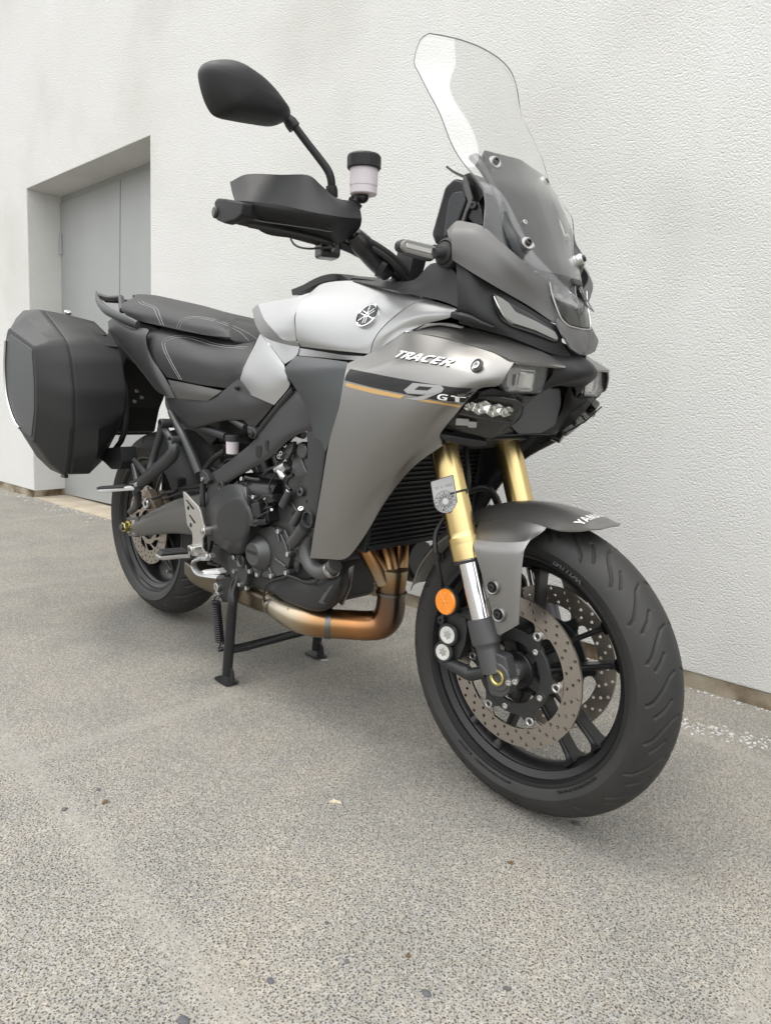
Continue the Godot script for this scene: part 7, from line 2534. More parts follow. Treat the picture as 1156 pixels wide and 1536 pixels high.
func make_exhaust() -> void:
	var x := group("exhaust", bike)
	var heat := func(m: MB, stops: Array, along: Vector3, from: Vector3, length: float) -> void:
		m.shaded = true
		for i in m.v.size():
			var f := clampf((m.v[i] - from).dot(along) / length, 0.0, 1.0) * (stops.size() - 1)
			var lo := int(f)
			m.c[i] = (stops[lo] as Color).lerp(stops[mini(lo + 1, stops.size() - 1)], f - lo)
	var straw := Color(0.42, 0.36, 0.26)
	var bronze := Color(0.33, 0.19, 0.09)
	var copper := Color(0.36, 0.16, 0.07)
	var violet := Color(0.22, 0.15, 0.17)
	var smoke := Color(0.15, 0.12, 0.10)
	var m := MB.new()
	for z in [0.075, 0.0, -0.075]:
		m = MB.new()
		tube(m, PackedVector3Array([Vector3(0.955, 0.61, z), Vector3(1.005, 0.57, z), Vector3(1.040, 0.51, z * 0.95), Vector3(1.062, 0.455, z * 0.78), Vector3(1.082, 0.41, z * 0.52), Vector3(1.092, 0.375, z * 0.30)]), [0.021, 0.021, 0.021, 0.021, 0.021, 0.022], 20, false, 5)
		heat.call(m, [straw, bronze, copper, violet, copper], Vector3(0, 1, 0), Vector3(0, 0.37, 0), 0.2)
		made(m, "header_pipe", M.exhaust_steel, x)
	m = MB.new()   # collector and the elbow down to the low pipe
	tube(m, pv([1.096, 0.405, 0.0, 1.095, 0.375, 0.0, 1.094, 0.345, -0.002]), [0.038, 0.036, 0.033], 24, false, 3)
	heat.call(m, [smoke, bronze, straw], Vector3(0, 1, 0), Vector3(0, 0.34, 0), 0.07)
	made(m, "collector", M.exhaust_steel, x)
	m = MB.new()
	lathe(m, p2([0.034, -0.004, 0.0375, -0.003, 0.0375, 0.003, 0.034, 0.004]), frame(Vector3(1.094, 0.345, -0.002), Vector3(0, 1, 0)), 28, true)
	made(m, "weld_seam", M.dark_steel, x)
	m = MB.new()
	var pth := pv([1.094, 0.350, -0.002, 1.092, 0.315, -0.004, 1.085, 0.283, -0.004, 1.068, 0.260, 0.004, 1.043, 0.2525, 0.022, 1.010, 0.2515, 0.052, 0.976, 0.2515, 0.085])
	tube(m, pth, [0.033, 0.035, 0.0365, 0.0365, 0.0365, 0.036, 0.0355], 28, false, 5)
	heat.call(m, [bronze, Color(0.46, 0.22, 0.09), Color(0.26, 0.14, 0.08), smoke], (Vector3(1.085, 0.32, -0.03) - Vector3(0.976, 0.2515, 0.085)).normalized(), Vector3(0.976, 0.2515, 0.085), 0.175)
	made(m, "low_pipe", M.exhaust_steel, x)
	m = MB.new()
	tube(m, pv([0.979, 0.2515, 0.082, 0.969, 0.2515, 0.0915]), 0.0378, 28)
	made(m, "clamp_band", M.dark_steel, x)
	m = MB.new()
	tube(m, pv([0.974, 0.2515, 0.087, 0.945, 0.2515, 0.110, 0.905, 0.2515, 0.121, 0.860, 0.2525, 0.121, 0.815, 0.255, 0.116, 0.775, 0.258, 0.110]), [0.0355, 0.0355, 0.035, 0.034, 0.033, 0.032], 28, false, 4)
	heat.call(m, [straw, Color(0.50, 0.45, 0.36), straw, bronze], Vector3(1, 0, 0), Vector3(0.775, 0.25, 0), 0.2)
	made(m, "link_pipe", M.exhaust_steel, x)
	m = MB.new()
	tube(m, pv([0.807, 0.2555, 0.1145, 0.797, 0.2565, 0.113]), 0.0338, 28)
	made(m, "clamp_band", M.dark_steel, x)
	m = MB.new()   # lambda probe
	tube(m, pv([.8895,.27,.14, .8676,.2659,.14, .848,.2658,.14, .8254,.2624,.14]), [0.010, 0.0085, 0.007, 0.0045], 12)
	made(m, "lambda_probe", M.bolt_steel, x)
	m = MB.new()   # flat muffler box under the gearbox
	loft(m, [box_ring(0.800, 0.2565, 0.112, 0.030, 0.045), box_ring(0.755, 0.250, 0.085, 0.045, 0.050), box_ring(0.70, 0.245, 0.045, 0.080, 0.055), box_ring(0.55, 0.240, 0.02, 0.100, 0.058), box_ring(0.40, 0.240, 0.02, 0.105, 0.060), box_ring(0.31, 0.245, 0.02, 0.090, 0.050)], 3, 1)
	heat.call(m, [Color(0.16, 0.14, 0.11), Color(0.20, 0.165, 0.12), Color(0.30, 0.25, 0.18)], Vector3(1, 0, 0), Vector3(0.3, 0.28, 0), 0.5)
	made(m, "silencer", M.exhaust_steel, x)
	m = MB.new()
	slab(m, Vector3(0.10, 0.03, 0.05), Transform3D(Basis(Vector3(0, 0, 1), -0.25), Vector3(0.70, 0.290, 0.085)), 0.006, 0.003)
	heat.call(m, [straw, straw], Vector3(1, 0, 0), Vector3.ZERO, 1.0)
	made(m, "heat_shield", M.exhaust_steel, x)


func box_ring(x: float, y: float, z: float, w: float, h: float) -> PackedVector3Array:
	var r := PackedVector3Array()
	for q in rounded(p2([-w, -h / 2, w, -h / 2, w, h / 2, -w, h / 2]), 0.014, 4):
		r.append(Vector3(x, y + q.y, z + q.x))
	return r


func make_foot_controls() -> void:
	var f := group("foot_controls", bike)
	for sg in [1.0, -1.0]:
		var z := Transform3D(Basis.from_scale(Vector3(1, 1, sg)), Vector3.ZERO)
		var m := MB.new()
		plate(m, pv([.4351,.5075,.184, .4445,.5079,.184, .5193,.4777,.184, .53,.4678,.184, .5493,.4304,.184, .5619,.4179,.184, .5551,.4037,.184, .5433,.3922,.184, .5435,.366,.184, .552,.3584,.184, .566,.3576,.184, .5799,.3558,.184, .5868,.3489,.184, .5801,.3382,.184, .5662,.3343,.184, .5557,.3367,.184, .522,.3361,.184, .4855,.3322,.184, .4814,.3487,.184, .4909,.3783,.184, .4865,.4006,.184, .4594,.4163,.184, .4482,.462,.184]), 0.006, 0.003, 0.0015)
		var hp := made(m.moved(z), "heel_plate", M.alloy_satin, f)
		for q in [pv([.4529,.4865,.1845, .4621,.487,.1845, .5006,.4686,.1845, .497,.4652,.1845, .4879,.4666,.1845]), pv([.4696,.4457,.1845, .477,.4478,.1845, .5079,.4315,.1845, .5043,.4271,.1845, .4971,.4287,.1845]), pv([.4603,.4678,.1845, .4695,.4721,.1845, .4751,.4673,.1845, .4714,.4592,.1845, .4622,.4605,.1845]), pv([.4752,.422,.1845, .4825,.4261,.1845, .488,.4205,.1845, .4844,.4122,.1845, .477,.4128,.1845])]:
			m = MB.new()
			plate(m, q, 0.0055, 0.001, 0.0003)
			made(m.moved(z), "plate_slot", M.dark_void, hp)
		for q in [[Vector3(.555, .415, .186), 0.0115], [Vector3(.573, .3472, .186), 0.0100]]:
			m = MB.new()
			lathe(m, p2([0, -0.02, q[1], -0.02, q[1], 0.003, q[1] * 0.9, 0.0045, q[1] * 0.62, 0.0045, q[1] * 0.6, 0.003, 0, 0.003]), frame(q[0], Vector3(0, 0, 1)), 28)
			made(m.moved(z), "mount_boss", M.alloy_satin, hp)
			bolt(f, z * (q[0] + Vector3(0, 0, 0.004)), Vector3(0, 0, sg), q[1] * 0.6, M.bolt_steel)
		# rider peg: hinge, alloy body, rubber top
		var hinge := Vector3(.5235, .3587, .188)
		m = MB.new()
		slab(m, Vector3(0.036, 0.024, 0.030), Transform3D(Basis(), hinge + Vector3(0, 0, 0.006)), 0.006, 0.004)
		rod(m, hinge + Vector3(0, 0, -0.012), hinge + Vector3(0, 0, 0.024), 0.0115, 20)
		made(m.moved(z), "peg_hinge", M.alloy_satin, f)
		var tip := Vector3(.5039, .3553, .292)
		var base := Vector3(.5192, .3553, .212)
		var dir := (tip - base).normalized()
		var ln := base.distance_to(tip)
		var xf := Transform3D(Basis(dir, Vector3.UP, dir.cross(Vector3.UP).normalized()).orthonormalized(), base)
		m = MB.new()
		prism(m, rounded(p2([0, -0.0150, ln - 0.006, -0.0150, ln + 0.004, -0.009, ln + 0.004, -0.002, 0, -0.002]), 0.003), xf * Transform3D(Basis(), Vector3(0, 0, -0.0175)), 0.035, 0.004)
		var pg := made(m.moved(z), "rider_peg", M.alloy_satin, f)
		m = MB.new()
		prism(m, rounded(p2([0.003, -0.003, ln + 0.001, -0.003, ln - 0.004, 0.0075, 0.010, 0.0075]), 0.003), xf * Transform3D(Basis(), Vector3(0, 0, -0.0185)), 0.037, 0.005)
		made(m.moved(z), "peg_rubber", M.rubber, pg)
		for k in 3:
			m = MB.new()
			slab(m, Vector3(ln - 0.022, 0.003, 0.0055), xf * Transform3D(Basis(), Vector3(ln * 0.5 + 0.002, 0.0082, -0.011 + 0.011 * k)), 0.001, 0.001)
			made(m.moved(z), "peg_rib", M.rubber, pg)
		# pedal: bent alloy arm with a chequered pad
		m = MB.new()
		tube(m, pv([.5833,.3453,.19, .552,.3386,.19, .5271,.3314,.19, .5073,.3195,.19]), 0.006, 10, false, 2)
		loft(m, [
			pedal_ring(Vector3(.5483, .3377, .196), 0.007, 0.006), pedal_ring(Vector3(.5286, .3291, .198), 0.0095, 0.007), pedal_ring(Vector3(.5233, .3148, .199), 0.0105, 0.008), pedal_ring(Vector3(.5413, .3019, .2), 0.011, 0.009),
			pedal_ring(Vector3(.5678, .2997, .201), 0.012, 0.0075), pedal_ring(Vector3(.6193, .3082, .203), 0.016, 0.0070), pedal_ring(Vector3(.6722, .3172, .205), 0.014, 0.0065)], 3, 1)
		var pd := made(m.moved(z), "foot_pedal", M.alloy_bright, f)
		m = MB.new()
		plate(m, pv([.5746,.3104,.206, .5868,.3169,.206, .654,.3357,.206, .6737,.3284,.206, .6673,.3234,.206, .6006,.3071,.206]), 0.020, 0.001, 0.001)
		var pad := made(m.moved(z), "pedal_pad", M.alloy_bright, pd)
		m = MB.new()
		for k in 9:
			var u := 305.0 + k * 2.7
			var a: Vector3 = Vector3(.5876, .3144, .2065).lerp(Vector3(.6614, .3329, .2065), k / 8.0)
			var b: Vector3 = Vector3(.598, .3084, .2065).lerp(Vector3(.6681, .3254, .2065), k / 8.0)
			tube(m, PackedVector3Array([a, b]), 0.0013, 5)
		made(m.moved(z), "pad_teeth", M.alloy_bright, pad)
		m = MB.new()
		tube(m, pv([.5362,.3792,.15, .5293,.3588,.15, .5189,.3375,.15, .537,.3145,.15]), 0.0055, 8, false, 3)
		tube(m, pv([.5446,.3203,.165, .5759,.3252,.165, .6032,.3238,.165]), 0.005, 8, false, 3)
		made(m.moved(z), "pedal_linkage", M.smooth_black, f)
		# passenger peg bracket: two bosses, a bent arm and a strut meeting at the peg
		m = MB.new()
		for q in [Vector3(.3392, .6904, .196), Vector3(.3973, .6465, .196)]:
			lathe(m, p2([0.006, -0.045, 0.0125, -0.045, 0.0135, -0.006, 0.0135, 0.004, 0.0125, 0.006, 0.0095, 0.006, 0.0085, 0.0, 0.006, 0.0]), frame(q, Vector3(0, 0, 1)), 24, true)
		tube(m, pv([.3197,.6889,.186, .3473,.6664,.186, .3784,.6445,.186]), 0.0105, 10)
		tube(m, pv([.3822,.643,.188, .4012,.6261,.19, .3932,.6048,.194, .3576,.5783,.2, .3042,.5471,.206, .2525,.5133,.214, .2254,.494,.22]), [0.0145, 0.0175, 0.0185, 0.0180, 0.0175, 0.0165, 0.0150], 12, false, 4)
		tube(m, pv([.3275,.6838,.188, .3149,.6503,.19, .2978,.6121,.194, .2865,.576,.199, .2857,.5507,.205]), [0.0130, 0.0120, 0.0110, 0.0115, 0.013], 12, false, 3)
		tube(m, pv([.1674,.5665,.198, .2239,.5491,.204, .2704,.5312,.208]), [0.008, 0.009, 0.011], 10, false, 2)
		tube(m, pv([.1708,.5529,.204, .2007,.5264,.21, .228,.4982,.217]), [0.007, 0.009, 0.012], 10, false, 2)
		tube(m, pv([.2037,.4866,.214, .1827,.4556,.196, .1177,.4163,.17, .0527,.3833,.16]), [0.012, 0.0125, 0.0125, 0.010], 10, false, 3)
		made(m.moved(z), "passenger_bracket", M.frame_black, f)
		m = MB.new()
		lathe(m, p2([0, -0.018, 0.0165, -0.018, 0.0165, 0.010, 0.0145, 0.012, 0.0085, 0.012, 0.0085, 0.0135, 0, 0.0135]), frame(Vector3(.2339, .5016, .226), Vector3(0, 0.9, 0.45)), 28)
		made(m.moved(z), "peg_pivot", M.frame_black, f)
		bolt(f, z * Vector3(.2468, .5057, .232), Vector3(0, 0.9, 0.45 * sg), 0.007, M.alloy)
		var t2 := Vector3(.153, .4832, .3)
		var b2 := Vector3(.2243, .4949, .236)
		dir = (t2 - b2).normalized()
		ln = b2.distance_to(t2)
		xf = Transform3D(Basis(dir, Vector3.UP, dir.cross(Vector3.UP).normalized()).orthonormalized(), b2)
		m = MB.new()
		prism(m, rounded(p2([-0.015, -0.010, ln - 0.004, -0.011, ln + 0.002, -0.006, ln + 0.002, -0.001, -0.015, 0.004]), 0.003), xf * Transform3D(Basis(), Vector3(0, 0, -0.015)), 0.030, 0.003)
		pg = made(m.moved(z), "passenger_peg", M.alloy_bright, f)
		m = MB.new()
		prism(m, rounded(p2([0.012, -0.002, ln + 0.003, -0.002, ln + 0.003, 0.0065, 0.018, 0.0065]), 0.002), xf * Transform3D(Basis(), Vector3(0, 0, -0.0155)), 0.031, 0.003)
		made(m.moved(z), "peg_rubber", M.rubber, pg)


func pedal_ring(c: Vector3, w: float, h: float) -> PackedVector3Array:
	var r := PackedVector3Array()
	for k in 10:
		var a := TAU * k / 10
		r.append(c + Vector3(cos(a) * h * 0.75, sin(a) * h * 0.8, sin(a + 0.6) * w * 0.25 + cos(a) * w))
	return r


func make_stand() -> void:
	var s := group("centre_stand", bike)
	var m := MB.new()
	tube(m, pv([0.640, 0.305, 0.128, 0.646, 0.265, 0.150, 0.656, 0.235, 0.157, 0.650, 0.195, 0.157, 0.640, 0.10, 0.157, 0.632, 0.022, 0.157]), [0.011, 0.012, 0.0130, 0.0140, 0.0145, 0.0140], 16, false, 4)
	pair(m, "stand_leg", M.stand_black, s)
	m = MB.new()
	slab(m, Vector3(0.070, 0.044, 0.005), Transform3D(Basis(Vector3.RIGHT, Vector3(0, 0, -1), Vector3.UP), Vector3(0.630, 0.0045, 0.158)), 0.014, 0.0015)
	plate(m, pv([0.638, 0.006, 0.160, 0.668, 0.006, 0.160, 0.664, 0.040, 0.160, 0.648, 0.052, 0.160, 0.634, 0.050, 0.160]), 0.006, 0.004, 0.0015)
	pair(m, "stand_foot", M.stand_black, s)
	m = MB.new()
	tube(m, pv([0.645, 0.098, 0.152, 0.652, 0.098, 0.105, 0.654, 0.100, 0.085, 0.654, 0.100, -0.085, 0.652, 0.098, -0.105, 0.645, 0.098, -0.152]), 0.0125, 16, false, 3)
	made(m, "cross_tube", M.stand_black, s)
	# carrier plate with the pivot bolt
	m = MB.new()
	plate(m, pv([.5418,.274,.142, .6002,.2915,.142, .6401,.2952,.142, .6341,.2713,.142, .6145,.2476,.142, .6083,.2213,.142, .5811,.2123,.142, .5635,.229,.142, .5493,.2429,.142]), 0.012, 0.005, 0.003)
	pair(m, "stand_carrier", M.stand_black, s)
	for q in [[Vector3(.5595, .2533, .143), 0.0125], [Vector3(.5616, .2316, .143), 0.0105]]:
		bolt(s, q[0], Vector3(0, 0, 1), q[1], M.alloy)
	# coil spring
	m = MB.new()
	var pts := PackedVector3Array()
	var a := Vector3(.5577, .2134, .15)
	var b := Vector3(.5822, .0974, .15)
	for k in 19 * 14 + 1:
		var t := float(k) / (19 * 14)
		var an := t * 19.0 * TAU
		var c: Vector3 = a.lerp(b, t)
		pts.append(c + Vector3(cos(an) * 0.0118, 0, sin(an) * 0.0118))
	tube(m, pts, 0.0027, 6)
	var sp := made(m, "return_spring", M.stand_black, s)
	m = MB.new()
	tube(m, pv([.5697,.232,.15, .5523,.2198,.15, .5577,.2115,.15]), 0.0024, 6, false, 3)
	tube(m, pv([.5822,.0994,.15, .5858,.0906,.15, .572,.0765,.15, .5929,.0811,.15]), 0.0024, 6, false, 3)
	made(m, "spring_hook", M.stand_black, sp)
	m = MB.new()
	rod(m, Vector3(.5966, .0838, .165), Vector3(.6032, .0862, .15), 0.0065, 12)
	made(m, "spring_post", M.stand_black, s)

# ---------------------------------------------------------------- bars, guards, mirrors, display, small lamps, hoses, tag

func make_cockpit() -> void:
	var h := group("handlebar", bike)
	var m := MB.new()
	tube(m, pv([1.195, 1.030, 0.0, 1.190, 1.033, 0.06, 1.165, 1.060, 0.115, 1.120, 1.098, 0.190, 1.085, 1.112, 0.25, 1.045, 1.126, 0.34, 1.010, 1.136, 0.425]), 0.0125, 14, false, 4)
	m.join(m.mirrored())
	made(m, "bar", M.smooth_black, h)
	for sg in [1.0, -1.0]:
		var z := Transform3D(Basis.from_scale(Vector3(1, 1, sg)), Vector3.ZERO)
		m = MB.new()
		tube(m, pv([1.088, 1.111, 0.245, 1.045, 1.126, 0.34, 1.012, 1.136, 0.415]), 0.0170, 14, false, 3)
		made(m.moved(z), "grip", M.rubber, h)
		m = MB.new()
		tube(m, pv([1.1558,1.1132,.215, 1.157,1.0999,.198, 1.1559,1.0875,.175, 1.1553,1.0736,.15, 1.1583,1.057,.12]), [0.016, 0.021, 0.022, 0.022, 0.020], 16, false, 3)
		made(m.moved(z), "bar_sleeve", M.smooth_black, h)
		m = MB.new()
		lathe(m, p2([0.020, 0, 0.0255, 0.001, 0.0255, 0.013, 0.020, 0.014]), frame(Vector3(1.1549, 1.0696, .142), Vector3(0.5, -0.4, -0.6)), 24, true)
		made(m.moved(z), "bar_clamp", M.stand_black, h)
		m = MB.new()
		slab(m, Vector3(0.05, 0.055, 0.04), Transform3D(Basis(Vector3(0, 1, 0), -0.4), Vector3(1.098, 1.098, 0.232)), 0.010, 0.005)
		made(m.moved(z), "switch_box", M.smooth_black, h)
		m = MB.new()
		tube(m, pv([1.1541,1.115,.205, 1.1689,1.1062,.19, 1.1811,1.0943,.165, 1.1901,1.0811,.14, 1.1965,1.0627,.115, 1.1936,1.0425,.095]), 0.0055, 8, false, 4)
		tube(m, pv([1.1674,1.0957,.195, 1.1761,1.0902,.178, 1.1869,1.0778,.155, 1.1956,1.0576,.125, 1.1913,1.0368,.1]), 0.0055, 8, false, 4)
		tube(m, pv([1.1566,1.1107,.2, 1.1702,1.0979,.18, 1.1773,1.0812,.155, 1.1811,1.0668,.13, 1.1795,1.0468,.108]), 0.0040, 8, false, 4)
		tube(m, pv([1.0139,1.1125,.26, 1.0256,1.1012,.26, 1.0457,1.0929,.26, 1.078,1.0875,.26, 1.1092,1.0859,.26, 1.1493,1.0834,.26]), 0.0022, 6, false, 4)
		tube(m, pv([1.1361,1.1834,.21, 1.1466,1.1721,.205, 1.1531,1.1649,.2]), 0.006, 8, false, 2)
		made(m.moved(z), "control_cable", M.cable_black, h)
		m = MB.new()
		tube(m, pv([1.115, 1.082, 0.235, 1.150, 1.090, 0.270, 1.120, 1.100, 0.330, 1.075, 1.108, 0.400]), [0.006, 0.006, 0.005, 0.006], 8, false, 3)
		made(m.moved(z), "lever", M.smooth_black, h)
		# master cylinder lugs seen under the reservoir
		m = MB.new()
		slab(m, Vector3(0.05, 0.03, 0.03), Transform3D(Basis(Vector3(0, 1, 0), -0.4), Vector3(1.135, 1.128, 0.225)), 0.008, 0.004)
		rod(m, Vector3(1.1571, 1.1831, .215), Vector3(1.1617, 1.1829, .195), 0.010, 12)
		made(m.moved(z), "master_cylinder", M.smooth_black, h)
		# hand guard: light upper blade, dark lower lip below a sharp edge
		m = MB.new()
		patch(m, [
			pv([1.0182,1.1882,.405, 1.0471,1.2021,.385, 1.0956,1.2021,.345, 1.1298,1.2038,.31, 1.1385,1.1901,.285, 1.148,1.1727,.255, 1.1635,1.1727,.215]),
			pv([1.0381,1.1663,.413, 1.0745,1.1708,.394, 1.1182,1.169,.356, 1.1503,1.1644,.323, 1.1667,1.1577,.294, 1.1776,1.1531,.263, 1.1802,1.1501,.222]),
			pv([1.0585,1.1472,.42, 1.0987,1.1427,.404, 1.1358,1.1381,.368, 1.1718,1.13,.334, 1.1898,1.1277,.304, 1.1941,1.1299,.268, 1.1883,1.1365,.226]),
		], 4, 4, 0.004, Vector3(1, 0.2, 0.3))
		var gd := made(m.moved(z), "hand_guard", M.black_plastic, h)
		m = MB.new()
		patch(m, [
			pv([1.0593,1.1473,.4205, 1.0995,1.1428,.4045, 1.1365,1.1383,.3685, 1.1724,1.1301,.3345, 1.1904,1.1279,.3045, 1.1947,1.13,.2685, 1.1889,1.1367,.2265]),
			pv([1.0649,1.1401,.417, 1.1015,1.133,.4, 1.1368,1.1275,.364, 1.169,1.122,.33, 1.1874,1.1196,.3, 1.1899,1.1235,.264, 1.1855,1.1313,.224]),
			pv([1.0582,1.1296,.404, 1.0862,1.1165,.382, 1.1171,1.1125,.346, 1.1502,1.1076,.313, 1.1721,1.1055,.285, 1.1731,1.1111,.252, 1.1768,1.1236,.219]),
			pv([1.0531,1.1172,.386, 1.0692,1.0991,.358, 1.0992,1.0948,.323, 1.1232,1.0929,.291, 1.1455,1.0911,.267, 1.1536,1.0957,.241, 1.1567,1.1186,.211]),
		], 4, 4, 0.004, Vector3(1, -0.2, 0.3))
		made(m.moved(z), "guard_lip", M.black_plastic, gd)
		if sg > 0:
			tube_outline(gd, pv([1.0642,1.1337,.415, 1.0956,1.1314,.3945, 1.1265,1.1296,.3565, 1.169,1.1245,.3255, 1.1747,1.1142,.3065, 1.1827,1.1022,.2905, 1.1639,1.1047,.3145, 1.1247,1.1093,.359, 1.0968,1.1126,.3935, 1.0686,1.1237,.4135]))
		m = MB.new()
		plate(m, pv([1.003,1.1503,.43, 1.0134,1.1564,.43, 1.0386,1.1518,.43, 1.0721,1.1445,.43, 1.1023,1.136,.43, 1.0964,1.1167,.43, 1.075,1.1102,.43, 1.0394,1.1085,.43, 1.0093,1.1184,.43]), 0.022, 0.004, 0.004)
		made(m.moved(z), "guard_end", M.black_plastic, h)
		m = MB.new()
		rod(m, Vector3(1.012, 1.131, 0.408), Vector3(1.008, 1.132, 0.4335), 0.011, 18, 0.003)
		made(m.moved(z), "bar_end", M.bolt_black, h)
		make_mirror(h, z)
	# clamps at the middle
	m = MB.new()
	slab(m, Vector3(0.07, 0.05, 0.14), Transform3D(Basis(), Vector3(1.200, 1.008, 0)), 0.015, 0.005)
	made(m, "bar_riser", M.frame_black, h)
	# fluid reservoir of the front brake
	var r := group("fluid_reservoir", h)
	var c := Vector3(1.1659, 1.2126, .205)
	m = MB.new()
	lathe(m, p2([0, -0.027, 0.024, -0.027, 0.0258, -0.025, 0.0258, -0.012, 0.0265, -0.0115, 0.0268, 0.021, 0, 0.021]), Transform3D(Basis(Vector3.RIGHT, -PI / 2 + 0.03), c), 40)
	made(m, "reservoir_cup", M.milky_plastic, r)
	m = MB.new()
	lathe(m, p2([0, 0.019, 0.0312, 0.019, 0.0322, 0.0205, 0.0322, 0.0405, 0.0295, 0.0440, 0, 0.0440]), Transform3D(Basis(Vector3.RIGHT, -PI / 2 + 0.03), c), 16)
	made(m, "reservoir_cap", M.black_plastic, r, 15.0)
	m = MB.new()
	ellipsoid(m, Vector3(1.1632, 1.1825, .205), Vector3(0.013, 0.012, 0.013), 8)
	tube(m, pv([1.1533,1.1925,.207, 1.152,1.183,.207, 1.1501,1.1755,.21]), 0.005, 8)
	made(m, "reservoir_outlet", M.smooth_black, r)
	make_display()
	make_details()


func tube_outline(parent: Node3D, pts: PackedVector3Array) -> void:
	var m := MB.new()
	tube(m, pts, 0.0012, 5, true, 2)
	made(m, "guard_line", M.smooth_black, parent)


func make_mirror(h: Node3D, z: Transform3D) -> void:
	var g := group("mirror", h)
	var o := pv([1.075,1.3285,.4992, 1.075,1.3415,.4967, 1.075,1.3523,.4867, 1.075,1.3633,.4599, 1.075,1.3667,.4376, 1.075,1.3642,.4168, 1.075,1.3562,.3853, 1.075,1.3424,.3554, 1.075,1.3233,.3275, 1.075,1.3152,.3197, 1.075,1.3043,.3233, 1.075,1.2886,.349, 1.075,1.2823,.3837, 1.075,1.2765,.4273, 1.075,1.2737,.4619, 1.075,1.2804,.4777, 1.075,1.301,.4911])
	var c := Vector3.ZERO
	for p in o: c += p / o.size()
	var ring := func(s: float, dx: float) -> PackedVector3Array:
		var out := PackedVector3Array()
		for p in o: out.append(c + (p - c) * s + Vector3(dx, 0, 0))
		return out
	var m := MB.new()
	loft(m, [ring.call(0.93, -0.012), ring.call(0.985, -0.011), ring.call(1.0, -0.004), ring.call(0.985, 0.008), ring.call(0.90, 0.022), ring.call(0.68, 0.037), ring.call(0.34, 0.044), ring.call(0.06, 0.046)], 3, 3)
	made(m.moved(z), "mirror_shell", M.black_plastic, g, 60.0)
	m = MB.new()
	loft(m, [ring.call(0.92, -0.0125), ring.call(0.92, -0.0135)], 1, 3)
	made(m.moved(z), "mirror_glass", M.chrome, g)
	m = MB.new()
	tube(m, pv([1.1087,1.1904,.236, 1.1123,1.2108,.24, 1.1085,1.2292,.246, 1.0981,1.2484,.258, 1.0843,1.2735,.277, 1.0721,1.2988,.297, 1.0655,1.3123,.308]), [0.0078, 0.0078, 0.0078, 0.0075, 0.0072, 0.0072, 0.0072], 14, false, 4)
	made(m.moved(z), "mirror_stem", M.black_plastic, g)
	m = MB.new()
	tube(m, pv([1.07,1.2988,.2985, 1.0659,1.3072,.305, 1.0611,1.3147,.311]), [0.0125, 0.0125, 0.0095], 14)
	tube(m, pv([1.1089,1.1833,.235, 1.1107,1.1935,.237, 1.111,1.2028,.2385]), [0.0120, 0.0120, 0.0105], 14)
	made(m.moved(z), "stem_joint", M.black_plastic, g)


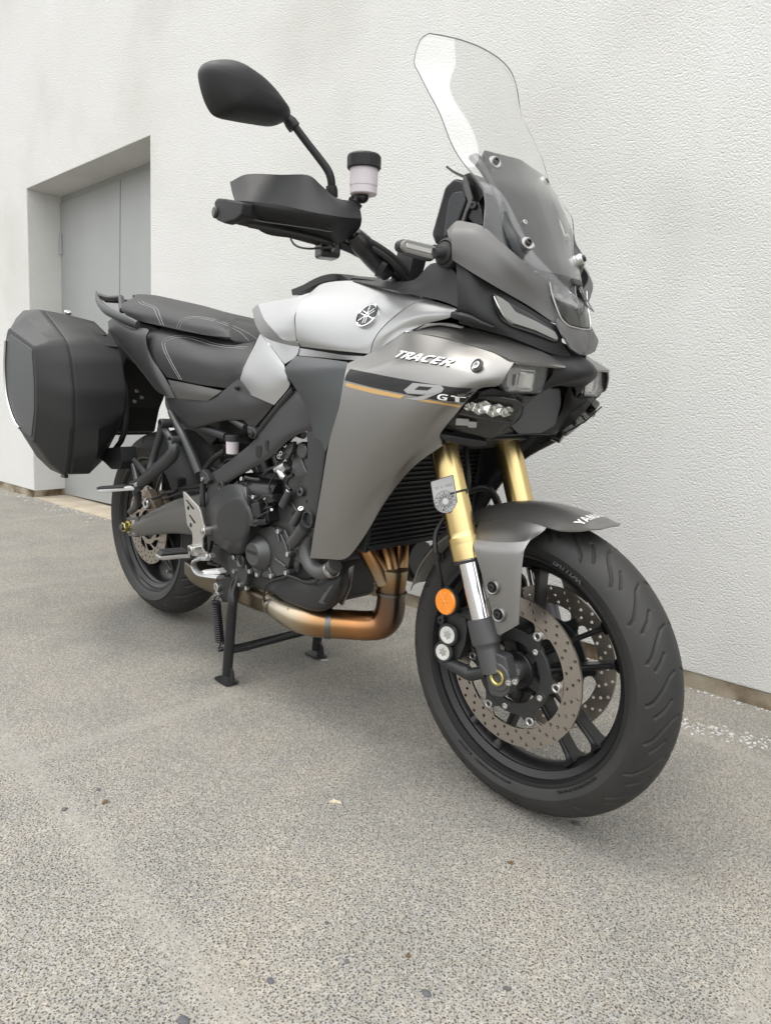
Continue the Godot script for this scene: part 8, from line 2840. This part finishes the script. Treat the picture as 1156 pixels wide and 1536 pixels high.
func make_display() -> void:
	var d := group("display", bike)
	var m := MB.new()
	plate(m, pv([1.303,1.2169,.105, 1.3268,1.2098,.105, 1.3388,1.1827,.105, 1.3266,1.14,.105, 1.304,1.0997,.105, 1.2665,1.102,.105, 1.2544,1.1222,.105, 1.2812,1.2042,.105]), 0.21, 0.006, 0.006)
	made(m, "display_housing", M.smooth_black, d)
	m = MB.new()
	plate(m, pv([1.306,1.1915,.107, 1.3286,1.1906,.107, 1.3381,1.1731,.107, 1.3235,1.14,.107, 1.3076,1.1158,.107, 1.2878,1.113,.107, 1.2956,1.1789,.107]), 0.01, 0.004, 0.003)
	made(m, "housing_relief", M.carrier_grey, d)
	m = MB.new()
	patch(m, [
		pv([1.2788,1.2445,.098, 1.298,1.232,.098, 1.3234,1.2202,.102]),
		pv([1.1941,1.2784,0, 1.215,1.2648,0, 1.2389,1.2535,0]),
		pv([1.1017,1.3187,-.098, 1.1244,1.3039,-.098, 1.1469,1.293,-.102]),
	], 3, 3, 0.004, Vector3(0, 1, 0))
	made(m, "display_visor", M.plain_grey_dark, d)
	m = MB.new()
	plate(m, pv([1.3252,1.2202,.106, 1.3353,1.2128,.106, 1.3529,1.1748,.106, 1.3506,1.1648,.106, 1.341,1.1498,.106, 1.3359,1.1353,.106, 1.3279,1.135,.106, 1.3423,1.1705,.106, 1.3305,1.1963,.106]), 0.005, 0.002, 0.001)
	pair(m, "visor_bracket", M.plain_grey, d)
	m = MB.new()
	plate(m, pv([1.3364,1.1631,.1, 1.3625,1.169,.1, 1.3717,1.1529,.1, 1.3773,1.1259,.1, 1.3585,1.128,.1, 1.3381,1.1443,.1]), 0.02, 0.003, 0.002)
	plate(m, pv([1.313,1.2244,.09, 1.3381,1.1765,.09, 1.3387,1.1531,.09, 1.3587,1.1738,.09, 1.3701,1.1837,.09, 1.3288,1.2266,.09]), 0.18, 0.004, 0.002)
	made(m, "screen_mechanism", M.smooth_black, d)
	bolt(d, Vector3(1.3539, 1.1622, .102), Vector3(0.3, 0, 1), 0.007, M.bolt_black)
	# inner rim of the cockpit behind the cowl
	m = MB.new()
	patch(m, [
		pv([1.3443,1.1098,.16, 1.3503,1.1234,.15, 1.3587,1.1284,.142, 1.4069,1.1143,.14]),
		pv([1.3573,1.0947,.168, 1.3585,1.1094,.16, 1.3701,1.1137,.154, 1.4176,1.1004,.15]),
		pv([1.3684,1.0783,.172, 1.3678,1.0992,.168, 1.3789,1.1061,.16, 1.423,1.0926,.154]),
	], 3, 3, 0.003, Vector3(0, 0.3, 1))
	pair(m, "cockpit_rim", M.plain_grey, d)
	m = MB.new()   # dark floor of the cockpit
	patch(m, [
		pv([1.235, 1.000, 0.0, 1.235, 1.000, 0.09, 1.255, 0.990, 0.135]),
		pv([1.320, 1.040, 0.0, 1.320, 1.040, 0.10, 1.330, 1.030, 0.150]),
		pv([1.400, 1.060, 0.0, 1.400, 1.060, 0.10, 1.390, 1.060, 0.150]),
		pv([1.470, 1.020, 0.0, 1.465, 1.020, 0.06, 1.440, 1.025, 0.110]),
	], 3, 3, 0.004, Vector3(0, 1, 0))
	m.join(m.mirrored())
	made(m, "cockpit_floor", M.dark_void, d)
	m = MB.new()
	slab(m, Vector3(0.05, 0.07, 0.04), Transform3D(Basis(Vector3(0, 0, 1), -0.3), Vector3(1.1801, 1.0681, .085)), 0.006, 0.004)
	made(m, "ignition_cover", M.plain_grey_dark, d)
	for sg in [1.0, -1.0]:
		var z := Transform3D(Basis.from_scale(Vector3(1, 1, sg)), Vector3.ZERO)
		var t := group("front_indicator", bike)
		m = MB.new()
		lathe(m, p2([0, -0.02, 0.026, -0.02, 0.026, 0.004, 0.022, 0.008, 0.0195, 0.006, 0.0185, 0.010, 0.014, 0.012, 0.011, 0.018, 0.010, 0.034, 0, 0.034]), frame(Vector3(1.353, 1.0693, .166), Vector3(-0.05, 0.0, 1)), 32)
		tube(m, pv([1.355,1.0685,.17, 1.3569,1.0662,.188, 1.3575,1.0633,.206]), 0.009, 10)
		made(m.moved(z), "indicator_stalk", M.rubber, t)
		var a := Vector3(1.3525, 1.0651, .205)
		var b := Vector3(1.3412, 1.0683, .268)
		var dir := (b - a).normalized()
		var ln := a.distance_to(b)
		var fwd := (Vector3(1, 0, 0) - dir * dir.x).normalized()
		var xf := Transform3D(Basis(dir, fwd.cross(dir), fwd), a)
		m = MB.new()
		prism(m, rounded(p2([-0.012, -0.0135, ln * 0.9, -0.0125, ln + 0.004, -0.006, ln + 0.004, 0.006, ln * 0.9, 0.0115, -0.012, 0.0135]), 0.010), xf * Transform3D(Basis(), Vector3(0, 0, -0.020)), 0.016, 0.004)
		made(m.moved(z), "indicator_body", M.smooth_black, t)
		m = MB.new()
		prism(m, rounded(p2([-0.010, -0.0118, ln * 0.9, -0.0108, ln + 0.002, -0.005, ln + 0.002, 0.005, ln * 0.9, 0.0100, -0.010, 0.0118]), 0.009), xf * Transform3D(Basis(), Vector3(0, 0, -0.006)), 0.010, 0.003)
		made(m.moved(z), "indicator_lens", M.lamp_glass_grey, t)
		m = MB.new()
		prism(m, rounded(p2([0.002, -0.004, ln * 0.92, -0.004, ln * 0.92, 0.004, 0.002, 0.004]), 0.003), xf * Transform3D(Basis(), Vector3(0, 0, 0.0025)), 0.003, 0.001)
		lathe(m, p2([0.003, 0, 0.0075, 0.003, 0.007, 0.0045, 0.003, 0.002]), xf * Transform3D(Basis(), Vector3(-0.001, 0, 0.001)), 18, true)
		made(m.moved(z), "indicator_strip", M.reflector_bowl, t)


func make_details() -> void:
	# hose of the right front brake, with its clip
	var h := group("front_brake_hose", bike)
	var m := MB.new()
	tube(m, pv([1.3447,.3698,.1, 1.3449,.4014,.095, 1.3397,.4291,.1, 1.3385,.4628,.112, 1.3342,.493,.118, 1.3278,.5163,.118, 1.3212,.5417,.112, 1.3213,.5623,.1, 1.3277,.5838,.085, 1.336,.6076,.06]), 0.0052, 10, false, 4)
	made(m, "hose", M.hose_rubber, h)
	m = MB.new()
	lathe(m, p2([0.005, 0, 0.0085, 0, 0.0085, 0.012, 0.005, 0.012]), frame(Vector3(1.3331, .4955, .118), Vector3(0.05, 1, 0)), 14, true)
	slab(m, Vector3(0.02, 0.010, 0.012), Transform3D(Basis(), Vector3(1.3354, .5001, .108)), 0.003, 0.002)
	made(m, "hose_clip", M.smooth_black, h)
	m = MB.new()
	tube(m, pv([1.27, 0.74, -0.02, 1.31, 0.70, 0.02, 1.33, 0.645, 0.03, 1.315, 0.60, 0.02]), 0.0055, 8, false, 4)
	made(m, "wiring", M.cable_black, h)
	m = MB.new()
	tube(m, pv([1.30, 0.76, 0.04, 1.33, 0.735, 0.0, 1.32, 0.74, -0.05]), 0.004, 8, false, 3)
	made(m, "wiring", M.cable_black, h)
	# inspection tag tied to the right fork tube
	var t := group("inspection_tag", bike)
	var c0 := Vector3(1.3597, .6278, .137)
	var right := Vector3(0.82, 0.0, -0.57)
	var up := (Vector3(1.3516, .663, .137) - Vector3(1.3715, .5985, .137)).normalized()
	var nrm := right.cross(up).normalized()
	right = up.cross(nrm).normalized()
	var xf := Transform3D(Basis(right, up, nrm), c0)
	var w := 0.0230
	var o := PackedVector2Array()
	o.append(Vector2(w, 0.038)); o.append(Vector2(-w, 0.032))
	for k in 13:
		var a := PI + PI * k / 12.0
		o.append(Vector2(cos(a) * w, -0.011 + sin(a) * w))
	o = rounded(o, 0.003, 2)
	m = MB.new()
	prism(m, o, xf * Transform3D(Basis(), Vector3(0, 0, -0.0012)), 0.0016, 0.0004)
	made(m, "tag_back", M.smooth_black, t)
	m = MB.new()
	prism(m, inset(o, 0.0013) if not Geometry2D.is_polygon_clockwise(o) else inset(rev(o), 0.0013), xf * Transform3D(Basis(), Vector3(0, 0, 0.0004)), 0.0006, 0.0002)
	var tg := made(m, "tag_face", M.sticker, t)
	m = MB.new()
	var ctr := Vector2(0.0, -0.0105)
	for r in [0.0068, 0.0135, 0.0205]:
		var n := 40
		for k in n:
			var a := TAU * k / n
			var b := TAU * (k + 1) / n
			quad2(m, xf, ctr + Vector2(cos(a), sin(a)) * (r - 0.0003), ctr + Vector2(cos(b), sin(b)) * (r - 0.0003), ctr + Vector2(cos(b), sin(b)) * (r + 0.0003), ctr + Vector2(cos(a), sin(a)) * (r + 0.0003), 0.0012)
	for k in 12:
		var a := TAU * (k + 0.5) / 12
		var d := Vector2(cos(a), sin(a))
		var s := Vector2(-d.y, d.x) * 0.00025
		quad2(m, xf, ctr + d * 0.0068 - s, ctr + d * 0.0205 - s, ctr + d * 0.0205 + s, ctr + d * 0.0068 + s, 0.0012)
	for q in [[0.0165, 25.0], [0.0168, -112.0]]:
		var cc: Vector2 = ctr + Vector2.from_angle(deg_to_rad(q[1])) * q[0]
		for k in 8:
			quad2(m, xf, cc, cc + Vector2.from_angle(TAU * k / 8) * 0.0019, cc + Vector2.from_angle(TAU * (k + 0.5) / 8) * 0.0019, cc + Vector2.from_angle(TAU * (k + 1) / 8) * 0.0019, 0.0013)
	for k in 12:
		var a := TAU * k / 12
		var p := ctr + Vector2.from_angle(a) * 0.0170
		m.join(letters(str((k + 2) % 12 + 1), 0.0036, "Droid Sans", xf * Transform3D(Basis(Vector3(0, 0, 1), a - PI / 2), Vector3(p.x, p.y, 0.0012))))
	for k in 9:
		var a := TAU * k / 9 + 0.3
		var p := ctr + Vector2.from_angle(a) * 0.0102
		m.join(letters(str(22 + k), 0.0030, "Droid Sans", xf * Transform3D(Basis(Vector3(0, 0, 1), a - PI / 2), Vector3(p.x, p.y, 0.0012))))
	m.join(letters("37 E 1602", 0.0046, "Droid Sans Mono", xf * Transform3D(Basis(Vector3(0, 0, 1), 0.08), Vector3(0.0015, 0.0185, 0.0012))))
	made(m, "tag_print", M.sticker_ink, tg, 60.0)
	m = MB.new()
	lathe(m, p2([0, 0.0004, 0.0055, 0.0004, 0.0055, 0.0014, 0, 0.0014]), xf * Transform3D(Basis(), Vector3(ctr.x, ctr.y, 0)), 20)
	made(m, "tag_stamp", M.bolt_steel, tg)
	# cable tie round the tube
	m = MB.new()
	var ax := (Vector3(1.486, 0.294, 0.105) - Vector3(1.232, 0.945, 0.105)).normalized()
	var tc := Vector3(1.3601, .6281, .105)
	var cc2 := Vector3(1.232, 0.945, 0.105) + ax * ((tc.y - 0.945) / ax.y)
	lathe(m, p2([0.0278, -0.0022, 0.0296, -0.0022, 0.0296, 0.0022, 0.0278, 0.0022]), frame(cc2, ax.lerp(Vector3(0.3, 0.2, -0.3), 0.15)), 36, true)
	slab(m, Vector3(0.010, 0.012, 0.010), Transform3D(Basis(Vector3(0, 1, 0), 0.6), Vector3(1.3773, .6354, .098)), 0.002, 0.001)
	made(m, "cable_tie", M.smooth_black, t)


func rev(o: PackedVector2Array) -> PackedVector2Array:
	var r := o.duplicate()
	r.reverse()
	return r


func quad2(m: MB, xf: Transform3D, a: Vector2, b: Vector2, c: Vector2, d: Vector2, z: float) -> void:
	var k := m.v.size()
	for q in [a, b, c, d]:
		m.v.append(xf * Vector3(q.x, q.y, z))
		m.c.append(Color.WHITE)
	m.t.append_array([k, k + 2, k + 1, k, k + 3, k + 2])
